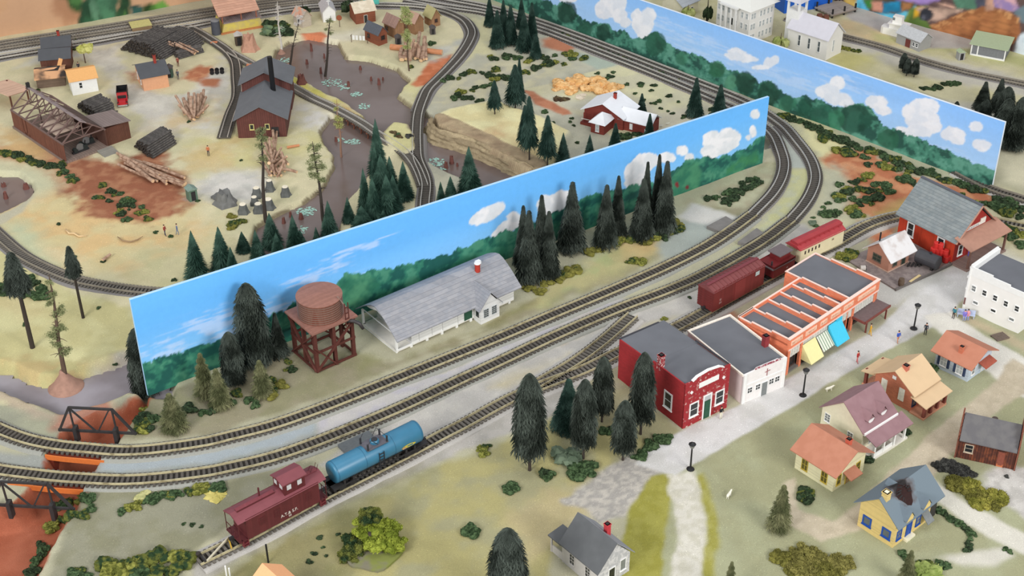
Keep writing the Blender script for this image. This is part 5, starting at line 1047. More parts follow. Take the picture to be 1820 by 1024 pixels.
for q in (.22, .76): b.win('L', W_ * q, 1.0, .9, 1.0, BLUED, mat('screen_grey', (96, 104, 104), .6), (0, 0), .2)
b.win('F', L_ * .13, .9, .7, 1.2, BLUED, DARKG, (1, 1), .14); b.door('F', L_ * .4, .2, .85, 2.2, BLUED, BLUED); b.win('F', L_ * .66, .9, .7, 1.2, BLUED, DARKG, (0, 1), .14)
b.part('door_step', MB().box(L_ * .28, L_ * .52, -.6, 0, -.1, .25), CREAMP)
awn(b, L_ * .72, L_ * .9, -1.2, .0, 1.3, 2.4, 'awning', mat('awning_grey', (120, 124, 124)))
mb = MB(); mb.box(L_, L_ + 1.3, 0, .12, .0, 2.8); mb.box(L_ + 1.2, L_ + 1.35, 0, W_, 0, 2.8); b.part('side_porch_screen', mb, mat('porch_screen_dark', (58, 56, 52), .8))
c = b.chim(.5, W_ * .45, 5.4, 7.0, .8, YELL, CREAMP)

BARN = mat('barn_boards', (86, 48, 38), .85, .12, 1.5, rows=(90, .34, .03, 'v'), mort=(46, 26, 24), rgb2=(120, 66, 44), mixs=1.2, mpos=.55); BROOF = mat('barn_roof', (104, 102, 102), .9, .05, .8, rgb2=(96, 94, 96));
b = Bld('barn', 'dark brown board barn with tall broken end walls and a black roof', 'barn', (1802, 836), None, (1697, 812), base=0, L=5.2)
L_, W_ = b.L, b.W; b.z0 = 0
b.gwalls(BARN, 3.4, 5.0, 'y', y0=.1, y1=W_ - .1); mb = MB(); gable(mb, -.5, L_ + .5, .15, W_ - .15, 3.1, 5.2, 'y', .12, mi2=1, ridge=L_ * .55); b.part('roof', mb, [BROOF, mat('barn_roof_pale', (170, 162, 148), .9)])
EW = mat('end_wall_boards', (136, 82, 64), .85, .12, 1.5, rows=(90, .3, .03, 'v'), mort=(80, 46, 38))
for y, jag in ((-.12, 1), (W_ - .08, 0)):
 mb = MB()
 n = 14
 for k in range(n):
  x = -.2 + (L_ + .4) * k / n; h = 3.5 + 3.6 * (1 - abs((k + .5) / n - .55) * 1.7) + (.5 * random.random() if jag else .15 * random.random()); mb.box(x, x + (L_ + .4) / n - .03, y, y + .18, -.1, h if jag else h * .82)
 b.part('end_wall', mb, EW)
b.win('L', W_ * .8, 1.3, .9, 1.1, mat('frame_worn', (184, 168, 148), .8), DARK, (0, 1), .12); b.door('L', W_ * .25, 0, .9, 2.5, mat('barn_door', (132, 72, 56), .8), BARN)
b.part('rusty_patch', MB().box(-.06, 0, W_ * .25 - .4, W_ * .25 + .4, .0, .5), mat('rust_patch', (186, 108, 70)))

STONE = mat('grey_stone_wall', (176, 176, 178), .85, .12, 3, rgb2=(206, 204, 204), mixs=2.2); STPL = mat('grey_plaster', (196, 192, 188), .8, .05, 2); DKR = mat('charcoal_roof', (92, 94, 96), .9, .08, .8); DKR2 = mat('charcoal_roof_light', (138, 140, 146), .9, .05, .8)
b = Bld('stone_house', 'grey stone house with a charcoal roof and red chimney at the bottom of the green', 'house', (1061.4, 1022), (1124, 978), (999, 965), z=3.0, base=0)
L_, W_ = b.L, b.W
b.gwalls(STPL, 3.0, 6.0, 'y', .4, L_ - .4, .4, W_); b.part('gable_wall', MB().prism([(.4, -.3), (L_ - .4, -.3), (L_ - .4, 3.0), (L_ / 2, 6.0), (.4, 3.0)], 'y', .3, .42), STONE)
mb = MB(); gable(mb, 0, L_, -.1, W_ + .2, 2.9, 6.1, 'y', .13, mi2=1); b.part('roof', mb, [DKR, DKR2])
for q in (.3, .72): b.win('L', W_ * q, .9, .75, 1.5, STPL, DARK, (1, 2), .08, d=-.38)
b.win('F', L_ * .74, .9, .8, 1.6, WHITE, DARKG, (0, 0), .1, d=-.3); b.door('F', L_ * .44, 0, .9, 2.2, DARK, WHITE, d=-.3)
mb = MB(); mb.prism([(.2, 2.5), (2.6, 2.8), (2.6, 2.95), (.2, 2.65)], 'y', W_ + .1, W_ + 2.4); b.part('side_porch_roof', mb, DKR)
b.part('side_porch_wall', MB().box(.5, .6, W_ + .1, W_ + 2.0, -.1, 1.2), STPL); b.part('porch_post', MB().box(.4, .6, W_ + 1.9, W_ + 2.1, -.1, 2.5), STPL)
b.chim(L_ * .68, W_ * .42, 4.6, 6.6, .6, mat('chimney_scarlet', (190, 60, 66), .75))
b = Bld('house', 'house cut by the bottom edge, only the peak of its pale orange roof showing', 'house', (440, 1068), None, (400, 1030), z=4.0, base=0, L=4)
b.gwalls(CREAMP, 3.0, 4.6, 'y'); mb = MB(); gable(mb, -.5, b.L + .5, -.5, b.W + .5, 2.9, 4.8, 'y', .12); b.part('roof', mb, mat('pale_orange_roof', (240, 176, 128), .8, .03))
_q = b.f(466, 1001, z=4.9); b.t.location = tuple(np.array(b.t.location) + np.array([b.x[0] * (_q[0] - b.L / 2) + b.y[0] * (_q[1] - b.W - .5), b.x[1] * (_q[0] - b.L / 2) + b.y[1] * (_q[1] - b.W - .5), 0]) * S)

# ------------------------------------------------------------------ farm behind the near backdrop
FRED = mat('farm_red', (128, 56, 46), .8, .08, 1.5, rows=(90, .25, .015, 'h'), mort=(108, 46, 40)); FWH = mat('farm_white_roof', (226, 228, 232), .7, .03, 1)
b = Bld('farmhouse', 'dark red farmhouse with white roofs behind the near backdrop', 'house', (1073, 240), (1096, 227), (1048, 236))
L_, W_ = b.L, b.W
mb = MB(); mb.box(0, 3.8, 0, W_, -.2, 2.2); mb.prism([(-2.2, -.2), (W_ + 3.2, -.2), (W_ + 3.2, 2.8), ((W_ + 1.0) / 2, 4.6), (-2.2, 2.8)], 'x', 3.4, 9.0); mb.box(3.8, 7.5, -7.6, -2, -.2, 2.3); b.part('walls', mb, FRED)
mb = MB(); c = (1.9, W_ / 2, 3.7); e = [(-.4, -.4, 2.1), (4.4, -.4, 2.1), (4.4, W_ + .4, 2.1), (-.4, W_ + .4, 2.1)]
mb.add(e + [c], [(0, 1, 4), (1, 2, 4), (2, 3, 4), (3, 0, 4), (0, 1, 2, 3)])
mb.prism([(-2.7, 2.5), ((W_ + 1.0) / 2, 4.7), ((W_ + 1.0) / 2, 4.85), (-2.7, 2.65)], 'x', 2.7, 9.4); mb.prism([(W_ + 3.7, 2.5), ((W_ + 1.0) / 2, 4.7), ((W_ + 1.0) / 2, 4.85), (W_ + 3.7, 2.65)], 'x', 2.7, 9.4)
gable(mb, 3.4, 7.9, -8.0, -1, 2.1, 3.7, 'y', .12); b.part('roof', mb, FWH)
b.win('L', W_ / 2, .5, .6, 1.3, WHITE, PALEG, (0, 1), .08); p = MB(); p.box(3.7, 3.78, -4.0, -3.4, .5, 1.7); b.part('window', p, WHITE); p = MB(); p.box(3.7, 3.78, -6.9, -6.5, .6, 1.3); b.part('window', p, WHITE)
b.chim(6.6, 1.2, 4.2, 5.6, .5)
for y in (W_ + .8, W_ + 2.6): b.part('porch_post', MB().box(2.2, 2.35, y, y + .15, 0, 2.4), FRED)
b.part('porch_deck', MB().box(1.8, 3.4, W_ + .2, W_ + 3.2, 0, .5), FRED); mb = MB(); mb.bar((2.2, W_ + .3, 1.1), (2.2, W_ + 3.2, 1.1), .1); b.part('porch_rail', mb, OFFW)

# ------------------------------------------------------------------ logging camp
GRYR = mat('camp_grey_roof', (106, 108, 112), .9, .06, .7); GRYR2 = mat('camp_dark_roof', (84, 86, 90), .9, .06, .7); BRW = mat('camp_brown_boards', (104, 66, 52), .85, .1, 1.2, rows=(90, .3, .025, 'v'), mort=(66, 40, 34)); BRW2 = mat('camp_tan_boards', (158, 120, 88), .85, .08, 1.2, rows=(90, .26, .02, 'v'), mort=(120, 90, 66))
MILLR = mat('mill_wall_redbrown', (98, 58, 52), .85, .1, 1.2, rows=(90, .4, .02, 'v'), mort=(64, 38, 36)); RBRN = mat('cabin_redbrown', (142, 84, 62), .85, .08, 1.2, rows=(90, .24, .02, 'h'), mort=(110, 62, 46))
b = Bld('mill_building', 'brown mill house with grey roofs, a raised rear monitor and a tall black stack', 'mill', (509.8, 242.5), None, (424, 245), L=17.5)
L_, W_ = b.L, b.W
b.gwalls(MILLR, 3.9, 6.2, 'x', 0, 11.5); mb = MB(); gable(mb, -.5, 11.6, -.6, W_ + .6, 3.6, 6.3, 'x', .12); b.part('roof', mb, GRYR)
mb = MB(); b.gwalls(MILLR, 5.9, 7.9, 'x', 11.0, 17.4, -.1, W_ + .1, name='monitor_walls'); gable(mb, 10.4, 18.0, -.7, W_ + .7, 5.6, 8.1, 'x', .12); b.part('monitor_roof', mb, GRYR)
for q in (.30, .62):
 b.win('L', W_ * (1 - q), 1.7, .6, .9, mat('frame_yellow', (206, 196, 130), .7), DARK, (0, 0), .12)
o = MB(); o.tube([(8.6, W_ * .31, 4.6), (8.6, W_ * .31, 12.2)], [.5, .46], 16); b.part('smokestack', o, mat('stack_black', (22, 24, 28), .45, .1));
b.part('door', MB().box(-.06, .02, W_ * .15, W_ * .3, 0, 2.0), SOOT)

SWB = mat('sawmill_boards', (122, 78, 62), .85, .1, 1.2, rows=(90, .5, .03, 'v'), mort=(76, 46, 38)); TRS = mat('truss_timber', (116, 94, 88), .8, .08, 2); SMR = mat('sawmill_roof_strip', (150, 136, 136), .85, .08, 1)
b = Bld('sawmill', 'open-roofed brown sawmill shed with bare roof trusses and plank walls', 'sawmill', (118.5, 291), (193, 264.5), (22.4, 230))
L_, W_ = b.L, b.W; we = 3.7; zr = 7.0
b.part('floor_deck', MB().box(-.3, L_ + .2, -.3, W_ + .3, -.2, .45), mat('sawmill_floor', (136, 118, 108), .85, .08, 1, rows=(90, .5, .03, 'y'), mort=(100, 84, 76)))
mb = MB(); mb.box(-.1, .1, -.05, W_ * .70, .4, we); mb.box(-.1, .1, W_ * .79, W_, .4, we); mb.box(-.1, .1, W_ * .66, W_ * .82, .4, 1.0); mb.box(-.1, .1, W_ * .72, W_ * .77, .4, we); b.part('side_wall', mb, SWB)
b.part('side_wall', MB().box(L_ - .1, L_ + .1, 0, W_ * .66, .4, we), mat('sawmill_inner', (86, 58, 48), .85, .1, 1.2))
mb = MB(); mb.box(-.15, .15, -.15, W_ + .1, we, we + .2); mb.box(L_ - .15, L_ + .15, -.15, W_ + .1, we, we + .2); b.part('wall_plates', mb, TRS)
n = 8
for k in range(n):
 y = .1 + (W_ - .2) * k / (n - 1); mb = MB(); mb.bar((0, y, we + .2), (L_ / 2, y, zr), .2, .22); mb.bar((L_, y, we + .2), (L_ / 2, y, zr), .2, .22); mb.bar((0, y, we + .2), (L_, y, we + .2), .18); mb.bar((L_ / 2, y, zr), (L_ / 2, y, we + .2), .14)
 mb.bar((L_ * .26, y, (we + zr) / 2 + .1), (L_ / 2, y, we + .2), .12); mb.bar((L_ * .74, y, (we + zr) / 2 + .1), (L_ / 2, y, we + .2), .12)
 mb.box(L_ / 2 - .1, L_ / 2 + .1, y - .1, y + .1, .4, we) if k in (4, 6) else None
 b.part('roof_truss', mb, TRS)
mb = MB()
for q in (.5, .75): mb.bar((L_ * q, 0, zr - (q - .5) * 2 * (zr - we)), (L_ * q, W_, zr - (q - .5) * 2 * (zr - we)), .14)
mb.prism([(L_ / 2 - .3, zr), (L_ / 2 + .9, zr - .7), (L_ / 2 + .9, zr - .5), (L_ / 2 - .3, zr + .2)], 'y', -.2, W_ + .6); b.part('ridge_boards', mb, SMR)
mb = MB(); mb.prism([(L_ / 2 + .7, zr - .75), (L_, we + .25), (L_, we + .4), (L_ / 2 + .7, zr - .6)], 'y', 1.2, W_ * .55); b.part('roof_planks', mb, mat('sawmill_dark_planks', (84, 70, 66), .85))
b.part('loft_floor', MB().box(1.2, L_ * .75, W_ * .26, W_ * .56, we - .4, we - .2), mat('pale_loft_boards', (206, 184, 166), .8, .05, 1, rows=(90, .5, .03, 'x'), mort=(170, 146, 130)))
b.part('loft_floor', MB().box(L_ * .55, L_ * .9, W_ * .42, W_ * .72, we - .1, we + .1), mat('pale_loft_boards', (0, 0, 0)))
mb = MB(); mb.box(L_ + .1, L_ + 5.2, .6, 5.6, .0, 3.5); sh = b.part('side_shed', mb, BRW); mb = MB(); mb.prism([(L_ - .3, 4.2), (L_ + 5.5, 3.5), (L_ + 5.5, 3.65), (L_ - .3, 4.35)], 'y', .2, 6.4); b.part('shed_roof', mb, mat('shed_roof_brown', (136, 122, 118), .85, .06, 1, rows=(90, .6, .03, 'y'), mort=(110, 96, 92)), sh)
mb = MB(); mb.add([(L_ * .72, -.3, .45), (L_ + .6, -.3, .45), (L_ + .6, -3.4, -.05), (L_ * .72, -3.4, -.05), (L_ * .72, -.3, .3), (L_ + .6, -.3, .3), (L_ + .6, -3.4, -.2), (L_ * .72, -3.4, -.2)], [(0, 1, 2, 3), (4, 5, 6, 7), (0, 1, 5, 4), (3, 2, 6, 7), (0, 3, 7, 4), (1, 2, 6, 5)]); b.part('loading_ramp', mb, mat('ramp_grey', (146, 142, 132), .85, .06, 1, rows=(90, .5, .03, 'x'), mort=(120, 116, 106)))
o = MB(); o.box(L_ / 2 - .3, L_ / 2 + .3, W_ - .3, W_ + .2, zr - .2, zr + 1.0); b.part('hopper', o, SOOT)
SAW = b
def machine(b, x, y, label):
 p = b.a + b.x * x + b.y * y; t = thing('saw_machine', label, 'machine', (p[0], p[1], b.z0 + .45), atan2(b.x[1], b.x[0]))
 MB().box(-1.6, 1.6, -.25, .25, 0, .35).build('machine_bed', SOOT, t); o = MB(); o.tube([(0, -.12, .9), (0, .02, .9)], .75, 20); o.build('saw_blade', mat('blade_steel', (130, 130, 130), .4, metal=.5), t)
 o = MB(); o.tube([(-1, -.4, .6), (-1, .4, .6)], .4, 12); o.box(.6, 1.4, -.3, .3, .3, 1.1); o.build('gearbox', mat('machine_green_black', (40, 46, 44), .5), t)
 MB().bar((1, 0, 1), (1.2, 0, 1.9), .15).build('lever', BLACK, t); return t
machine(b, L_ * .45, 1.5, 'dark sawing machine nearest the open end of the sawmill'); machine(b, L_ * .7, 3.0, 'dark sawing machine further inside the sawmill against its right wall')

def cabin(name, label, cat, A, B, C, wm, rm, h, zr, axis='y', oh=.4, L=None, W=None, base=None, wins=(), doors=(), ch=None, rm2=None, fm=None, z=0.0):
 b = Bld(name, label, cat, A, B, C, L=L, W=W, base=base, z=z); b.gwalls(wm, h, zr, axis)
 mb = MB(); sl = (zr - h) / ((b.W if axis == 'x' else b.L) / 2); gable(mb, -oh, b.L + oh, -oh, b.W + oh, h - oh * sl + .03, zr + .03, axis, .1, mi2=1 if rm2 else None); b.part('roof', mb, [rm, rm2] if rm2 else rm)
 for w in wins:
  side, q, z_, ww, hh = w[:5]; b.win(side, (b.L if side in 'FK' else b.W) * q, z_, ww, hh, fm or (w[5] if len(w) > 5 else WHITE), w[6] if len(w) > 6 else DARK, (0, 1), .07)
 for side, q, ww, hh in doors: b.door(side, (b.L if side in 'FK' else b.W) * q, 0, ww, hh, DARK, fm or OFFW, .06)
 if ch: b.chim(*ch)
 return b
ORR = mat('orange_flat_roof', (232, 176, 112), .8, .04); PEACHW = mat('peach_wall', (214, 160, 124), .8, .05, 2)
cabin('cabin', 'white cabin with a light orange roof behind the sawmill', 'cabin', (130, 170.5), (176, 163), (121, 150), WHITE, ORR, 3.0, 4.0, 'x', .35, wins=(('F', .36, 1.3, .5, 1.1),), doors=(('L', .5, .7, 1.8),))
cabin('camp_station', 'small peach-walled station with a dark grey roof in the middle of the camp', 'station', (256.5, 163), (301.5, 155), (242, 141), PEACHW, GRYR2, 3.0, 4.4, 'x', .5, wins=(('L', .3, .8, .6, 1.3, WHITE, DARK), ('L', .75, .8, .6, 1.3, WHITE, DARK)), ch=(3.4, 2.8, 3.8, 6.0, .5))
cabin('bunkhouse', 'dark-roofed brown bunkhouse farthest back, nearest the logging line', 'cabin', (79, 106), (128, 103), (77, 90), BRW, GRYR2, 2.6, 3.8, 'x', .3, ch=(3.4, 2.6, 3, 5.0, .5))
cabin('bunkhouse', 'dark-roofed brown bunkhouse in the middle of the row of three sheds', 'cabin', (75, 128), (127, 126), (74, 112), BRW, GRYR2, 2.6, 3.8, 'x', .3)
b = Bld('burnt_shed', 'half-burnt shed with a scorched peach roof in front of the bunkhouses', 'shed', (67, 158), (117, 154), (64, 138)); SCO = mat('scorched_roof', (214, 164, 122), .85, .1, 1, rgb2=(66, 58, 54), mixs=.35, mpos=.52)
b.part('walls', MB().box(0, b.L, 0, b.W, -.2, 1.9), mat('weathered_boards', (112, 94, 80), .85, .1, 1.2, rows=(90, .3, .02, 'h'), mort=(84, 68, 58)))
mb = MB(); gable(mb, -.3, b.L + .3, -.3, b.W + .3, 1.9, 2.9, 'x', .1); b.part('roof', mb, SCO); b.part('burnt_gap', MB().poly([(1.5, b.W * .35, 2.75), (b.L * .8, b.W * .3, 2.72), (b.L * .9, b.W * .55, 3.1), (b.L * .5, b.W * .62, 3.05), (2.2, b.W * .6, 3.02)]), SOOT)
b.part('leaning_panel', MB().bar((b.L * .85, b.W * .6, 2.9), (b.L * .95, b.W * .7, 4.2), 1.0, .1), mat('leaning_orange', (226, 168, 110)))
b = Bld('lumber_shelter', 'open shelter with a pale pink plank roof at the left edge', 'shelter', (22, 196), (58, 182), (-20, 182))
b.part('roof', MB().prism([(-.5, 3.2), (b.L + .5, 2.6), (b.L + .5, 2.75), (-.5, 3.35)], 'y', -.5, b.W + .5), mat('pale_pink_planks', (216, 180, 156), .8, .05, 1, rows=(90, .5, .03, 'x'), mort=(186, 150, 128)))
for x, y in ((.2, .2), (b.L - .4, .2), (.2, b.W - .4), (b.L - .4, b.W - .4)): b.part('post', MB().box(x, x + .25, y, y + .25, -.2, 3.0), BRW)
cabin('cabin', 'small red-brown cabin with a dark grey roof nearest the washing line', 'cabin', (673.5, 81.5), (690, 76.5), (646, 72), RBRN, mat('cabin_slate', (92, 96, 104), .9), 2.6, 4.0, 'y', .25, wins=(('L', .72, 1.0, .7, .8, RBRN), ('F', .5, 1.2, .9, .8, RBRN)), fm=mat('cabin_frame', (90, 52, 42)))
BRR = mat('brown_plank_roof', (158, 128, 116), .85, .06, 1, rows=(90, .5, .03, 'x'), mort=(130, 104, 94))
cabin('cabin', 'tan board cabin with a brown roof, second in the row by the log pile', 'cabin', (703.5, 68.5), (720, 64), (680, 60), BRW2, BRR, 2.8, 4.3, 'y', .3, wins=(('L', .75, 1.2, .7, .7, BRW2),), fm=mat('cabin_frame', (0, 0, 0)))
cabin('cabin', 'tan board cabin with a pinkish roof, third in the row by the log pile', 'cabin', (738, 62), (755.5, 57), (712, 55), BRW2, mat('pink_plank_roof', (182, 148, 130), .85, .06), 2.8, 4.3, 'y', .3)
cabin('cabin', 'tan cabin with an olive roof at the far end of the row', 'cabin', (768, 49.5), (784, 46), (752, 43), BRW2, mat('olive_roof', (176, 170, 122), .85, .06), 2.3, 3.9, 'y', .3, wins=(('F', .5, 1.0, .6, .6, BRW2),), fm=mat('cabin_frame', (0, 0, 0)))
cabin('bunkhouse', 'red-brown bunkhouse with a cream roof missing shingles, north of the gravel path', 'cabin', (633, 44), (668, 38), (622, 31), RBRN, mat('cream_roof', (226, 214, 192), .8, .05, 1, rgb2=(210, 196, 172)), 2.6, 4.0, 'x', .3, rm2=GRYR, doors=(('F', .5, .7, 1.7),))
b = cabin('chapel', 'tiny white chapel with a cross beside the gravel path', 'chapel', (575, 40), (597, 37), (572, 24), WHITE, mat('chapel_grey_roof', (186, 184, 186), .85), 2.4, 3.8, 'y', .25)
b.part('cross', MB().bar((b.L / 2, -.1, 3.8), (b.L / 2, -.1, 5.2), .14).bar((b.L / 2 - .4, -.1, 4.8), (b.L / 2 + .4, -.1, 4.8), .14), WHITE)
cabin('ruined_cottage', 'grey ruined cottage with a pinkish roof beside the dead trees', 'cottage', (538, 50), (556, 46), (518, 44), mat('ruin_grey', (188, 176, 160), .85, .1), mat('ruin_roof', (206, 150, 124), .85, .1, 1, rgb2=(180, 172, 160), mixs=.8), 2.4, 3.8, 'y', .3, wins=(('L', .4, .9, .6, .8),))
cabin('tarp_tent', 'turquoise tarp tent at the top edge of the camp', 'tent', (648, 12), (674, 10), (646, 0), mat('tarp_turquoise', (98, 200, 186), .6, .03), mat('tarp_turquoise', (0, 0, 0)), 1.8, 3.0, 'x', .2)
b = Bld('freight_station', 'old freight station with a rusty pink roof on a yellow raised bank', 'train station', (396, 60), (466, 48), (380, 42))
L_, W_ = b.L, b.W; b.part('bank', MB().prism([(-.2, -.3), (L_ + .3, -.3), (L_ - .2, 2.2), (.6, 2.2)], 'y', 0, W_), mat('yellow_bank', (208, 190, 96), .85, .08, 1, rgb2=(196, 178, 110)))
b.part('bank_edge', MB().box(-.4, L_ + .9, -.5, 0, -.3, .3), mat('bank_edge_orange', (190, 124, 78))); b.part('platform_deck', MB().box(.4, L_ + .2, -.2, W_ + .3, 2.2, 2.4), mat('platform_grey', (146, 132, 130), .85, .08, 1, rows=(90, .4, .03, 'y'), mort=(112, 100, 98)))
mb = MB(); mb.box(.8, L_ - 1, W_ * .5, W_ + 3, 2.4, 4.2); b.part('walls', mb, mat('station_wall_dark', (134, 92, 78), .85)); mb = MB(); gable(mb, -.6, L_ - .2, -.3, W_ + 7, 4.0, 7.2, 'x', .15); b.part('roof', mb, mat('rusty_pink_roof', (204, 158, 134), .85, .05, 1, rows=(2, .3, .03, 'h'), mort=(178, 132, 110)))
for x in (.2, L_ * .5, L_ - 1): b.part('roof_post', MB().box(x, x + .2, 0, .2, 2.3, 4.2), mat('post_rust', (150, 92, 70)))
b.part('door', MB().box(2.6, 4.0, W_ * .5 - .08, W_ * .5, 2.4, 3.8), mat('door_maroon', (112, 58, 52)))
p = place(385, 60); t = thing('water_tank', 'dark round water tank at the left end of the freight station', 'tank', p); MB().lathe([(1.0, -.2), (.92, 3.0)], n=20).build('tank_body', mat('tank_dark', (78, 80, 88), .6), t); MB().lathe([(.98, 3.0), (.98, 3.15), (.2, 3.25)], n=20).build('tank_lid', mat('tank_lid_grey', (130, 130, 132), .7), t)
def hut(label, u, v, w, h, wm, rm, rz=.3, d=None, pitch=.35):
 p = place(u, v); t = thing('outhouse', label, 'outhouse', p, rz); d = d or w; MB().box(-w / 2, w / 2, -d / 2, d / 2, -.2, h).build('walls', wm, t)
 MB().prism([(-w / 2 - .15, h), (w / 2 + .15, h), (0, h + pitch * w)], 'y', -d / 2 - .15, d / 2 + .15).build('roof', rm, t); MB().box(-w * .25, w * .25, -d / 2 - .05, -d / 2, .1, h * .85).build('door', SOOT if wm is not WHITE else DARKG, t); return t
HG = mat('hut_green', (92, 116, 98), .8, .1, 2); HB = mat('hut_brown', (92, 78, 64), .85, .1, 1.5, rows=(90, .25, .02, 'v'), mort=(60, 50, 42)); HD = mat('hut_dark', (88, 82, 80), .85, .1)
hut('green outhouse at the edge of the red dirt beside the log heap', 342, 354, 1.5, 2.1, HG, mat('hut_roof_green', (122, 142, 132), .8), .6)
hut('dark green outhouse behind the peach-walled station', 302, 136, 1.4, 2.0, mat('hut_darkgreen', (72, 98, 86), .8), HD, .1)
hut('brown outhouse with a white roof on the camp side of the switch', 425, 79, 1.5, 2.2, HB, mat('hut_white_roof', (196, 192, 186), .8), .3)
hut('dark outhouse in front of the second cabin', 708, 77, 1.2, 1.5, HD, HD, .2); hut('dark outhouse in front of the olive-roofed cabin', 769, 60, 1.1, 1.5, HD, HD, .2)
b = Bld('storage_box', 'flat box with a yellow-green lid beside the logging line', 'box', (236, 58), (271, 53), (229, 48)); b.part('walls', MB().box(0, b.L, 0, b.W, -.1, 1.0), mat('box_tan', (150, 124, 92))); b.part('lid', MB().box(-.1, b.L + .1, -.1, b.W + .1, 1.0, 1.15), mat('lid_yellow', (196, 192, 128), .8))

# ------------------------------------------------------------------ beyond the far backdrop
b = Bld('courthouse', 'large white three-storey building with a hipped roof behind the far backdrop', 'building', (1328, 79.5), (1379, 65), (1264, 60), base=0)
L_, W_ = b.L, b.W; hh = HT(1328, 79.5, 1334, 19); b.part('walls', MB().box(0, L_, 0, W_, -.2, hh), WSM)
e = [(-.8, -.8, hh), (L_ + .8, -.8, hh), (L_ + .8, W_ + .8, hh), (-.8, W_ + .8, hh)]; mb = MB(); mb.add(e + [(L_ * .5, W_ * .4, hh + 2.6), (L_ * .5, W_ * .6, hh + 2.6)], [(0, 1, 4), (1, 2, 5, 4), (2, 3, 5), (3, 0, 4, 5), (0, 3, 2, 1)]); b.part('roof', mb, mat('courthouse_roof', (228, 228, 222), .8, .02))
for r_ in range(3):
 for q in (.1, .2, .45, .58, .74, .88): b.win('F', L_ * q, hh * (.1 + r_ * .31), .55, hh * .16, WHITE, PALEG if 1 else 0, (0, 1), .05, sill=False)
 for q in (.08, .22, .4, .62, .8, .93): b.win('L', W_ * q, hh * (.1 + r_ * .31), .6, hh * .16, WHITE, PALEG, (0, 1), .05, sill=False)
b.door('L', W_ * .52, hh * .4, .7, hh * .2, DARK)
for q in (.3, .45, .6, .75): b.part('column', MB().box(-1.2, -.95, W_ * q, W_ * q + .25, 0, hh), WHITE)
b.part('portico_roof', MB().box(-1.4, 0, W_ * .27, W_ * .8, hh - .3, hh + .05), WHITE)
b = Bld('church', 'white church with a pale grey roof and open belfry behind the far backdrop', 'church', (1467, 108), (1489, 92), (1404, 82), base=0)
L_, W_ = b.L, b.W; b.gwalls(WSM, 4.6, 7.2, 'y'); mb = MB(); gable(mb, -.4, L_ + .4, -.4, W_ + .3, 4.35, 7.3, 'y', .12); b.part('roof', mb, mat('church_roof', (206, 204, 212), .8, .03, 1))
for q in (.2, .45, .7): b.win('L', W_ * q, 1.4, .5, 2.2, WHITE, mat('church_pane', (84, 92, 96), .4), (0, 1), .06)
b.win('F', L_ * .4, 1.4, .5, 2.4, WHITE, PALEG, (0, 1), .06)
mb = MB(); cx, cy = L_ * .5, W_ + .2; r_ = 1.5; mb.box(cx - r_, cx + r_, cy - r_, cy + r_, 0, 7.8)
for x in (-1, 1):
 for y in (-1, 1): mb.box(cx + x * (r_ - .2) - .2, cx + x * (r_ - .2) + .2, cy + y * (r_ - .2) - .2, cy + y * (r_ - .2) + .2, 7.8, 9.6)
tw = b.part('belfry', mb, WHITE); mb = MB(); e = [(cx - r_ - .3, cy - r_ - .3, 9.6), (cx + r_ + .3, cy - r_ - .3, 9.6), (cx + r_ + .3, cy + r_ + .3, 9.6), (cx - r_ - .3, cy + r_ + .3, 9.6)]; mb.add(e + [(cx, cy, 13)], [(0, 1, 4), (1, 2, 4), (2, 3, 4), (3, 0, 4), (0, 3, 2, 1)]); b.part('spire', mb, mat('church_roof', (0, 0, 0)), tw)
cabin('house', 'white house with a grey roof left of the courthouse behind the far backdrop', 'house', (1212, 32), (1246, 22), (1172, 22), CREAMP, mat('grey_plank_roof', (178, 184, 190), .8, .03, 1, rows=(90, .5, .03, 'h'), mort=(156, 162, 168)), 2.6, 4.4, 'x', .3, base=0, wins=(('F', .3, .9, .6, .7), ('F', .6, .9, .6, .7)))
GW = mat('shed_grey', (160, 160, 158), .8, .04, 1); b = cabin('shed', 'small grey shed with a maroon door in front of the moored white boat', 'shed', (1633, 92), (1655, 85), (1590, 76), GW, mat('shed_roof_pale', (190, 192, 194), .8), 2.2, 3.5, 'y', .25, base=0, wins=(('L', .12, .8, .5, .7), ('L', .26, .8, .5, .7)))
b.part('door', MB().box(-.06, 0, b.W * .4, b.W * .6, 0, 1.7), mat('door_maroon', (0, 0, 0)))
b = Bld('shed', 'long grey shed with white corner posts and a sage green roof at the far right', 'shed', (1785, 109), (1800, 100), (1722, 104), base=0, L=4.5); b.part('walls', MB().box(0, b.L, 0, b.W, .3, 2.4), mat('slate_panel', (120, 122, 126), .8)); mb = MB(); mb.prism([(-.4, 2.4), (b.L + .4, 3.3), (b.L + .4, 3.45), (-.4, 2.55)], 'y', -.4, b.W + .4); b.part('roof', mb, mat('sage_roof', (170, 184, 150), .8, .04))
for y in (0, b.W * .78, b.W - .25): b.part('post', MB().box(-.08, .15, y, y + .25, 0, 2.4), WHITE)
b.part('base_trim', MB().box(-.12, 0, 0, b.W, 0, .35), WHITE)
hut('tiny grey and white outhouse beside the sage-roofed shed', 1706, 105, 1.3, 1.7, GW, mat('sage_roof', (0, 0, 0)), .2)
p = place(1596, 62); t = thing('tugboat', 'white model tugboat moored by the printed wall', 'boat', p, -.6); BW = mat('boat_white', (236, 234, 228), .5, .02)
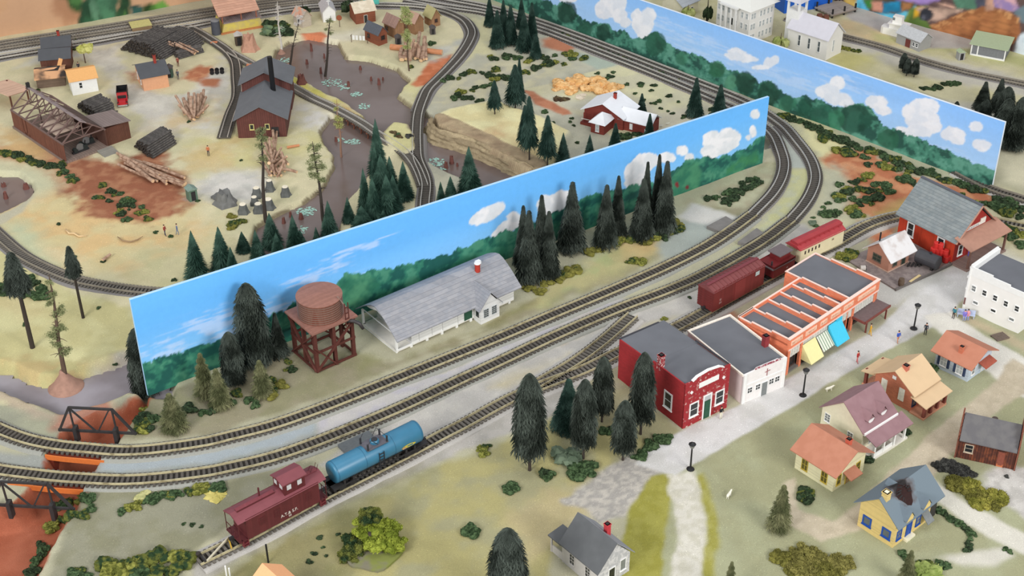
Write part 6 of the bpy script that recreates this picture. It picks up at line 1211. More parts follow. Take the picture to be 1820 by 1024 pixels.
MB().prism([(-3.6, -.8), (-3.0, -1.2), (2.4, -1.2), (4.0, 0), (2.4, 1.2), (-3.0, 1.2), (-3.6, .8)], 'z', 0, 1.5).build('hull', BW, t); MB().prism([(-1.9, -.9), (1.9, -.9), (1.9, .9), (-1.9, .9)], 'z', 1.5, 2.5).build('cabin_house', BW, t); MB().box(-2.2, 2.2, -1.2, 1.2, 2.5, 2.65).build('deck_roof', BW, t); MB().box(-1.4, .6, -.7, .7, 2.65, 4.2).build('wheelhouse', BW, t); MB().box(-1.42, -.9, -.72, .72, 3.3, 3.9).build('window_band', DARKG, t)
b = Bld('wooden_dock', 'grey wooden dock with black bollards at the top right', 'dock', (1478, 34), (1520, 20), (1450, 18), base=0); b.part('deck', MB().box(0, b.L, 0, b.W, .6, .9), mat('dock_grey', (176, 164, 152), .85, .06, 1, rows=(90, .5, .03, 'x'), mort=(140, 128, 118)))
for x in (.3, b.L * .5, b.L - .5):
 for y in (.2, b.W - .4): b.part('bollard', MB().box(x, x + .3, y, y + .3, 0, 2.0), SOOT)
p = place(1430, 20); t = thing('storage_bin', 'bright blue bin at the top edge behind the church', 'bin', (p[0], p[1] + 3, 0), .35); MB().box(-6, 6, -2.5, 2.5, 0, 6.5).build('bin_body', mat('blue_plastic', (30, 96, 196), .5, .03), t); MB().box(-6.3, 6.3, -2.8, 2.8, 6.5, 7).build('lid', mat('blue_plastic', (0, 0, 0)), t)
# ------------------------------------------------------------------ rolling stock
def on_track(key, u, v, z=.72):
 P = TRACK[key]; g = G(u, v, z)[:2]; i = int(np.argmin(((P - g) ** 2).sum(1))); i = min(max(i, 1), len(P) - 2); T = P[i + 1] - P[i - 1]; return P[i], T / np.linalg.norm(T)
WHL = mat('wheel_dark', (62, 56, 52), .5, .1, metal=.4); UND = mat('underframe_black', (44, 42, 42), .7, .1)
def car(name, label, cat, key, p0, p1):
 a, _ = on_track(key, *p0); b, _ = on_track(key, *p1); d = b - a; L = np.linalg.norm(d); c = (a + b) / 2
 return thing(name, label, cat, (c[0], c[1], .72), atan2(d[1], d[0])), L
def truck(t, x):
 mb = MB(); mb.box(x - 1.3, x + 1.3, -1.1, -.95, .25, .7); mb.box(x - 1.3, x + 1.3, .95, 1.1, .25, .7); mb.box(x - .3, x + .3, -1.1, 1.1, .4, .85); o = mb.build('bogie_frame', UND, t)
 for k in (-.85, .85):
  w = MB()
  for y in (-.84, .84): w.tube([(x + k, y - .09, .5), (x + k, y + .09, .5)], .52, 16)
  w.tube([(x + k, -.84, .5), (x + k, .84, .5)], .12, 8); w.build('wheelset', WHL, o)
def couplers(t, L):
 for sx in (-1, 1): MB().box(min(sx * L / 2, sx * (L / 2 + .6)), max(sx * L / 2, sx * (L / 2 + .6)), -.18, .18, .55, .9).build('coupler', UND, t)
def lettering(t, text, x, y, z, size, m, name='lettering'):
 cu = bpy.data.curves.new('lt', 'FONT'); cu.body = text; cu.size = size * S; cu.align_x = 'CENTER'; cu.extrude = .012 * S
 o = bpy.data.objects.new('lt', cu); COL.objects.link(o); dg = bpy.context.evaluated_depsgraph_get(); me = bpy.data.meshes.new_from_object(o.evaluated_get(dg)); bpy.data.objects.remove(o)
 me.materials.clear(); me.materials.append(m); q = ob(name, me, t, (x, y, z)); q.rotation_euler = (pi / 2, 0, 0); return q
MAR = mat('caboose_maroon', (94, 40, 42), .6, .06, 1.5, rows=(90, .3, .012, 'v'), mort=(84, 32, 36)); MARR = mat('caboose_roof_maroon', (122, 66, 72), .65, .07, 1); MARD = mat('maroon_dark', (84, 36, 38), .6); PWH = mat('letter_white', (214, 206, 196), .6)
t, L = car('caboose', 'long maroon caboose with a cupola at the open end of the siding', 'caboose', 'siding', (406, 967), (583, 877)); L = 12.6; h = L / 2; w = 1.62
body = MB().box(-h + 1.1, h - 1.1, -w, w, .75, 3.95).build('body', MAR, t)
mb = MB(); mb.prism([(-w - .1, 3.85), (-w * .5, 4.3), (0, 4.5), (w * .5, 4.3), (w + .1, 3.85), (w, 3.75), (0, 4.3), (-w, 3.75)], 'x', -h, h); rf = mb.build('roof', MARR, t)
mb = MB(); mb.box(-h + .8, -.2, -.28, .28, 4.52, 4.62); mb.box(3.9, h - .3, -.28, .28, 4.52, 4.62); mb.build('roof_walk', mat('roof_walk_maroon', (120, 58, 64), .7), rf)
MB().box(-h + .8, -.2, -.34, -.3, 4.4, 4.6).build('roof_walk_edge', MARD, rf)
mb = MB(); mb.box(.6, 3.6, -1.25, 1.25, 4.0, 5.9); cu = mb.build('cupola', MAR, t); MB().prism([(-1.4, 5.75), (0, 6.2), (1.4, 5.75), (1.4, 5.9), (0, 6.35), (-1.4, 5.9)], 'x', .35, 3.85).build('cupola_roof', MARR, cu)
for x in (1.3, 2.8): MB().box(x - .3, x + .3, -1.31, -1.25, 4.8, 5.5).build('cupola_window', mat('cupola_pane', (196, 196, 196), .3), cu)
for y in (-.6, .6): MB().box(.54, .6, y - .3, y + .3, 4.9, 5.5).build('cupola_window', mat('cupola_pane', (0, 0, 0)), cu)
for x in (-3.0, -.9, 3.6):
 wn = MB().box(x - .35, x + .35, -w - .04, -w, 2.0, 3.1).build('window', MARD, t)
 mb = MB(); [mb.box(x - .4 + k, x - .34 + k, -w - .07, -w, 1.95, 3.15) for k in (0, .37, .74)]; mb.box(x - .4, x + .4, -w - .07, -w, 2.5, 2.56); mb.build('window_frame', MAR, wn)
for sx in (-1, 1):
 MB().box(min(sx * h, sx * (h - 1.2)), max(sx * h, sx * (h - 1.2)), -w, w, .7, .9).build('end_platform', MARD, t)
 mb = MB()
 for y in (-w + .1, -.5, .5, w - .1): mb.bar((sx * (h - .08), y, .9), (sx * (h - .08), y, 2.2), .07)
 mb.bar((sx * (h - .08), -w + .1, 2.2), (sx * (h - .08), w - .1, 2.2), .07); mb.bar((sx * (h - .08), -w + .1, .9), (sx * (h - .08), -w + .1, 3.9), .08); mb.bar((sx * (h - .08), w - .1, .9), (sx * (h - .08), w - .1, 3.9), .08); mb.build('end_railing', MARD, t)
 mb = MB()
 for y in (-w - .15, w - .35):
  mb.box(sx * (h - .75) - .35, sx * (h - .75) + .35, y, y + .5, .05, .15); mb.box(sx * (h - .75) - .35, sx * (h - .75) + .35, y, y + .5, .4, .5); mb.box(sx * (h - .75) - .38, sx * (h - .75) - .3, y, y + .5, 0, .9); mb.box(sx * (h - .75) + .3, sx * (h - .75) + .38, y, y + .5, 0, .9)
 mb.build('steps', mat('steps_maroon', (112, 48, 52), .6), t)
mb = MB()
for k in (.2, .7): mb.tube([(h - .4, k - .4, 4.4), (h - .1, k - .4, 5.3)], .035, 5); mb.tube([(h - 1.4, k - .4, 4.4), (h - .9, k - .4, 5.2)], .035, 5)
mb.build('roof_grab_irons', MARD, rf)
MB().tube([(-1.9, .5, 4.2), (-1.9, .5, 5.7)], .12, 8).build('stovepipe', MARD, t); lettering(t, 'A.T.& S.F.', .7, -w - .09, 1.5, .62, PWH); lettering(t, 'IIII', .8, -w - .02, 1.0, .42, PWH)
MB().box(-h + 1.2, h - 1.2, -1, 1, .5, .8).build('underframe', UND, t); truck(t, -h + 2.9); truck(t, h - 2.9); couplers(t, L)
BLU = mat('tank_blue', (52, 112, 142), .38, .06, .6, spec=.5); BLK = mat('tank_fittings_black', (46, 46, 50), .55, .1)
t, L = car('tank_car', 'blue tank car with a black dome platform behind the maroon caboose', 'tank car', 'siding', (592, 872), (748, 792)); L = 13.4; h = L / 2
mb = MB(); mb.box(-h - .6, h + .6, -.5, .5, .75, 1.2); [mb.box(min(sx * (h + .6), sx * (h - 1.2)), max(sx * (h + .6), sx * (h - 1.2)), -1.4, 1.4, .9, 1.2) for sx in (-1, 1)]; mb.box(-h, h, -1.4, -1.25, 1.0, 1.15); mb.box(-h, h, 1.25, 1.4, 1.0, 1.15); mb.build('underframe', UND, t)
R = 1.5; prof = [(-h - .02, .3), (-h + .0, R * .8), (-h + .12, R * .96), (-h + .35, R), (h - .35, R), (h - .12, R * .96), (h, R * .8), (h + .02, .3)]
tk = MB().tube([(x, 0, 2.72) for x, r in prof], [r for x, r in prof], 36).build('tank_body', BLU, t, smooth=True)
mb = MB()
for x in (-h + .36, -2.2, 2.2, h - .36): mb.tube([(x - .03, 0, 2.72), (x + .03, 0, 2.72)], R + .02, 36)
mb.build('tank_bands', mat('tank_blue_dark', (42, 94, 122), .4), tk)
mb = MB(); mb.box(-1.7, 1.5, -1.0, 1.0, 4.12, 4.22); pl = mb.build('dome_platform', mat('platform_grey_dark', (92, 90, 98), .6), t)
dm = MB().tube([(0, 0, 4.0), (0, 0, 4.55), (0, 0, 4.68)], [.62, .6, .5], 20).build('dome', BLU, t); mb = MB(); mb.tube([(0, 0, 4.66), (0, 0, 4.75)], .42, 16); mb.build('dome_lid', BLK, dm)
for x, y in ((-1.55, -.85), (1.35, -.85), (-1.55, .85), (1.35, .85)):
 mb = MB(); mb.tube([(x, y, 4.1), (x, y, 5.1)], .14, 8); mb.build('platform_post', BLK, pl)
mb = MB()
for p, q in (((-1.55, -.85, 5.0), (-1.0, -.85, 5.5)), ((-1.0, -.85, 5.5), (0, -.85, 4.4)), ((1.35, -.85, 5.0), (.9, .85, 5.6)), ((.9, .85, 5.6), (.2, .85, 4.5)), ((-1.55, .85, 5), (-1.1, .85, 5.7))): mb.tube([p, q], .04, 5)
mb.build('safety_rail', BLK, pl)
mb = MB()
for k in range(5): mb.box(-.35, .35, -1.62, -1.5, 1.3 + k * .5, 1.36 + k * .5)
mb.box(-.38, -.32, -1.64, -1.5, 1.0, 3.6); mb.box(.32, .38, -1.64, -1.5, 1.0, 3.6); mb.build('ladder', BLK, t)
yv = [(4.2 + 1.1 * cos(k) , -R * .995 - .02, 2.35 + .32 * sin(k)) for k in np.linspace(0, 2 * pi, 18, endpoint=False)]
em = MB().add([(x, -sqrt(max(0, (R + .015) ** 2 - (z - 2.72) ** 2)), z) for x, y, z in yv], [tuple(range(18))]).build('emblem', mat('emblem_yellow', (214, 198, 60), .5), tk)
MB().box(3.2, 3.75, -R - .04, -R - .02, 2.2, 2.45).build('emblem_end', mat('emblem_tan', (176, 140, 110)), em)
mb = MB()
for k in range(9): mb.box(-h + 1 + k * 1.35, -h + 1.25 + k * 1.35, -1.35, -1.2, 1.2, 1.75)
mb.build('saddles', UND, t); truck(t, -h + 1.7); truck(t, h - 1.7); couplers(t, L + 1.0)
BOXM = mat('boxcar_maroon', (112, 44, 42), .65, .06, 1, rows=(90, .42, .012, 'v'), mort=(92, 36, 36)); BOXR = mat('boxcar_roof', (124, 68, 68), .7, .07, 1)
t, L = car('boxcar', 'maroon boxcar with a ribbed roof behind the stores', 'boxcar', 'siding', (1249.5, 553.5), (1345, 501)); L = 11.5; h = L / 2; w = 1.55
MB().box(-h, h, -w, w, .55, 4.0).build('body', BOXM, t); mb = MB(); mb.prism([(-w - .08, 3.9), (0, 4.5), (w + .08, 3.9), (w, 3.8), (-w, 3.8)], 'x', -h - .05, h + .05); rf = mb.build('roof', BOXR, t)
mb = MB()
for k in range(15):
 x = -h + .05 + (L - .1) * k / 14; mb.bar((x, -w - .08, 3.95), (x, 0, 4.55), .1, .08); mb.bar((x, w + .08, 3.95), (x, 0, 4.55), .1, .08)
mb.build('roof_ribs', BOXR, rf); MB().box(-h + .1, h - .1, -.25, .25, 4.58, 4.68).build('roof_walk', mat('roof_walk_maroon', (0, 0, 0)), rf)
MB().box(-1.0, 1.3, -w - .07, -w, .6, 3.7).build('sliding_door', mat('boxcar_door', (122, 50, 48), .65, .05), t)
mb = MB()
for k in range(8): mb.box(-h - .06, -h, -w, w, .8 + k * .42, .9 + k * .42)
mb.build('end_ribs', BOXM, t); MB().box(3.6, 4.5, -w - .03, -w, 2.9, 3.6).build('placard', mat('placard_pale', (170, 186, 184), .5), t)
lettering(t, 'III', -h + 1.6, -w - .02, 1.9, .55, mat('letter_dull', (170, 140, 136)), 'lettering'); lettering(t, 'IIIII', -h + 1.6, -w - .02, 1.4, .45, mat('letter_dull', (0, 0, 0)))
mb = MB(); [mb.box(-h - .03, -h + .05, y, y + .05, .6, 3.8) for y in (-w + .1, -w + .5)]; mb.build('ladder', BOXM, t)
MB().box(-h, h, -.8, .8, .35, .6).build('underframe', UND, t); truck(t, -h + 1.7); truck(t, h - 1.7); couplers(t, L)
t, L = car('caboose', 'short dark red caboose with a grey roof between the boxcar and the cream coach', 'caboose', 'siding', (1357, 495), (1402, 470.5)); L = 5.4; h = L / 2; w = 1.5
DRD = mat('darkred_side', (112, 34, 36), .6, .08, 1); GRF = mat('grey_car_roof', (106, 96, 98), .75, .06)
MB().box(-h + .3, h - .1, -w, w, .5, 2.5).build('body', DRD, t); MB().box(-h, h, -w - .05, w + .05, 2.0, 2.15).build('deck', GRF, t); mb = MB(); mb.box(-.6, 1.9, -1.0, 1.0, 2.2, 3.6); cu = mb.build('cupola', DRD, t); MB().box(-.9, 2.2, -1.25, 1.25, 3.6, 3.75).build('cupola_roof', GRF, cu)
for y in (-w, w - .06): MB().box(-h + .2, h, y, y + .06, 2.1, 2.6).build('side_coaming', DRD, t)
MB().tube([(-h + .5, -.8, 2.1), (-h + .5, -.8, 3.2)], .12, 8).build('stovepipe', BLK, t); lettering(t, 'IIII', .8, -w - .02, 1.1, .4, mat('letter_dull', (0, 0, 0))); truck(t, 0); couplers(t, L)
t, L = car('passenger_coach', 'cream passenger coach with a red clerestory roof at the end of the siding train', 'coach', 'siding', (1408, 467), (1484, 431)); L = 10.0; h = L / 2; w = 1.5
CRM = mat('coach_cream', (222, 212, 176), .6, .04, 1); CRED = mat('coach_red_roof', (160, 58, 62), .55, .07, 1)
MB().box(-h, h, -w, w, .55, 3.1).build('body', CRM, t); mb = MB(); mb.prism([(-w - .15, 3.0), (-w * .55, 3.5), (w * .55, 3.5), (w + .15, 3.0)], 'x', -h - .3, h + .3); rf = mb.build('roof', CRED, t)
mb = MB(); mb.prism([(-.75, 3.45), (-.75, 3.9), (0, 4.05), (.75, 3.9), (.75, 3.45)], 'x', -h - .1, h + .3); mb.build('clerestory', CRED, rf)
for k in range(5): MB().box(-h + .9 + k * .8, -h + 1.2 + k * .8, -w - .03, -w, 1.9, 2.5).build('window', mat('coach_pane', (60, 50, 50), .3), t)
for k in range(9): MB().tube([(-h + .5 + k * 1.1, -.9, 3.4), (-h + .5 + k * 1.1, -.9, 3.62)], .09, 6).build('roof_vent', CRED, rf)
lettering(t, 'IIII', 2.4, -w - .02, 2.1, .5, mat('letter_brown', (120, 100, 84))); MB().box(-h, h, -.9, .9, .3, .6).build('underframe', UND, t); truck(t, -h + 1.6); truck(t, h - 1.6); couplers(t, L)

# ------------------------------------------------------------------ bridges
IRON = mat('bridge_iron', (52, 50, 50), .55, .12, 2); GIR = mat('girder_orange', (206, 112, 52), .7, .06); PIER = mat('abutment_red', (120, 50, 34), .85, .12)
def truss(label, topL, topR, botL, botR, lowzb):
 a, b = G(*botL, .5), G(*botR, .5); d = b[:2] - a[:2]; L = np.linalg.norm(d); t = thing('truss_bridge', label, 'bridge', (a[0], a[1], 0), atan2(d[1], d[0]))
 H_ = 4.3; z = .35; mb = MB(); mb.box(0, L, -.12, .12, z, z + .35); mb.build('bottom_chord', IRON, t)
 ti, tj = L * .2, L * .74; mb = MB(); mb.box(ti, tj, -.14, .14, H_, H_ + .28); mb.build('top_chord', IRON, t)
 [MB().bar((p_, 0, z), (q_, 0, H_ + .2), .32, .28, up=(0, 1, 0)).build('end_post', IRON, t) for p_, q_ in ((.1, ti), (L - .1, tj))]
 for x0, x1 in ((ti, ti + .1), (ti, L * .5), (L * .5, tj), (tj, tj + .1)): (MB().bar((x0, 0, H_), (x1, 0, z), .2, .2, up=(0, 1, 0)) if x0 != L * .5 else MB().bar((x0, 0, z), (x1 - .4, 0, H_), .2, .2, up=(0, 1, 0))).build('web_member', IRON, t)
 [MB().box(x - .25, x + .25, -.6, .35, -1.2, 1.3).build('upright', IRON, t) for x in (ti + .3, tj)]; return t
truss('black truss bridge side standing behind the inner main line over the clay gully', (128, 716), (200, 718), (104, 764), (243, 771), 0)
truss('black truss bridge side at the left edge, in front of the outer main line', (8, 848), (90, 852), (-16, 897), (133, 905), 0)
for key, u0, u1, n in (('main_near', (88, 789), (190, 797), 'inner'), ('main_far', (22, 838), (152, 848), 'outer')):
 P = TRACK[key]; i = sorted(int(np.argmin(((P - G(*q, .72)[:2]) ** 2).sum(1))) for q in (u0, u1)); seg = P[i[0]:i[1] + 1]; c = seg[len(seg) // 2]
 t = thing('track_girder', 'orange girder carrying the %s main line over the clay gully' % n, 'girder', (c[0], c[1], 0)); g = seg - c
 for o_ in (1.8,): mb = MB(); sweep(mb, g, [(-.1, -.55), (.1, -.55), (.1, .2), (-.1, .2)], off=o_); mb.build('girder_beam', GIR, t)
 mb = MB(); sweep(mb, g, [(-1.3, -.3), (1.75, -.3), (1.75, -.15), (-1.3, -.15)]); mb.build('girder_floor', PIER, t)
 for q in (g[0], g[-1]): MB().box(q[0] - .4, q[0] + .4, q[1] - 1.6, q[1] + 1.6, -3.8, -.3).build('abutment', PIER, t)
TRW = mat('trestle_wood', (120, 74, 56), .85, .1, 2); bents = []
for u, v in ((611, 198), (625, 205), (638, 212), (652, 219), (665, 227), (678, 237)):
 p, T = on_track('camp_line', u, v); n = np.array([-T[1], T[0]]); t = thing('trestle_bent', '', 'bridge support', (p[0], p[1], 0), atan2(n[1], n[0]))
 mb = MB()
 for x, dx in ((-.9, -.35), (-.3, 0), (.3, 0), (.9, .35)): mb.bar((x + dx, 0, -1.6), (x, 0, .05), .2)
 mb.build('piles', TRW, t); MB().box(-1.4, 1.4, -.14, .14, 0.02, .22).build('cap_beam', TRW, t); bents.append(t)
rank(bents, 'brown timber bent holding up the camp line over the river', 'bridge support', 'trestle bents')
mb = MB(); P = TRACK['camp_line']; i = [int(np.argmin(((P - G(*q, .72)[:2]) ** 2).sum(1))) for q in ((575, 180), (700, 252))]; seg = P[i[0]:i[1]]; c = seg[len(seg) // 2]; t = thing('trestle_deck', 'brown timber deck of the trestle under the camp line', 'bridge', (c[0], c[1], 0))
for o_ in (-.7, .7): mb = MB(); sweep(mb, seg - c, [(-.12, .0), (.12, .0), (.12, .2), (-.12, .2)], off=o_); mb.build('stringer', TRW, t)
p, T = on_track('siding', 352, 994); t = thing('track_bumper', 'wooden bumper lying across the open end of the siding', 'bumper', (p[0], p[1], .72), atan2(T[1], T[0])); BMP = mat('bumper_wood', (196, 188, 166), .7)
MB().bar((.3, -1.0, .1), (4.2, 1.0, .1), .2).build('diagonal_bar', BMP, t); MB().bar((4.2, 1.0, .12), (3.6, -.9, .12), .16).build('cross_bar', mat('bumper_yellow', (196, 158, 56), .6), t); MB().bar((.1, 1.0, .1), (.1, -1.0, .1), .2).build('end_bar', UND, t); MB().tube([(.1, .5, -.1), (-.1, .5, .45)], .3, 10).build('stop_wheel', WHL, t)
# ------------------------------------------------------------------ trees and bushes
def fol(key, a, b_, sc=1.2, rough=.9, pos=.5): return mat(key, a, rough, .1, sc, .5, rgb2=b_, mixs=sc, spec=.1, mpos=pos)
TRUNK = mat('trunk_brown', (92, 74, 62), .9, .12, 3); TRUNKD = mat('trunk_dark', (62, 54, 48), .9, .12, 3)
F_GREY = fol('needles_greygreen', (42, 48, 42), (84, 92, 84), 4); F_BACK = fol('needles_deep', (38, 62, 52), (74, 102, 88), 4); F_TEAL = fol('needles_teal', (38, 60, 52), (68, 92, 82), 4); F_OLV = fol('needles_olive', (88, 92, 62), (132, 132, 96), 3.0)
def brush_tree(name, prof, nb, seed, droop=.5, trunk_h=.12, tr=.03, fine=False, spread=1.0, sweepup=0.0):
 """unit-height bottle-brush conifer; prof(t) radius at height fraction t"""
 r = random.Random(seed); mb = MB()
 for i in range(nb):
  t = trunk_h + (1 - trunk_h) * ((i + r.random()) / nb); R = prof((t - trunk_h) / (1 - trunk_h)) * r.uniform(.72, 1.14) * spread
  if R < .004: continue
  a = i * 2.39996 + r.uniform(-.3, .3); ca, sa = cos(a), sin(a); px, py = -sa, ca
  z0 = min(t + R * droop * .35, 1.0); w = (.011 if not fine else .0055) * (1 + r.random() * .5) + R * (.05 if not fine else .02)
  seg = [(0, z0), (.5, z0 - R * droop * .25), (1.0, z0 - R * droop)] if not fine else [(0, z0), (.55, z0 - R * droop * .5), (1.0, z0 - R * droop)]
  pts = [(ca * R * k, sa * R * k, z) for k, z in seg]
  n0 = len(mb.v); ws = (w * .5, w, w * .12)
  for (x, y, z), ww in zip(pts, ws): mb.v += [(x - px * ww, y - py * ww, z - ww * .45), (x, y, z + ww * .35), (x + px * ww, y + py * ww, z - ww * .45)]
  for k in range(2):
   b0 = n0 + k * 3; mb.f += [(b0, b0 + 1, b0 + 4, b0 + 3), (b0 + 1, b0 + 2, b0 + 5, b0 + 4)]; mb.m += [0, 0]
  if not fine:
   for k in (.35, .6, .8, .97):
    x, y, z = ca * R * k, sa * R * k, z0 - R * droop * k * k
    for sd in (-1, 1):
     l = w * 1.5; q = (x + px * sd * l * 1.25 + ca * l, y + py * sd * l * 1.25 + sa * l, z - l * .75); n1 = len(mb.v)
     mb.v += [(x - ca * w * .35, y - sa * w * .35, z), (x + ca * w * .35, y + sa * w * .35, z), q]; mb.f.append((n1, n1 + 1, n1 + 2)); mb.m.append(0)
 core = MB(); me = [(prof(k / 10) * spread * .55 + .002, trunk_h + (1 - trunk_h) * k / 10 - .01) for k in range(11)]
 core.lathe(me, n=10); n0 = len(mb.v); mb.v += core.v; mb.f += [tuple(n0 + k for k in f) for f in core.f]; mb.m += [0] * len(core.f)
 mb.v = [(x, y, z) for x, y, z in mb.v]
 sc = MB(); sc.v = mb.v; sc.f = mb.f; sc.m = mb.m
 tm = MB(); tm.tube([(0, 0, -.03), (0, 0, trunk_h + .3)], [tr, tr * .6], 8)
 return sc, tm
def proto(sc, tm): return [sc.mesh('foliage', F_GREY, False, False), tm.mesh('trunk', TRUNKD)]
def cone(t, w=.2, p=1.0): return w * (1 - t) ** p
def colm(t, w=.2): return w * (min(1, (t * 5 + .72)) * sqrt(max(0, 1 - (max(0, t - .25) / .75) ** 2.6)) ) if t < 1 else 0
PR = {
 'col': [proto(*brush_tree('c', lambda t: colm(t, .17), 1700, s, .7, .10)) for s in (1, 2)],
 'colt': [proto(*brush_tree('c', lambda t: colm(t, .18), 1500, s, .7, .24, .022)) for s in (3, 4)],
 'cone': [proto(*brush_tree('c', lambda t: cone(t, .195, .95) + .006, 1600, s, .75, .10)) for s in (5, 6, 7)],
 'conet': [proto(*brush_tree('c', lambda t: cone(t, .21, .8), 900, s, .55, .26, .018)) for s in (8, 9)],
 'fuzz': [proto(*brush_tree('c', lambda t: cone(t, .26, .9), 2600, s, .35, .04, .03, True)) for s in (10, 11, 12)],
 'rough': [proto(*brush_tree('c', lambda t: cone(t, .2, .7) * (.85 + .25 * sin(t * 40)), 1100, s, .15, .06, .03, False, 1.0)) for s in (15, 16)],
 'high': [proto(*brush_tree('c', lambda t: cone(t, .11, .7) * (1 if t > .1 else .6), 700, s, .4, .60, .022)) for s in (13,)]}
NT = [0]
TREES = {}
RM = dict(rough=.22, col=.195, colt=.2, cone=.2, conet=.2, fuzz=.25, high=.11)
def tree(kind, ut, vt, vb, fm, grp, wpx=30.0, ub=None, base=None, cat='tree'):
 ub = foot_u(ut, vt, vb) if ub is None else ub
 x, y, z = place(ub, vb); h = (HT(ub, vb, ut, vt, z) - z); NT[0] += 1; wide = wpx * hypot(hypot(x, y), EYE) / F_PX / (2 * RM[kind] * h)
 P = PR[kind][NT[0] % len(PR[kind])]; rz = random.uniform(0, 6.28)
 t = ob('conifer_tree', None, None, (x, y, z)); t.empty_display_size = .01
 f = ob('foliage', P[0], t); k = ob('trunk', P[1], t)
 set_mat(f, fm);
 for o in (f, k): o.scale = (h * wide * .01 / .01, h * wide, h); o.rotation_euler = (0, 0, rz)
 t['hh'] = h; TREES.setdefault(grp, []).append(t); return t
def finish(grp, desc, cat, group):
 def d(o):
  L = sorted(q['hh'] for q in TREES[grp]); m = L[len(L) // 2]; h = o['hh']
  w = 'tall' if h > m * 1.2 else 'short' if h < m * .8 else 'mid-height'; return desc.replace('~', w)
 L = TREES[grp]; rank(L, d, cat, group)
 for o in L: del o['hh']
for k_, *a in (('col', 240, 583, 703, 50), ('col', 437, 503, 650, 62), ('cone', 488, 556, 632, 34), ('col', 405, 590, 682, 42)): tree(k_, *a[:3], F_GREY, 'fl', a[3])
for a in ((355, 627, 704, 42), (383, 655, 722, 44), (460, 640, 702, 42), (300, 699, 762, 52)): tree('rough', *a[:3], F_OLV, 'olv', a[3])
for k_, *a in (('colt', 943, 664, 836, 60), ('colt', 1042, 674, 815, 47), ('colt', 1075, 634, 750, 40), ('colt', 1113, 712, 818, 44), ('colt', 1148, 626, 772, 46)): tree(k_, *a[:3], F_GREY, 'st', a[3])
tree('cone', 1012, 674, 760, F_TEAL, 'st', 58); tree('col', 903, 940, 1080, F_GREY, 'bt', 72)
for a in ((1395, 862, 940, 46), (1622, 978, 1040, 34), (1302, 998, 1060, 30)): tree('rough', *a[:3], F_OLV, 'bt', a[3])
for a in ((931, 365, 470, 36), (941.5, 374, 500, 48), (964, 346, 462, 38), (977, 375, 492, 42), (1019, 323, 443, 52), (1080, 328, 437, 44), (1101, 312, 418, 34), (1153, 287, 402, 30), (1146, 317, 423, 46), (1174, 274, 404, 30), (1188, 286, 412, 44)): tree('cone', *a[:3], F_GREY, 'mid', a[3])
for a in ((339, 409, 497, 36), (387, 402, 482, 36), (409, 438, 492, 22), (429, 411, 446, 22), (453, 408, 468, 26), (478, 378, 442, 34), (490, 413, 462, 24), (519, 381, 447, 28), (533, 408, 445, 22), (561, 403, 434, 14), (582, 356, 428, 30), (617, 350, 394, 20), (645, 298, 378, 24), (642, 365, 404, 32), (661, 314, 392, 30), (665, 256, 332, 20), (667, 210, 310, 30), (676, 273, 352, 36), (686, 309, 388, 36), (681, 373, 398, 18), (692, 277, 346, 30), (698, 310, 372, 26), (716, 286, 352, 28), (833.6, 259.6, 343, 36), (841, 296, 338, 26), (783, 322, 358, 14), (800.6, 313, 356, 22)):
 tree('fuzz', *a[:3], F_BACK, 'bk', a[3] * 1.4)
for k_, *a in (('conet', 941.7, 170, 284, 34), ('conet', 933.6, 186, 266, 28), ('conet', 974.5, 204, 295, 34), ('fuzz', 1002, 235, 292, 32), ('fuzz', 1049, 238, 278, 22), ('cone', 1095, 219, 266, 24), ('cone', 1156, 202, 246, 20), ('conet', 879, 142, 203, 26), ('conet', 916, 114, 197, 38), ('cone', 923.5, 103, 172, 18), ('cone', 1141.7, 166, 199, 18), ('cone', 1239.5, 138, 206, 30), ('cone', 1282.6, 150, 212, 30)): tree(k_, *a[:3], F_TEAL, 'farm', a[3])
for a in ((870, -6, 46, 20), (884, 18, 84, 28), (895, 0, 62, 22), (908, 8, 78, 26), (927, -4, 50, 20), (932, 24, 90, 30), (946, 4, 80, 24), (952.6, 61, 102, 22)): tree('cone', *a[:3], F_TEAL, 'top', a[3])
for k_, *a in (('cone', 1754, 145, 192, 30), ('cone', 1783, 140, 196, 30), ('col', 1755, 177, 232, 26), ('col', 1795, 154, 224, 32), ('col', 1796, 175, 262, 36), ('col', 1822, 172, 268, 36), ('col', 1743, 185, 222, 18), ('col', 1702, 180, 206, 12)): tree(k_, *a[:3], F_GREY, 'fr', a[3])
for a in ((1609, 94, 127), (1616, 104, 135), (1630, 104, 137)): tree('colt', *a, F_GREY, 'sm', 14)
tree('high', 6, 450, 618, F_GREY, 'hi', 44, ub=58); tree('high', 124.6, 436, 565, F_GREY, 'hi', 28, ub=148)
finish('fl', '~ grey-green conifer at the left end of the near backdrop', 'tree', 'grey conifers left of the water tower'); finish('olv', 'mossy olive conifer near the left end of near backdrop', 'tree', 'olive conifers left of the water tower')
finish('st', '~ dark conifer beside the red brick store', 'tree', 'conifers beside the brick store'); finish('bt', 'conifer at the bottom of the town lawn', 'tree', 'conifers at the bottom edge')
finish('mid', '~ grey-green conifer in the row before the near backdrop', 'tree', 'conifers right of the depot'); finish('bk', '~ dark fuzzy pine in the wood behind the near backdrop', 'tree', 'pines behind the near backdrop')
finish('farm', '~ pine around the farm and the rock ledge', 'tree', 'pines round the farm'); finish('top', '~ pine clustered at the top of the far backdrop', 'tree', 'pines at the top'); finish('fr', '~ dark conifer beyond the right end of the far backdrop', 'tree', 'conifers at the far right')
finish('sm', 'small dark conifer of the three beside the far church line', 'tree', 'three small conifers'); finish('hi', 'tall bare-trunked pine with a dark crown left of the near backdrop', 'tree', 'bare-trunked pines')

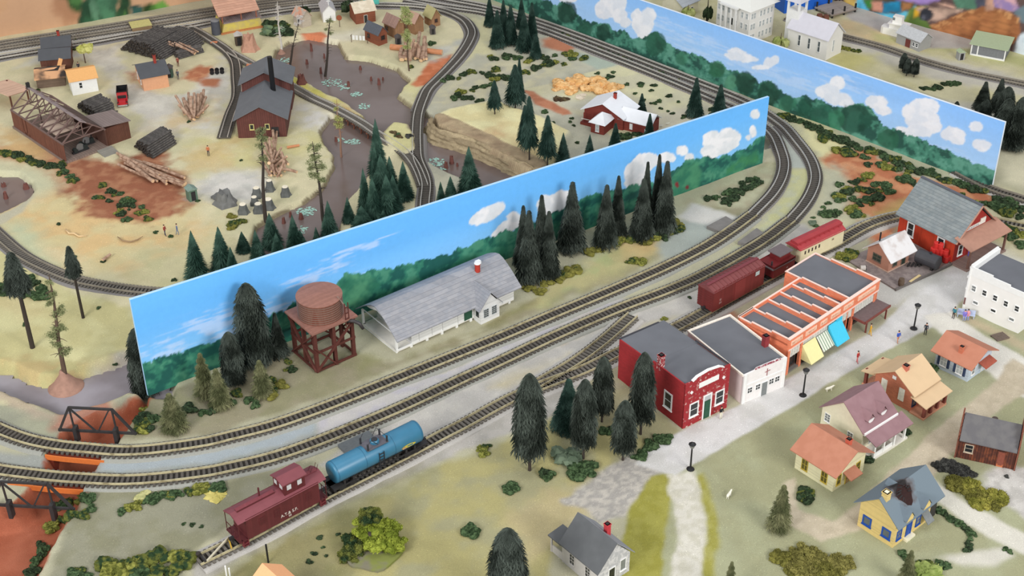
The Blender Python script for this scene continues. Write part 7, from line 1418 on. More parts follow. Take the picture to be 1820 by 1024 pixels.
def bush_mesh(seed, lobes, flat=.7, rr=(.28, .5), leaf=1):
 r = random.Random(seed); mb = MB()
 bm = bmesh.new(); bmesh.ops.create_icosphere(bm, subdivisions=2, radius=1); V = [v.co.copy() for v in bm.verts]; Fs = [tuple(v.index for v in f.verts) for f in bm.faces]; bm.free()
 from mathutils import noise as nz
 for i in range(lobes):
  a = r.uniform(0, 6.28); d = sqrt(r.random()) * .62 if lobes > 1 else 0; s = r.uniform(*rr); c = Vector((cos(a) * d, sin(a) * d, s * flat * .7 + r.uniform(0, .25) * (1 - d)))
  o = Vector((seed * 3.1, i * 1.7, 0)); mb.add([tuple(c + Vector((v.x * s, v.y * s, v.z * s * flat)) * (1 + .55 * nz.noise(v * 2.3 + o) + .25 * nz.noise(v * 6 + o))) for v in V], Fs)
  for k in range(40 * leaf):
   n = V[r.randrange(len(V))]; p = c + Vector((n.x * s, n.y * s, n.z * s * flat)) * r.uniform(.9, 1.15); q = r.uniform(.035, .075)
   if p.z < 0: continue
   e = [p + Vector((r.uniform(-q, q), r.uniform(-q, q), r.uniform(-q, q) + q * .4)) for _ in range(4)]; mb.add([tuple(x) for x in e], [(0, 1, 2), (0, 2, 3), (0, 3, 1), (1, 2, 3)])
 return mb.mesh('bush', F_GREY, False, False)
ROWS = []
BM = [bush_mesh(s, n) for s, n in ((1, 7), (2, 9), (3, 5), (4, 12), (5, 8))]; BMs = [bush_mesh(s, n, .85, (.4, .6)) for s, n in ((11, 2), (12, 3))]
BIGB = [bush_mesh(s, 40, .8, (.12, .22), 2) for s in (21, 22)]
def puff_mesh(seed, n=900):
 r = random.Random(seed); mb = MB(); C = [Vector((r.uniform(-.6, .6), r.uniform(-.6, .6), r.uniform(-.45, .45))) for _ in range(9)]
 for i in range(n):
  c = C[i % 9] + Vector((r.gauss(0, .2), r.gauss(0, .2), r.gauss(0, .16))); q = .11
  e = [c + Vector((r.uniform(-q, q), r.uniform(-q, q), r.uniform(-q, q))) for _ in range(3)]; mb.add([tuple(x) for x in e], [(0, 1, 2)])
 return mb.mesh('puff', F_GREY, False, False)
PUF = [puff_mesh(s) for s in (1, 2, 3)]
C_DK = fol('foam_dark_green', (34, 44, 30), (60, 76, 52), 3); C_GR = fol('foam_green', (42, 58, 36), (76, 96, 64), 3); C_YG = fol('foam_yellow_green', (84, 88, 38), (134, 134, 66), 3); C_MX = fol('foam_mixed_green', (40, 58, 36), (98, 102, 48), 2)
C_OL = fol('foam_olive', (94, 92, 44), (122, 118, 58), 1.5); C_BK = fol('foam_blackish', (52, 52, 50), (78, 78, 74), 1.5); C_TAN = fol('foam_tan', (214, 164, 104), (230, 190, 136), 3); C_PL = fol('foam_pale_olive', (164, 164, 112), (186, 182, 130), 1.5); C_BR = fol('foam_brown', (74, 58, 44), (96, 84, 60), 1.5)
NB = [0]
def bush(u, v, w, m, big=False, tall=1.0, name='bush'):
 x, y, z = place(u, v); d = hypot(hypot(x, y), EYE) / F_PX; s = w * d / 2; NB[0] += 1
 me = (BIGB if big else BMs if w < 9 else BM)[NB[0] % (2 if (big or w < 9) else 5)]
 o = ob(name, me, None, (x, y, z - s * .08)); o.scale = (s * 1.15, s * 1.15, s * tall); o.rotation_euler = (0, 0, random.uniform(0, 6.28)); set_mat(o, m); o['w'] = w; return o
def row(pts, n, w, mats, jit, desc, grp, big=False, tall=1.0, cat='bush', rs=0):
 r = random.Random(rs + n * 7 + int(pts[0][0])); P = np.array(pts, float); d = np.r_[0, np.cumsum(np.linalg.norm(np.diff(P, axis=0), axis=1))]; L = []
 for i in range(n):
  s = d[-1] * (i + .5 + r.uniform(-.3, .3)) / n; u, v = np.interp(s, d, P[:, 0]) + r.uniform(-jit, jit), np.interp(s, d, P[:, 1]) + r.uniform(-jit, jit) * .6
  L.append(bush(u, v, r.uniform(w[0], w[1]), mats[r.randrange(len(mats))], big, tall))
 ROWS.append((L, desc, cat, grp)); return L
row([(252, 722), (262, 735), (250, 752), (262, 765), (240, 768), (280, 745)], 8, (20, 30), [C_GR, C_MX, C_YG, C_DK], 6, 'bush by the truss bridge left of the near backdrop', 'bushes by the truss bridge')
row([(310, 735), (345, 730), (375, 740), (390, 725), (430, 700), (445, 722), (480, 700), (500, 690), (470, 665)], 13, (20, 30), [C_DK, C_MX, C_GR, C_DK, C_OL], 8, 'bush at the foot of the trees left of the water tower', 'bushes left of the water tower')
row([(505, 665), (520, 655), (515, 640)], 3, (14, 20), [C_DK, C_MX], 4, 'small bush right beside the water tower', 'bushes beside the water tower')
row([(100, 905), (130, 890), (160, 885), (165, 910), (120, 925), (90, 940)], 9, (22, 34), [C_MX, C_YG, C_GR, C_DK], 6, 'bush on the bank right of the lower truss bridge', 'bushes right of the lower truss bridge')
row([(80, 960), (75, 980), (62, 1000), (55, 1020)], 5, (20, 30), [C_GR, C_DK], 5, 'green bush at the edge of the red clay gully, bottom left', 'bushes along the clay gully')
row([(205, 915), (240, 900), (275, 890), (310, 880), (345, 875), (392, 865)], 12, (20, 30), [C_GR, C_DK, C_MX, C_YG, C_GR], 5, 'bush in the row below the outer main line', 'bushes below the outer main line')
row([(180, 1005), (215, 1000), (245, 1010), (275, 990), (310, 985), (330, 1000), (290, 1020), (200, 1022)], 13, (32, 48), [C_YG, C_MX, C_GR, C_MX], 7, 'large bright green bush beside the open end of the siding', 'large bushes at the bottom left')
row([(148, 1010), (120, 1020), (165, 1022)], 3, (24, 34), [C_GR, C_MX], 4, 'smaller bush at the bottom edge by the red clay', 'smaller bushes bottom edge')
rank([bush(256, 882, 34, C_PL, tall=.5), bush(381, 880, 38, fol('foam_straw', (186, 174, 98), (206, 192, 116)), tall=.35)], 'flat pale yellow moss patch below the outer main line', 'moss', 'pale moss patches')
row([(320, 933), (336, 932), (361, 938)], 3, (9, 14), [C_DK, C_GR], 1, 'tiny green bush on the bare ground left of the caboose', 'tiny bushes left of the caboose')
row([(568, 985), (573, 970), (573, 948), (540, 1020)], 4, (8, 14), [C_GR, C_DK], 2, 'tiny green bush below the tank car', 'tiny bushes below the tank car')
row([(575, 998), (590, 970), (615, 930)], 2, (7, 9), [C_DK], 2, 'tiny dark bush left of the round yellow-green shrub', 'tiny dark bushes')
tag(bush(838, 948, 34, C_GR), 'round green bush alone on the grass left of the bottom conifer', 'bush')
row([(862, 812), (868, 800), (855, 798), (878, 792)], 4, (14, 24), [C_GR, C_MX, C_YG], 2, 'bush left of the dark conifers below the siding', 'bushes left of the store conifers')
row([(907, 878), (912, 862)], 2, (24, 30), [C_GR], 1, 'green bush standing alone below the tall dark conifer', 'bushes below the tall conifer')
row([(960, 835), (978, 858), (980, 842)], 3, (18, 22), [C_GR, C_DK], 1, 'upright green bush at the foot of the tallest store conifer', 'upright bushes', tall=1.5)
tag(bush(1005, 815, 52, fol('foam_greygreen', (84, 98, 80), (104, 118, 98))), 'spiky grey-green shrub lying between the store conifers', 'bush')
row([(1020, 845), (1042, 842), (1030, 836), (1060, 828)], 4, (26, 42), [C_GR], 2, 'dense green bush in front of the store conifers', 'green bushes before the store conifers')
row([(1070, 770), (1088, 768), (1078, 762)], 3, (20, 26), [C_GR, C_DK], 2, 'green bush between the store conifers', 'green bushes between the store conifers')
row([(1140, 800), (1155, 795), (1165, 785), (1185, 782), (1175, 778), (1120, 822)], 6, (18, 34), [C_GR, C_GR], 3, 'green bush at the left street end by the brick store', 'green bushes at the street end')
row([(935, 515), (955, 522), (965, 510), (1000, 495), (1010, 485), (1030, 478), (990, 490)], 8, (20, 30), [C_DK, C_MX, C_OL], 4, 'bush just right of the depot under the conifers', 'bushes right of the depot')
row([(1040, 450), (1065, 440), (1082, 425), (1105, 430), (1125, 425), (1150, 430), (1170, 425), (1190, 412), (1208, 405), (1198, 392)], 16, (20, 32), [C_DK, C_MX, C_YG, C_OL], 5, 'bush at the foot of the conifer row before the near backdrop', 'bushes at the foot of the conifer row')
row([(1112, 468), (1125, 462), (1138, 468), (1145, 460)], 4, (16, 26), [C_YG, C_MX], 2, 'yellow-green bush beside the inner main line, right of the conifer row', 'yellow-green bushes by the main line')
row([(1255, 352), (1275, 355), (1295, 345), (1310, 338), (1320, 325), (1340, 318), (1352, 322), (1285, 365), (1335, 332)], 16, (14, 26), [C_DK, C_DK, C_GR], 5, 'dark green bush inside the right curve of the main lines', 'bushes inside the curve')
row([(1385, 205), (1400, 210), (1430, 222), (1460, 235), (1490, 248), (1520, 262), (1560, 275), (1600, 290), (1640, 305), (1680, 320), (1720, 335), (1750, 342)], 44, (16, 26), [C_DK, C_DK, C_GR, C_MX], 5, 'dark bush along the foot of the far backdrop', 'bushes along the foot of the far backdrop')
row([(1465, 250), (1480, 262), (1520, 280), (1550, 290), (1580, 300), (1620, 312), (1600, 322), (1640, 330), (1660, 345), (1700, 352), (1740, 362), (1780, 372), (1815, 384)], 30, (16, 28), [C_GR, C_MX, C_YG, C_DK], 8, 'green and yellow bush on the clay slope below the far backdrop', 'bushes on the clay slope')
row([(1485, 330), (1505, 325), (1520, 320), (1545, 312), (1560, 330), (1585, 338), (1475, 345), (1500, 360), (1530, 355), (1555, 365), (1570, 350), (1510, 375), (1540, 382), (1470, 380), (1490, 392)], 30, (16, 28), [C_GR, C_DK, C_MX, C_YG], 6, 'green bush on the slope between right curve and red store', 'bushes between the curve and the red store')
row([(1450, 405), (1465, 410), (1440, 395), (1460, 372), (1480, 360)], 8, (9, 18), [C_GR, fol('foam_greygreen', (0, 0, 0), (0, 0, 0))], 4, 'small grey-green bush outside the right curve', 'small bushes outside the curve')
row([(1765, 350), (1780, 362), (1800, 372), (1790, 355), (1815, 378)], 7, (16, 24), [C_GR, C_DK], 3, 'green bush at the far right between the two tracks', 'bushes at far right between the tracks')
row([(1768, 412), (1785, 420), (1800, 428), (1812, 418), (1790, 408), (1815, 440)], 8, (18, 28), [C_MX, C_YG, C_GR], 4, 'bush behind the white corner building', 'bushes behind the white corner building')
row([(1495, 455), (1508, 462), (1518, 455), (1505, 448)], 5, (20, 28), [C_YG, C_MX], 3, 'yellow-green bush behind the orange row of stores', 'yellow-green bushes behind the stores')
tag(bush(1180, 568, 12, C_YG), 'tiny yellow-green bush at the back corner of the brick store roof', 'bush'); tag(bush(1225, 530, 8, C_DK), 'tiny dark lump on the gravel left of the boxcar', 'bush')
row([(1650, 650), (1665, 655), (1658, 660)], 3, (12, 18), [C_GR, C_DK], 1, 'green bush beside the pale blue cottage', 'bushes beside the blue cottage'); row([(1612, 772), (1603, 765)], 2, (16, 22), [C_DK], 1, 'dark bush at the right end of the white porch', 'bushes right of the porch'); row([(1540, 822), (1552, 815)], 2, (16, 22), [C_DK], 1, 'dark bush between the porch and the yellow cottage', 'bushes between the cottages')
row([(1418, 880), (1432, 890), (1445, 882), (1425, 870), (1440, 872)], 6, (20, 30), [C_GR, C_MX, C_DK], 2, 'bush in the round bed beside the cream-yellow cottage', 'bushes in the round bed')
row([(1665, 905), (1680, 915), (1692, 925), (1705, 932), (1718, 940), (1728, 952), (1722, 965), (1716, 978)], 12, (14, 20), [C_GR, C_DK], 1, 'green bush in the clipped hedge right of the burnt cottage', 'hedge right of the burnt cottage')
row([(1595, 980), (1608, 990), (1640, 1010), (1660, 1000), (1680, 1010), (1690, 998)], 7, (18, 28), [C_GR, C_DK, C_MX], 2, 'green bush below the burnt cottage', 'bushes below the burnt cottage')
row([(1655, 1016), (1640, 1020)], 2, (40, 46), [fol('foam_lime', (120, 136, 70), (146, 158, 92))], 2, 'large pale lime bush at the bottom edge below the burnt cottage', 'lime bushes')
row([(1780, 973), (1804, 988)], 2, (10, 13), [C_GR], 0, 'tiny green bush by the path at the bottom right', 'tiny bushes by the path')
row([(1672, 832), (1690, 830), (1710, 838), (1722, 848)], 5, (34, 42), [C_BK], 3, 'blackish bush in front of the brown barn', 'blackish bushes', True)
row([(1685, 848), (1700, 862), (1720, 870), (1740, 880), (1765, 882), (1770, 895), (1745, 898), (1715, 858)], 9, (40, 56), [C_OL, fol('foam_olive_yellow', (116, 116, 50), (146, 140, 66))], 3, 'olive bush in the long bed below the brown barn', 'olive bushes below the barn', True)
row([(1385, 995), (1410, 985), (1440, 990), (1470, 1000), (1500, 1005), (1400, 1012), (1440, 1015), (1480, 1022), (1420, 1000)], 12, (44, 62), [C_OL, fol('foam_khaki', (106, 102, 54), (132, 126, 70))], 4, 'khaki bush in the big patch at the bottom of the lawn', 'khaki bushes at the bottom', True)
row([(1800, 470), (1775, 462)], 2, (12, 16), [C_GR], 1, 'small bush on the pale ground behind the white corner building', 'small bushes behind the corner building')
row([(0, 272), (20, 275), (40, 282), (60, 290), (80, 296), (100, 298), (115, 292)], 18, (14, 22), [C_DK, C_MX, C_YG], 3, 'green bush along the front of the sawmill wall', 'bushes before the sawmill')
row([(102, 310), (118, 305), (130, 325), (140, 318)], 6, (14, 20), [C_GR, C_MX, C_DK], 2, 'bush at the near corner of the sawmill', 'bushes at the sawmill corner')
row([(165, 355), (175, 345), (190, 360), (205, 362), (225, 368), (200, 375), (235, 385), (225, 392), (250, 378), (262, 375), (180, 330), (265, 392)], 24, (11, 20), [C_YG, C_MX, C_GR, C_DK], 5, 'yellow-green bush on the red dirt in front of the sawmill', 'bushes on the red dirt')
row([(15, 505), (0, 520), (30, 515), (50, 525), (70, 530), (90, 528), (40, 500)], 12, (22, 32), [C_GR, C_DK], 5, 'green bush below the curved line at the left edge', 'bushes below the curved line')
row([(60, 378), (127, 408), (148, 391), (195, 478), (340, 298), (28, 540), (43, 587), (180, 530), (187, 560), (203, 562), (177, 540), (206, 673), (345, 445), (255, 430), (440, 300), (300, 180), (315, 248), (90, 250)], 18, (7, 11), [C_DK, C_GR], 8, 'tiny dark green bush scattered on the sandy ground of the camp', 'tiny bushes in the camp')
row([(780, 150), (800, 140), (830, 135), (860, 130), (890, 140), (870, 105), (900, 100), (930, 110), (950, 100), (980, 105), (1005, 95), (1030, 108), (960, 120), (800, 172), (830, 178), (860, 178)], 44, (12, 22), [C_DK, C_GR, C_MX, C_YG, C_DK], 7, 'green bush in the strip between the logging curve and the farm', 'bushes in the wild strip')
row([(1082, 128), (1095, 135), (1105, 140), (1112, 150), (1150, 150), (1165, 155), (1180, 165), (1190, 175), (1150, 185), (1175, 195), (1195, 200), (1205, 215), (1225, 205), (1245, 215), (1270, 200), (1060, 130), (1225, 220)], 28, (7, 15), [C_DK, C_GR], 4, 'small green bush on the farm field', 'bushes on the farm field')
row([(1110, 240), (1130, 238), (1145, 240), (1095, 245)], 6, (14, 22), [C_GR, C_DK], 3, 'green bush in front of the red farmhouse', 'bushes in front of the farmhouse'); row([(990, 178), (1005, 178)], 3, (14, 20), [C_BR], 2, 'brown dried bush left of the straw heap', 'brown bushes')
row([(1008, 225), (1022, 222), (960, 216), (1030, 215), (965, 200), (1010, 265), (1040, 250)], 9, (7, 13), [C_DK, C_GR], 3, 'tiny green bush left of the red farmhouse', 'tiny bushes left of the farmhouse')
row([(995, 60), (1020, 70), (1060, 85), (1100, 100), (1150, 122), (1200, 140), (1250, 155), (1300, 172)], 34, (7, 12), [C_DK, C_MX], 2, 'low bush in the ribbon between the far track and the far backdrop', 'low bushes along the far track')
row([(1640, 158), (1655, 160), (1670, 156), (1685, 150), (1700, 148), (1690, 155)], 8, (12, 18), [C_DK, C_GR], 2, 'green bush in the row on the field beyond the far backdrop', 'bushes on the field beyond')
row([(1500, 88), (1510, 90), (1528, 92), (1490, 85)], 5, (10, 16), [C_YG, C_MX], 1, 'yellow-green bush right of the white church', 'bushes right of the church'); row([(1815, 205), (1818, 185)], 2, (14, 18), [C_YG], 2, 'yellow-green bush at the right edge beyond the far backdrop', 'yellow-green bushes right edge')
row([(478, 62), (490, 50), (505, 60), (475, 45), (488, 68), (500, 40), (515, 66)], 11, (20, 32), [fol('foam_greygreen2', (92, 112, 88), (112, 130, 96)), C_MX, C_DK], 4, 'grey-green bush behind the dead trees by the freight station', 'bushes behind the dead trees')
row([(100, 98), (165, 80), (180, 82), (35, 100), (135, 72), (120, 72), (65, 165), (95, 160)], 8, (8, 12), [C_MX, C_DK], 3, 'tiny bush around the bunkhouses', 'tiny bushes by the bunkhouses')
row([(785, 60), (726, 128), (720, 120)], 3, (14, 18), [C_MX, C_GR], 2, 'round green bush near the cabins by the logging curve', 'round bushes near the cabins')
row([(340, 492), (350, 485), (360, 490)], 3, (18, 26), [C_YG, C_OL], 1, 'yellow shrub at the top edge of the near backdrop, left end', 'yellow shrubs behind the backdrop')
row([(410, 395), (420, 405), (430, 395), (405, 410), (415, 380)], 5, (16, 24), [C_OL, C_MX], 3, 'mossy shrub by the tree stumps', 'mossy shrubs by the stumps'); row([(700, 238), (712, 245), (695, 232)], 4, (10, 14), [C_GR, C_BR], 1, 'small bush on the yellow island in the river', 'bushes on the island')
L = [bush(u, v, w, C_TAN, tall=t_) for u, v, w, t_ in ((1000, 152, 38, .8), (1025, 148, 46, .9), (1050, 158, 44, .9), (1078, 162, 44, 1.0), (1010, 162, 36, .7), (1035, 145, 40, .8), (1065, 146, 36, .7), (990, 158, 26, .6), (1092, 156, 28, .6))]
rank(L, 'straw-coloured moss clump in the heap behind the farmhouse', 'moss', 'straw heap')
tag(bush(1036, 172, 26, OFFW if 0 else mat('pale_debris', (220, 206, 184), .9), tall=.4), 'pale crumbly scrap pile at the front of the straw heap', 'debris')

def leaf_tree(name, label, u, v, ut, vt, w, m, lobes, tm=TRUNK, crown=.45, seed=0, group=None, tr=.05, lh=.6):
 x, y, z = place(u, v); H_ = HT(u, v, ut, vt, z) - z; k = hypot(hypot(x, y), EYE) / F_PX; t = thing(name, label, 'tree', (x, y, z), 0, group); r = random.Random(seed)
 tp = G(ut, vt, z + H_) ; dx, dy = 0.0, 0.0
 tb = MB(); tb.tube([(0, 0, -.2), (dx * .3 + r.uniform(-.1, .1), 0, H_ * .35), (dx, dy, H_ * .92)], [tr * H_, tr * H_ * .7, tr * H_ * .25], 8); tb.build('trunk', tm, t)
 R = w * k / 2
 o = ob('foliage', bush_mesh(seed + 60, lobes, .85, (.26, .42) if lobes > 6 else (.3, .5), 2), t, (0, 0, H_ * (1 - crown))); s = R * 1.1; o.scale = (s, s, H_ * crown * .9); set_mat(o, m); return t
leaf_tree('deciduous_tree', 'round dark green tree left of the white church spire', 1408, 60, 1408, 24, 28, C_DK, 14, TRUNKD, .72, 3); leaf_tree('deciduous_tree', 'lime-green tree between the courthouse and the church', 1386, 88, 1386, 56, 30, fol('leaf_lime', (140, 150, 84), (176, 180, 120)), 10, TRUNK, .8, 4)
leaf_tree('deciduous_tree', 'pale lime tree left of the courthouse', 1222, 34, 1222, 6, 26, fol('leaf_lime', (0, 0, 0), (0, 0, 0)), 9, TRUNK, .8, 5); leaf_tree('deciduous_tree', 'dark tree against the left wall of the courthouse', 1256, 40, 1258, -4, 18, C_DK, 10, TRUNKD, .8, 6)
leaf_tree('deciduous_tree', 'small yellow-green tree beside the bunkhouses', 152, 112, 151, 70, 32, fol('leaf_yellow', (176, 176, 92), (200, 198, 124)), 8, TRUNK, .5, 7, tr=.03)
leaf_tree('deciduous_tree', 'dark round tree behind the ruined cottage', 540, 36, 539, 2, 30, C_DK, 12, TRUNKD, .75, 8); leaf_tree('deciduous_tree', 'dark round tree behind the cream-roofed bunkhouse', 624, 26, 624, -8, 36, C_DK, 12, TRUNKD, .75, 9)
x, y, z = place(662, 985); t = thing('shrub', 'big round yellow-green shrub on a mossy base beside the caboose', 'shrub', (x, y, z)); BG = fol('leaf_bright', (104, 116, 40), (142, 152, 60), 1.4)
pts = [(3.6 * cos(a) * (1 + .1 * sin(3 * a)), 3.0 * sin(a) * (1 + .1 * cos(5 * a))) for a in np.linspace(0, 2 * pi, 28, endpoint=False)]; mb = MB(); mb.prism(pts, 'z', -.1, .35); mb.build('mossy_base', mat('base_grey_moss', (120, 116, 96), .9, .1, 2, .4, rgb2=(122, 128, 66), mixs=.5), t)
for i, (dx, dy, dz, s) in enumerate(((-2.0, 1.2, .5, 2.6), (-.6, 2.6, 1.6, 2.8), (1.6, 2.2, 1.2, 2.8), (-2.6, -.4, 0, 2.2), (.6, .9, 1.0, 2.6), (2.6, .8, .6, 2.2), (-.4, 3.0, 3.0, 2.2))):
 o = ob('foliage', BIGB[i % 2], t, (dx, dy, dz)); o.scale = (s, s, s * .95); o.rotation_euler = (0, 0, i * 1.3); set_mat(o, BG if i % 3 else C_MX)
MB().tube([(0, .5, 0), (-.3, 1, 2.6)], [.35, .2], 8).build('trunk', TRUNKD, t)
def snag(name, label, u, v, ut, vt, tm, m, puffs, r0=.35, branches=14, seed=0, root=None, lean=True):
 x, y, z = place(u, v); fu = foot_u(ut, vt, v); H_ = HT(u, v, ut, vt, z) - z; tx, ty, tz = G(ut, vt, z + H_); t = thing(name, label, 'tree', (x, y, z)); r = random.Random(seed); dx = tx - x if lean else 0
 pts = [(dx * k + sin(k * 9 + seed) * .12, 0, H_ * k) for k in (0, .2, .4, .6, .8, 1)]; mb = MB(); mb.tube([(pts[0][0], 0, -.3)] + pts[1:], [r0, r0 * .85, r0 * .72, r0 * .55, r0 * .38, r0 * .12], 8)
 for i in range(branches):
  k = r.uniform(.3, .97); a = r.uniform(0, 6.28); l = r.uniform(.5, 1.5) * (1.2 - k * .5); p = Vector((dx * k, 0, H_ * k)); q = p + Vector((cos(a) * l, sin(a) * l, r.uniform(-.3, .4))); mb.tube([p, (p + q) / 2 + Vector((0, 0, .12)), q], [.07, .05, .02], 5)
 mb.build('trunk', tm, t)
 for i, (k, s, sx) in enumerate(puffs):
  o = ob('foliage', PUF[i % 3], t, (dx * k + sx * .6, r.uniform(-.4, .4), H_ * k)); o.scale = (s, s * .9, s * .8); set_mat(o, m); o.rotation_euler = (r.uniform(-.4, .4), r.uniform(-.4, .4), r.uniform(0, 6))
 if root:
  pr = [(root * (1 - q) ** 1.6 + r0 * .9, q * root * 1.35) for q in (0, .15, .3, .5, .75, 1)]; MB().lathe([(a_ * (1 + .08 * (i_ % 2)), b_ - .1) for i_, (a_, b_) in enumerate(pr)], n=18).build('root_flare', mat('root_pinkish', (158, 122, 106), .85, .14, 1.5, .5), t, True)
 return t
PF = fol('puff_sage', (112, 120, 82), (146, 150, 108), 3); PFL = fol('puff_lime', (156, 160, 92), (184, 184, 120)); WB = mat('white_bark', (206, 200, 190), .8, .12, 2)
snag('scraggly_pine', 'tall scraggly pine on a cone-shaped pink root left of the near backdrop', 118, 690, 89, 485, TRUNK, PF, ((.5, 1.3, -.9), (.55, 1.2, .8), (.42, 1.0, -.8), (.68, 1.2, .7), (.34, 1.1, 1.2), (.78, .9, -.3), (.95, .7, 0), (.85, .8, .5)), .42, 26, 1, 2.4)
snag('scraggly_pine', 'scraggly pine with a pale green top standing behind the stumps', 471, 392, 464, 222, TRUNKD, PF, ((.95, 1.0, 0), (.86, 1.2, .2), (.78, 1.1, -.5), (.68, .9, .3), (.9, .8, -.4)), .36, 20, 2)
snag('scraggly_pine', 'scraggly pine leaning over the pool right of the stumps', 579, 418, 556, 252, TRUNKD, PF, ((.93, 1.3, .1), (.84, 1.4, -.4), (.75, 1.2, .7), (.66, 1.2, -.5), (.6, 1.0, 1.2), (.72, .9, -1.1)), .34, 26, 3)
snag('dead_tree', 'thin tree with lime moss and white flecks beside the trestle', 608, 284, 598, 176, mat('trunk_pinkish', (150, 116, 98), .85), PFL, ((.7, 1.0, .1), (.58, 1.2, .2), (.85, .7, -.3)), .22, 12, 4)
snag('dead_tree', 'dark slender pine rising from the middle of the upper river', 578, 140, 587, 27, TRUNKD, PF, ((.93, .9, 0), (.8, .6, -1.1), (.72, .7, .6)), .3, 16, 5); snag('dead_tree', 'white-barked dead tree at the river bank by the mossy bushes', 501, 99, 492, 4, WB, mat('white_moss', (216, 210, 204), .9), ((.9, .6, .2), (.7, .5, -.6)), .28, 20, 6, 1.2)
snag('dead_tree', 'leaning dark dead tree with a white mossy top in the upper river', 513, 122, 534, 22, TRUNKD, mat('white_moss', (0, 0, 0)), ((.95, .8, 0), (.85, .7, .8), (.8, .6, -.7)), .26, 14, 7, .9)
snag('slender_tree', 'slender lime-green tree standing by the log stack near the cabins', 727, 126, 720, 8, TRUNK, fol('leaf_lime2', (150, 162, 96), (184, 190, 130), 3), ((.95, 1.0, 0), (.88, 1.5, .2), (.8, 1.5, -.3), (.62, .9, .2), (.54, 1.2, 0), (.46, 1.2, .3), (.38, .9, -.2)), .16, 10, 9)
# ------------------------------------------------------------------ logs, lumber, stumps
BARK = mat('log_bark_pale', (180, 150, 128), .85, .12, 1.5, .3, rgb2=(142, 110, 90), mixs=1.2); BARKO = mat('log_bark_orange', (196, 134, 96), .85, .1, 1.5, .3); CUT = mat('log_cut_end', (226, 190, 150), .8, .06)
_lc = {}
def log(a, b, r, m=BARK, bend=.0):
 a, b = Vector(a), Vector(b); L = (b - a).length; mb = MB(); n = 5; k = round(L, 1), round(r, 2), m.name
 pts = [(sin(i / n * 3.1) * bend, 0, L * i / n) for i in range(n + 1)]; mb.tube(pts, [r * (1 - .12 * i / n) for i in range(n + 1)], 9, mic=1)
 o = mb.build('log', [m, CUT]); o.location = a * S; o.rotation_euler = (b - a).to_track_quat('Z', 'Y').to_euler(); return o
def logpile(segs, zs, r, desc, grp, m=BARK, base=None):
 L = []; rr = random.Random(len(segs))
 for i, ((u0, v0), (u1, v1)) in enumerate(segs):
  z0, z1 = zs[i % len(zs)] if isinstance(zs, list) else zs; g = gz(*G((u0 + u1) / 2, (v0 + v1) / 2, 0)[:2]) if base is None else base
  L.append(log(G(u0, v0, g + z0), G(u1, v1, g + z1), rr.uniform(*r), m, rr.uniform(-.3, .3)))
 rank(L, desc, 'log', grp)
logpile([((208, 272), (262, 305)), ((215, 281), (268, 308)), ((222, 290), (296, 322)), ((215, 277), (283, 312)), ((225, 283), (300, 316)), ((232, 292), (312, 326)), ((240, 296), (325, 330)), ((228, 287), (272, 322)), ((236, 284), (328, 316)), ((244, 290), (330, 326)), ((250, 298), (328, 328)), ((262, 300), (296, 327)), ((255, 288), (300, 300)), ((210, 292), (280, 322))], [(.4, .4), (.9, .5), (.5, .9), (1.3, .8)], (.25, .4), 'pale log in the long heap on red dirt before the sawmill', 'logs in front of the sawmill')
logpile([((318, 186), (340, 212)), ((326, 175), (340, 208)), ((335, 165), (338, 210)), ((345, 166), (344, 212)), ((352, 168), (350, 208)), ((358, 166), (348, 205)), ((366, 172), (352, 208)), ((370, 186), (350, 206)), ((312, 170), (328, 204)), ((330, 180), (346, 213)), ((362, 160), (360, 200)), ((340, 172), (344, 205))], [(2.4, .4), (1.6, .5), (1.2, .3), (2.8, .8)], (.25, .38), 'pale log in the upright heap beside the camp spur', 'logs beside the camp spur')
logpile([((470, 252), (492, 300)), ((478, 245), (488, 312)), ((485, 232), (490, 308)), ((492, 234), (482, 305)), ((500, 262), (480, 304)), ((510, 278), (484, 300)), ((465, 262), (500, 312)), ((474, 258), (512, 292)), ((500, 270), (506, 305)), ((478, 290), (502, 282)), ((488, 268), (478, 312)), ((463, 280), (482, 312)), ((468, 244), (496, 290)), ((505, 285), (492, 315)), ((484, 250), (500, 300)), ((495, 300), (528, 306))], [(2.0, .4), (2.8, .4), (1.6, .3), (1.0, .8)], (.2, .34), 'weathered log in the tangled heap before the mill house', 'logs before the mill house')
logpile([((720, 62), (722, 105)), ((731, 78), (715, 106)), ((739, 76), (733, 100)), ((746, 58), (738, 104)), ((755, 66), (748, 108)), ((757, 78), (758, 105)), ((728, 84), (729, 108)), ((715, 86), (713, 106)), ((742, 80), (742, 104)), ((750, 84), (752, 106)), ((736, 70), (728, 106))], [(2.6, .5), (1.6, .5), (3.4, .6), (1.2, .5)], (.34, .5), 'pale log in the tall stack by the slender lime tree', 'logs in the stack by the cabins')
tag(log(G(694, 83, .6), G(786, 93, .6), .62, BARKO), 'big orange log lying behind the tall log stack', 'log');
logpile([((296, 70), (345, 90)), ((300, 74), (348, 94)), ((305, 68), (350, 88)), ((310, 76), (346, 96)), ((298, 78), (340, 92)), ((308, 72), (352, 92))], [(1.6, .6), (2.0, 1.0)], (.18, .26), 'thin log on the end of the big dark lumber pile', 'thin logs on the lumber pile')
tag(log(G(510, 262, .3), G(532, 258, .3), .25, BARKO), 'short orange log on the grass right of the tangled heap', 'log'); tag(log(G(182, 463, .25), G(196, 452, .4), .25, BARK), 'short split log on the sand above the curved line', 'log')
tag(MB().tube([G(117, 408, .3), G(123, 415, .2), G(132, 415, .25), G(140, 420, .2), G(155, 419, .15)], [.15, .18, .16, .14, .06], 8).build('twig', mat('twig_pale', (216, 186, 142), .8), smooth=True), 'pale crooked twig on the sand above the curved line', 'twig')
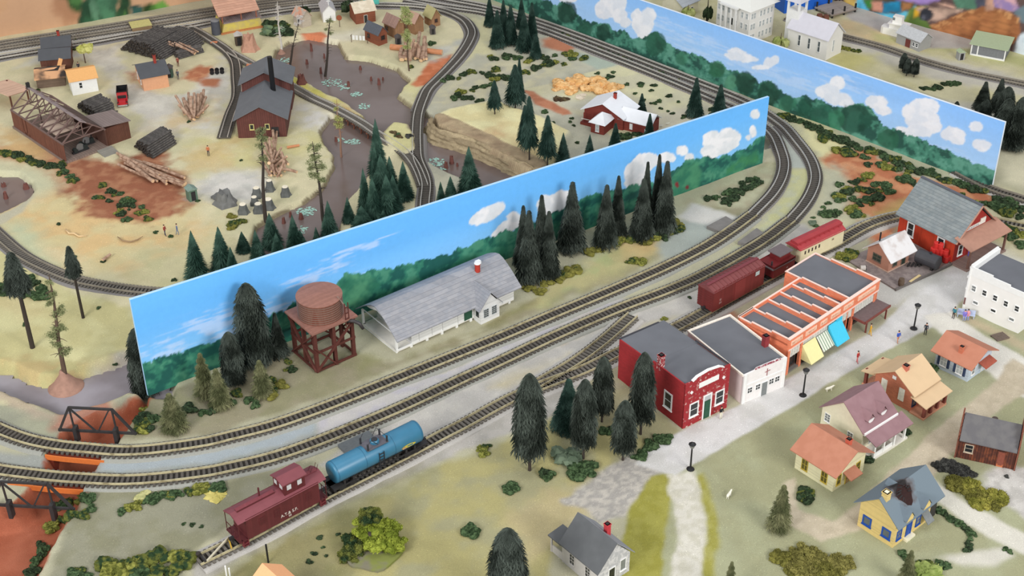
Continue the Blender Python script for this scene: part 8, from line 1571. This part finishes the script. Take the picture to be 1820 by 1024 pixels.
tag(MB().tube([G(209, 421, .3), G(218, 428, .2), G(232, 430, .2), G(245, 426, .25), G(254, 420, .4)], [.08, .12, .13, .11, .04], 8).build('twig', mat('twig_brown', (150, 124, 94), .8), smooth=True), 'brown bowed twig on the sand below the red dirt', 'twig')
LD = mat('lumber_dark', (76, 72, 70), .85, .16, 2, rgb2=(98, 94, 90), mixs=1.5); LE = mat('lumber_end', (58, 50, 44), .85)
def stack(A, B, C, n, rows_, vis, desc, grp, r=.17):
 """poles lying along A->B, laid side by side towards C; the poles on the outside are separate, those hidden inside are one heap"""
 a, b, c = (G(*p, 0)[:2] for p in (A, B, C)); d = b - a; L = np.linalg.norm(d); d = d / L; w = c - a; W_ = np.linalg.norm(w); w = w / W_; out = []; rr = random.Random(n); inner = MB(); g0 = gz(*(a + (b - a) / 2))
 mb = MB(); mb.tube([(0, 0, 0), (0, 0, L)], r, 6, mic=1); me = mb.mesh('pole', [LD, LE]); P = []
 for k in range(rows_):
  m_ = max(3, int(n * (1 - .62 * k / rows_)))
  for i in range(m_):
   t = .5 + ((i + .5) / m_ - .5) * (1 - .6 * k / rows_); p = a + w * W_ * t + d * rr.uniform(-.35, .35); P.append((k + (abs(t - .5) > .5 * (1 - .6 * k / rows_) - .09) * 3 + rr.random() * .5, p, g0 + r + k * r * 1.7))
 P.sort(key=lambda q: -q[0])
 for i, (_, p, z) in enumerate(P):
  if i < vis:
   o = ob('lumber_pole', me); o.location = (p[0] * S, p[1] * S, z * S); v = Vector((d[0], d[1], rr.uniform(-.01, .01))); o.rotation_euler = v.to_track_quat('Z', 'Y').to_euler(); out.append(o)
  else: inner.tube([(*p, z), (*(p + d * L), z)], r, 6, mic=1)
 rank(out, desc, 'lumber', grp); o = inner.build('lumber_heap', [LD, LE]); o['kind'] = 'stuff'; tag(o, desc.replace('dark pole in', 'packed dark poles inside'), 'lumber')
stack((214, 88), (262, 62), (290, 108), 30, 10, 74, 'dark pole in the big lumber pile, left half', 'poles in the big pile, left'); stack((264, 78), (300, 58), (330, 98), 24, 8, 56, 'dark pole in the big lumber pile, right half', 'poles in the big pile, right')
stack((308, 98), (352, 86), (318, 106), 10, 4, 20, 'dark pole in the low stack right of the big lumber pile', 'poles in the low stack')
stack((136, 190), (170, 176), (176, 216), 20, 7, 60, 'dark pole in the lumber stack behind the sawmill', 'poles behind the sawmill'); stack((240, 262), (282, 236), (272, 284), 18, 7, 62, 'dark pole in the stack beside the sawmill shed', 'poles beside the sawmill shed')
ST1 = mat('stump_grey', (96, 98, 96), .9, .16, 1.5, .4); STT = mat('stump_top', (232, 222, 200), .8); STR = mat('stump_redbrown', (112, 70, 62), .9, .12, 2);
def stump(u, v, w, h, m, top, ro=0):
 x, y, z = place(u, v); z = max(z, -1.4); k = hypot(hypot(x, y), EYE) / F_PX; r = w * k / 2; hh = h * k * 1.2; o = MB(); n = 14; o2 = thing('tree_stump', '', 'stump', (x, y, z), ro)
 prof = [(r * 1.0, -.2), (r * .72, hh * .4), (r * .55, hh)]; vs = [];
 for q, (a, b_) in enumerate(prof): vs += [(a * cos(2 * pi * i / n) * (1 + (.25 if i % 3 == 0 else 0) * (1 - q / 2)), a * sin(2 * pi * i / n) * (1 + (.25 if i % 3 == 0 else 0) * (1 - q / 2)), b_ + (0 if q < 2 or top else (.25 * hh * sin(i * 2.1)))) for i in range(n)]
 f = [(j * n + i, j * n + (i + 1) % n, (j + 1) * n + (i + 1) % n, (j + 1) * n + i) for j in range(2) for i in range(n)] + [tuple(2 * n + i for i in range(n))]
 o.add(vs, f); o.build('stump_body', m, o2)
 if top: MB().lathe([(r * .54, hh), (r * .5, hh + .08)], n=n).build('cut_face', STT, o2)
 return o2
rank([stump(*a, ST1, True) for a in ((457, 349, 21, 14), (480, 338, 18, 16), (508, 347, 20, 14), (433, 378, 22, 14), (460, 376, 22, 13), (453, 363, 18, 12), (478, 370, 24, 15))], 'grey tree stump with a pale cut top behind the pool', 'stump', 'grey stumps')
rank([stump(*a, STR, False, i) for i, a in enumerate(((554, 95, 6, 13), (546, 118, 7, 9), (577, 108, 5, 9), (571, 135, 6, 11), (641, 128, 7, 8), (660, 148, 6, 8), (674, 155, 8, 11), (681, 147, 5, 7), (620, 158, 8, 10), (598, 256, 8, 9), (505, 402, 9, 12), (517, 390, 8, 10), (536, 394, 12, 11), (793, 303, 10, 12), (803, 295, 11, 14), (813, 300, 6, 8), (8, 336, 12, 8), (48, 340, 14, 10), (12, 358, 10, 12), (536, 148, 18, 12)))], 'red-brown stump standing in the river', 'stump', 'stumps in the river')
tag(stump(444, 88, 32, 20, mat('mound_pinkish', (184, 140, 118), .9, .1, 2), False), 'pinkish pointed rock mound beside the brown outhouse', 'rock'); tag(stump(400, 362, 40, 18, mat('rock_grey', (110, 110, 108), .9, .16, 1, .5), False, .6), 'jagged grey uprooted stump in the gravel patch', 'stump')
tag(bush(388, 352, 26, mat('rock_grey', (0, 0, 0)), tall=.7, name='rock'), 'low grey rock beside the uprooted stump', 'rock'); tag(bush(728, 243, 16, C_BK, name='rock'), 'dark rock at the bridge end by the island', 'rock')
tag(bush(640, 246, 0.1 + 14, mat('white_puff', (232, 232, 228), .9), name='moss_tuft'), 'white moss tuft hanging at the trestle by the thin tree', 'moss');
ALG = mat('algae_turquoise', (150, 188, 176), .7, .08, 2, rgb2=(170, 208, 194))
def algae(u, v, w, h, n):
 x, y, _ = G(u, v, -.93); t = MB(); r = random.Random(int(u)); k = hypot(hypot(x, y), EYE) / F_PX
 for i in range(n):
  a = r.uniform(0, 6.28); d = sqrt(r.random()); cx, cy, s = cos(a) * d * w * k / 2, sin(a) * d * h * k, r.uniform(.12, .3); t.add([(cx + s * cos(q + r.random() * .5), cy + s * .8 * sin(q + r.random() * .5), r.uniform(0, .05)) for q in np.linspace(0, 6.28, 7)[:-1]], [tuple(range(6))])
 o = t.build('algae_patch', ALG, loc=(x, y, -.93)); o['kind'] = 'stuff'; return o
AL = [algae(*a) for a in ((590, 146, 34, 18, 70), (612, 155, 24, 12, 40), (633, 168, 20, 10, 40), (648, 189, 20, 12, 30), (505, 108, 26, 14, 50), (545, 376, 36, 16, 70), (538, 408, 16, 14, 30), (628, 252, 30, 10, 50), (605, 248, 14, 8, 20), (757, 248, 16, 10, 24), (775, 288, 32, 16, 60), (783, 302, 20, 8, 30))]
rank(AL, 'turquoise algae flakes floating on the river', 'algae', 'algae patches')
# ------------------------------------------------------------------ oil yard
b = Bld('yard_pad', 'dark paved pad under the fuel office and oil tank', 'pad', (1592, 517), (1700, 478), (1512, 476), base=0)
b.part('pad_slab', MB().box(0, b.L, 0, b.W + 2, -.1, .28), mat('pad_brown', (128, 116, 114), .9, .1, 1.5, rgb2=(146, 134, 130))); MB().box(-.15, b.L + .1, -.15, .1, -.05, .42).build('pad_kerb', mat('kerb_dark', (108, 102, 98), .9), b.t); PAD = b
p = G(1649, 466, 1.1); q0, q1 = G(1630, 456, 1.3), G(1668, 471, 1.3); d = q1 - q0; t = thing('oil_tank', 'black horizontal oil tank in front of the red wooden store', 'tank', (*(q0 + q1)[:2] / 2, .3), atan2(d[1], d[0])); L = np.linalg.norm(d);
MB().tube([(-L / 2, 0, 1.3), (-L / 2 + .1, 0, 1.3), (L / 2 - .1, 0, 1.3), (L / 2, 0, 1.3)], [1.0, 1.15, 1.15, 1.0], 24).build('tank_body', mat('tank_black', (62, 62, 66), .45, .1, 1), t, smooth=False)
for x in (-L * .3, L * .3): MB().box(x - .2, x + .2, -.8, .8, 0, .5).build('tank_saddle', UND, t)
MB().tube([(.3, 0, 2.4), (.3, 0, 2.7)], .2, 10).build('tank_hatch', UND, t)
RED = mat('drum_red', (196, 48, 44), .45, .08); dr = []
for i, (u, v, z) in enumerate(((1654, 461, 0), (1661, 459, 0), (1666, 463, 0), (1673, 461, 0), (1680, 466, 0), (1684, 463, 0), (1656, 460, 1), (1663, 461, 1), (1670, 462, 1), (1660, 460, 2.0), (1678, 464, 1), (1667, 462, 2.0))):
 x, y, _ = G(u, v, .3); t = thing('oil_drum', '', 'drum', (x, y, .32 + z * 1.0)); MB().tube([(0, 0, 0), (0, 0, .04), (0, 0, 1.0), (0, 0, 1.04)], [.44, .47, .47, .44], 14).build('drum_body', RED, t); MB().tube([(0, 0, .33), (0, 0, .38)], .5, 14).build('drum_hoop', RED, t); dr.append(t)
rank(dr, 'red oil drum stacked against the red wooden store', 'drum', 'red oil drums')
x, y, _ = G(1737, 440, .4); t = thing('barrel', 'red-brown barrel on the porch of the red store', 'barrel', (x, y, .36)); MB().lathe([(.4, 0), (.5, .6), (.4, 1.2)], n=14).build('barrel_body', mat('barrel_brown', (132, 58, 44)), t)
x, y, _ = G(1601, 507, .3); t = thing('barrel', 'brown barrel on the dark pad near the street', 'barrel', (x, y, .3)); MB().lathe([(.42, 0), (.5, .6), (.42, 1.2)], n=14).build('barrel_body', mat('barrel_dark', (92, 76, 62)), t)
x, y, _ = G(1626, 496, .3); tag(MB().box(-1.4, 1.4, -.2, .2, 0, .15).build('plank', mat('plank_pale', (206, 184, 136)), loc=(x, y, .3)), 'pale plank lying on the dark pad', 'plank').rotation_euler = (0, 0, .75)
x, y, _ = G(1625, 473, .3); t = thing('pipe_valve', 'dark pipes lying beside the black oil tank', 'pipe', (x, y, .35)); [MB().tube([(-1.2 + k * .6, -.4, .2), (-.6 + k * .6, .5, .25)], .16, 8).build('pipe', UND, t) for k in range(4)]
x, y, _ = G(1533, 480, .3); t = thing('drum', 'pale drum with a dark lid left of the fuel office', 'drum', (x, y, .3)); MB().tube([(-.4, 0, .4), (.4, 0, .4)], .4, 12).build('drum_body', mat('drum_pale', (196, 190, 184)), t); MB().tube([(.4, 0, .4), (.5, 0, .4)], .4, 12).build('drum_lid', UND, t)
rank([tag(MB().lathe([(.6, 0), (.75, .7), (.6, 1.4)], n=14).build('barrel', mat('barrel_crate', (134, 86, 66), .8, .1, 1, rows=(90, .3, .03, 'v'), mort=(90, 58, 46)), loc=(*G(u, v, 0)[:2], 0)), '', 'barrel') for u, v in ((1456, 36), (1467, 38))], 'brown barrel at the edge of the wooden dock', 'barrel', 'dock barrels')
x, y, _ = place(1795, 604); t = thing('pallet', 'grey wooden pallet lying behind the white corner building wall', 'pallet', place(1777, 600), .4)
for k in range(6): MB().box(-1.1, 1.1, -.8 + k * .28, -.6 + k * .28, .15, .24).build('pallet_board', mat('pallet_grey', (110, 96, 86)), t)
MB().box(-1.1, 1.1, -.8, -.6, 0, .15).box(-1.1, 1.1, .6, .8, 0, .15).build('pallet_runner', mat('pallet_grey', (0, 0, 0)), t)
rank([tag(MB().prism(pr, 'z', 0, .5).build('concrete_slab', mat('slab_grey', (120, 116, 112), .9, .1, 1, .3), loc=(0, 0, 0)), '', 'slab') for pr in ([tuple(G(u, v, .5)[:2]) for u, v in ((1256, 402), (1290, 384), (1310, 396), (1281, 412))], [tuple(G(u, v, .5)[:2]) for u, v in ((1311, 430), (1345, 405), (1358, 414), (1325, 433))])], 'dark grey slab lying between the main line rails at the right curve', 'slab', 'grey slabs')
tag(MB().prism([tuple(G(u, v, .5)[:2]) for u, v in ((600, 790), (655, 765), (668, 778), (616, 806))], 'z', 0, .5).build('concrete_slab', mat('slab_dark', (98, 102, 104), .9)), 'dark grey slab hidden behind the blue tank car', 'slab')
x, y, z = place(386, 130); t = thing('wagon_truck', 'pair of black wheel sets standing on the camp gravel', 'wheel set', (x, y, z), .2)
for k in (-1.0, 0, 1.0): MB().tube([(k, -.6, .45), (k, .6, .45)], .1, 6).tube([(k, -.7, .45), (k, -.6, .45)], .45, 12).tube([(k, .6, .45), (k, .7, .45)], .45, 12).build('wheelset', BLACK, t)
for u, v, n in ((381, 79, 'orange block lying beside the camp switch, upper one'), (445, 119, 'orange block lying beside the camp line in front of the mill')):
 x, y, z = place(u, v); tag(MB().box(-.7, .7, -.35, .35, 0, .6).build('wood_block', mat('block_orange', (206, 130, 92)), loc=(x, y, z)), n, 'block')
x, y, z = place(219, 186); t = thing('dump_truck', 'red truck with a black dump body driving on the camp road', 'truck', (x, y, z + .05), -pi / 2 + .22); RC = mat('truck_red', (178, 36, 44), .4, .05);
MB().box(-4.6, -1.3, -1.05, 1.05, .8, .95).box(-4.6, -1.3, -1.05, -.95, .8, 2.0).box(-4.6, -1.3, .95, 1.05, .8, 2.0).box(-4.6, -4.5, -1.05, 1.05, .8, 2.0).box(-1.4, -1.3, -1.05, 1.05, .8, 2.1).build('dump_body', BLACK, t)
MB().prism([(-1.2, .6), (.1, .6), (.1, 1.3), (-.15, 2.0), (-1.2, 2.0)], 'y', -.95, .95).build('cab', RC, t); MB().box(-.12, .14, -.8, .8, 1.35, 1.9).build('windscreen', DARK, t); MB().prism([(.1, .5), (1.4, .5), (1.4, 1.1), (.1, 1.3)], 'y', -.6, .6).build('hood', RC, t)
MB().box(1.4, 1.5, -.9, .9, .3, .55).build('bumper', mat('chrome_grey', (190, 190, 192), .3, metal=.5), t); MB().box(.4, 1.3, -.95, -.6, .6, .8).box(.4, 1.3, .6, .95, .6, .8).build('fenders', RC, t); MB().box(-4.5, 1.3, -.4, .4, .4, .8).build('chassis', UND, t)
for x_ in (-3.6, -2.5, .85):
 for y_ in (-.85, .85): MB().tube([(x_, y_ - .15, .45), (x_, y_ + .15, .45)], .45, 14).build('wheel', BLACK, t)
def lamp_post():
 t = thing('street_lamp', '', 'street lamp', (0, 0, 0)); MB().lathe([(.55, 0), (.5, .12), (.2, .25), (.14, .5)], n=12).build('base', BLACK, t); MB().tube([(0, 0, .4), (0, 0, 4.2)], [.13, .1], 8).build('pole', BLACK, t)
 h = MB().lathe([(.12, 4.2), (.22, 4.3), (.3, 4.45), (.42, 4.9), (.48, 5.0)], n=8).build('lantern', mat('lantern_glass', (120, 120, 118), .3), t); MB().lathe([(.5, 5.0), (.5, 5.05), (.25, 5.25), (.06, 5.45)], n=8).build('lantern_cap', BLACK, h); return t
LP = lamp_post(); lp = []
for i, (u, v, n, vt) in enumerate(((1227, 834, 'black street lamp at the left end of the street below the brick store', 786), (1427, 703, 'black street lamp opposite the white shop', 654), (1624, 584, 'black street lamp at the street corner near the pale blue cottage', 539))):
 x, y, _ = G(u, v); o = LP if i == 0 else dup(LP); h = HT(u, v, foot_u(u, v, vt), vt); o.location = (x * S, y * S, 0); o.scale = (1, 1, h / 5.45); tag(o, n, 'street lamp', 'street lamps')
def pole(u, v, vt, label, r=.12, m=BLACK, name='pole'):
 x, y, z = place(u, v); h = HT(u, v, foot_u(u, v, vt), vt, z) - z; return tag(MB().tube([(0, 0, -.1), (0, 0, h)], r, 8).build(name, m, loc=(x, y, z)), label, 'pole')
pole(477, 1000, 968, 'thin black post between the siding and the orange roof'); pole(404, 1030, 1006, 'white stick left of the orange roof, the left one', .1, WHITE); pole(410, 1030, 1010, 'white stick left of the orange roof, the right one', .1, WHITE)
x, y, z = place(604, 48); t = thing('round_sign', 'round brown sign on a post beside the gravel path', 'sign', (x, y, z)); MB().tube([(0, 0, 0), (0, 0, 1.6)], .08, 6).build('post', TRUNK, t); MB().tube([(0, -.05, 2.1), (0, .05, 2.1)], .6, 16).build('sign_disc', mat('sign_brown', (150, 84, 56)), t)
x, y, z = place(638, 76); t = thing('clothes_line', 'washing line with white laundry in front of the small cabin', 'clothes line', (x, y, z), -.2)
for k in (-1.6, 1.9): MB().tube([(k, 0, 0), (k, 0, 1.7)], .07, 6).tube([(k, -.5, 1.6), (k, .5, 1.6)], .06, 6).build('line_post', TRUNK, t)
for k in (-1.1, -.4, .4, 1.1): MB().box(k - .25, k + .25, -.03, .03, .6, 1.6).build('laundry', WHITE, t)
# ------------------------------------------------------------------ people
SKIN = mat('skin', (214, 164, 136), .6); HAIR = mat('hair_dark', (58, 42, 34), .7)
def person(label, u, v, shirt, pants, hair=None, pose=0, rz=0, sc=1.0, zz=None):
 x, y, z = place(u, v); z = z if zz is None else zz
 me = bpy.data.meshes.new('person_sk'); hx = {0: (.14, .14), 1: (.14, .14), 2: (.45, .3)}[pose]; kz, hipz = (.5, .95) if pose != 2 else (.45, .55)
 lf = ((-.11, .0), (.11, .0)) if pose != 1 else ((-.11, .16), (.11, -.16))
 V = [(0, 0, hipz), (0, .0, hipz + .25), (0, 0, hipz + .5), (0, -.01, hipz + .62), (0, -.02, hipz + .73), (0, -.01, hipz + .84)]
 E = [(0, 1), (1, 2), (2, 3), (3, 4), (4, 5)]; R = [.14, .12, .15, .055, .095, .06]
 for sd, (lx, ly) in zip((-1, 1), lf):
  n = len(V)
  if pose == 2: V += [(sd * .1, 0, hipz), (sd * .12, -.42, hipz), (sd * .12, -.45, .06), (sd * .12, -.57, .04)]
  else: V += [(sd * .09, 0, hipz - .06), (sd * .11, -ly * .6, .5), (sd * .11, -ly, .07), (sd * .12, -ly - .13, .04)]
  E += [(0, n), (n, n + 1), (n + 1, n + 2), (n + 2, n + 3)]; R += [.1, .07, .05, .04]
  n = len(V); ax = .5 if pose == 2 else .22
  V += [(sd * .19, 0, hipz + .5), (sd * .25, -.02, hipz + .24), (sd * .22, -.16 if sd > 0 else -.05, hipz + .02), (sd * .215, -.2 if sd > 0 else -.07, hipz - .06)]
  E += [(2, n), (n, n + 1), (n + 1, n + 2), (n + 2, n + 3)]; R += [.07, .055, .04, .03]
 me.from_pydata([(a * 1.15 * S, b_ * 1.15 * S, c * 1.15 * S) for a, b_, c in V], E, []); o = bpy.data.objects.new('sk', me); COL.objects.link(o)
 o.modifiers.new('s', 'SKIN'); sv = me.skin_vertices[0].data
 for i, r in enumerate(R): sv[i].radius = (r * 1.15 * S, r * 1.15 * S); sv[i].use_root = i == 0
 ms = o.modifiers.new('d', 'SUBSURF'); ms.levels = 1; ms.render_levels = 1
 dg = bpy.context.evaluated_depsgraph_get(); m2 = bpy.data.meshes.new_from_object(o.evaluated_get(dg)); bpy.data.objects.remove(o)
 for q in (mat('cloth_%d_%d_%d' % shirt, shirt, .8), mat('cloth_%d_%d_%d' % pants, pants, .8), SKIN, BLACK): m2.materials.append(q)
 for p in m2.polygons:
  c = p.center / S / 1.15; p.material_index = 2 if c.z > hipz + .57 else 2 if (abs(c.x) > .17 and c.z < hipz + .06 and pose != 2) else 3 if c.z < .07 else 0 if c.z > hipz + .02 else 1
 m2.shade_smooth(); t = ob('person', m2, None, (x, y, z)); t.scale = (sc, sc, sc); t.rotation_euler = (0, 0, rz); tag(t, label, 'person')
 hm = MB(); bm = [(0, 0), (.1, .02), (.115, .07), (.1, .13), (.04, .165)]; hm.lathe([(a * 1.15 + .001, b_ * 1.15) for a, b_ in bm], (0, .015, (hipz + .73) * 1.15), 10); hm.build('hair' if hair != 'hat' else 'hat', mat('hair_dark', (0, 0, 0)) if hair is None else hair if hair != 'hat' else mat('hat_tan', (150, 120, 80)), t, smooth=True)
 return t
YL = (214, 160, 40)
person('person in a yellow dress walking on the street beside the turquoise awning', 1546, 596, YL, YL, pose=1, rz=1.2); person('person in blue top and tan trousers on the lawn edge below the street', 1595, 609, (60, 90, 180), (190, 130, 100), pose=1, rz=.4)
person('person in dark clothes standing beside the street lamp by the blue cottage', 1644, 595, (50, 54, 62), (44, 46, 50), rz=-.5); person('person in a red top and striped skirt on the lawn below the awnings', 1523, 645, (170, 50, 50), (196, 110, 110), pose=1, rz=.8)
person('person in black and white clothes by the brick store door', 1281, 744, (30, 30, 34), (224, 220, 200), rz=.5); person('person in teal shirt and dark trousers standing by the white corner building', 1694, 566, (50, 120, 136), (60, 50, 50), rz=-.8)
person('seated person in a lilac top on the bench by the white corner building', 1713, 568, (130, 120, 200), (150, 160, 200), pose=2, rz=-.3, zz=0); person('seated person with a pink top at the right end of the bench', 1718.5, 567, (220, 150, 160), (120, 140, 200), pose=2, rz=-.3, zz=0)
x, y, _ = G(1716, 566); t = thing('park_bench', 'pale blue bench under the two seated people by the corner building', 'bench', (x, y, 0), -.3); PBL = mat('bench_blue', (176, 186, 210))
MB().box(-1.3, 1.3, .05, .6, .5, .58).build('seat', PBL, t); MB().box(-1.3, 1.3, .58, .66, .6, 1.2).build('backrest', PBL, t); [MB().box(k, k + .1, .1, .6, 0, .5).build('leg', PBL, t) for k in (-1.2, 1.1)]
person('person in blue trousers and pink top on the porch of the red store', 1721, 458, (226, 140, 120), (70, 80, 180), rz=.3, zz=.35); person('person with an orange vest standing alone in the camp field', 371, 277, (190, 110, 70), (60, 60, 66)); person('man in red shirt holding one end of the saw over a small bush', 294, 419, (150, 70, 60), (60, 60, 80), pose=1, rz=1.2); person('man in blue overalls leaning toward the small bush on the sand', 316, 417, (90, 110, 150), (120, 130, 150), pose=1, rz=-1.2)
tag(bush(304, 421, 9, C_GR), 'small green bush between the two sawing men', 'bush')
person('person in a rust coat standing beside the peach-walled station', 317, 118, (150, 70, 60), (110, 60, 50)); person('person in grey standing right of the peach-walled station', 317, 141, (90, 96, 110), (70, 70, 80)); person('person in dark clothes walking behind the white cabin', 141, 127, (50, 52, 60), (50, 50, 56))
for u, v, l, rz in ((1473, 695, 'white dog on the lawn left of the mauve-roofed house', .4), (1295, 884, 'small white sheep on the lawn by the gravel path', 1.0), (1175, 226, 'white goose in front of the near backdrop wood by the farm', .2), (1186, 222, 'second white goose, nearer the farmhouse pines', .2)):
 x, y, z = place(u, v); me = MB(); goose = 'goose' in l; k = .6 if goose else 1
 P = [(-.55, .45), (-.3, .5), (.2, .5), (.5, .62), (.72, .72)]; R = [.08, .2, .19, .13, .1]; o = MB().tube([(a * k, 0, b_ * k) for a, b_ in P], [r * k for r in R], 10); o.tube([(.7 * k, 0, .72 * k), (.92 * k, 0, .66 * k)], [.09 * k, .04 * k], 8)
 for a in ((-.35, .35) if not goose else (0, .05)):
  for s_ in (-.1, .1): o.tube([(a * k, s_ * k, .4 * k), (a * k + .04, s_ * k, .2 * k), (a * k, s_ * k, 0)], [.07 * k, .05 * k, .04 * k], 6)
 o.tube([(-.5 * k, 0, .48 * k), (-.75 * k, 0, .62 * k)], [.05 * k, .02 * k], 6); t = o.build('goose' if goose else 'dog' if 'dog' in l else 'sheep', mat('fur_white', (232, 228, 212), .9), loc=(x, y, z)); t.rotation_euler = (0, 0, rz); tag(t, l, 'animal')
tag(bush(1435, 893, 9, mat('pebble_teal', (150, 196, 186)), name='pebble'), 'pale teal pebble beside the round bed by the cream-yellow cottage', 'pebble'); tag(bush(1728, 770, 1, C_BK) if 0 else MB().lathe([(.5, 0), (.62, .9), (.4, 1.6)], n=14).build('barrel', mat('barrel_barn', (90, 76, 70)), loc=(*G(1765, 760)[:2], 0)), 'dark barrel on the lawn behind the brown barn', 'barrel')
tag(bush(1789, 848, 9, C_BK, name='rock'), 'small dark stone in front of the barn door', 'rock')
# ------------------------------------------------------------------ too many bushes to count: the smallest grow together as one ground cover
_all = sorted((o for R in ROWS for o in R[0]), key=lambda o: -o['w']); _keep = set(o.name for o in _all[:270]); _small = _all[270:]
V, Fc, Mi, Ml = [], [], [], []; nv = 0
for o in _small:
 m = o.material_slots[0].material
 if m not in Ml: Ml.append(m)
 a = np.empty(len(o.data.vertices) * 3); o.data.vertices.foreach_get('co', a); M4 = np.array(Matrix.LocRotScale(o.location, o.rotation_euler, o.scale)); a = a.reshape(-1, 3) @ M4[:3, :3].T + M4[:3, 3]
 b = np.empty(len(o.data.polygons) * 3, np.int32); o.data.polygons.foreach_get('vertices', b); V.append(a); Fc.append(b.reshape(-1, 3) + nv); Mi += [Ml.index(m)] * len(o.data.polygons); nv += len(a)
me = bpy.data.meshes.new('shrubbery'); me.from_pydata(np.concatenate(V).tolist(), [], np.concatenate(Fc).tolist()); me.polygons.foreach_set('material_index', Mi)
for m in Ml: me.materials.append(m)
me.update(); o = ob('shrubbery', me); o['kind'] = 'stuff'; tag(o, 'small green and yellow foam tufts scattered over the clay slope and the farm strips', 'shrubbery')
for q in _small: bpy.data.objects.remove(q)
def _ok(q):
 try: return bool(q.name)
 except ReferenceError: return False
for L, desc, cat, grp in ROWS:
 L = [q for q in L if _ok(q)]
 if L: rank(L, desc, cat, grp)
for o in bpy.data.objects:
 if 'w' in o: del o['w']
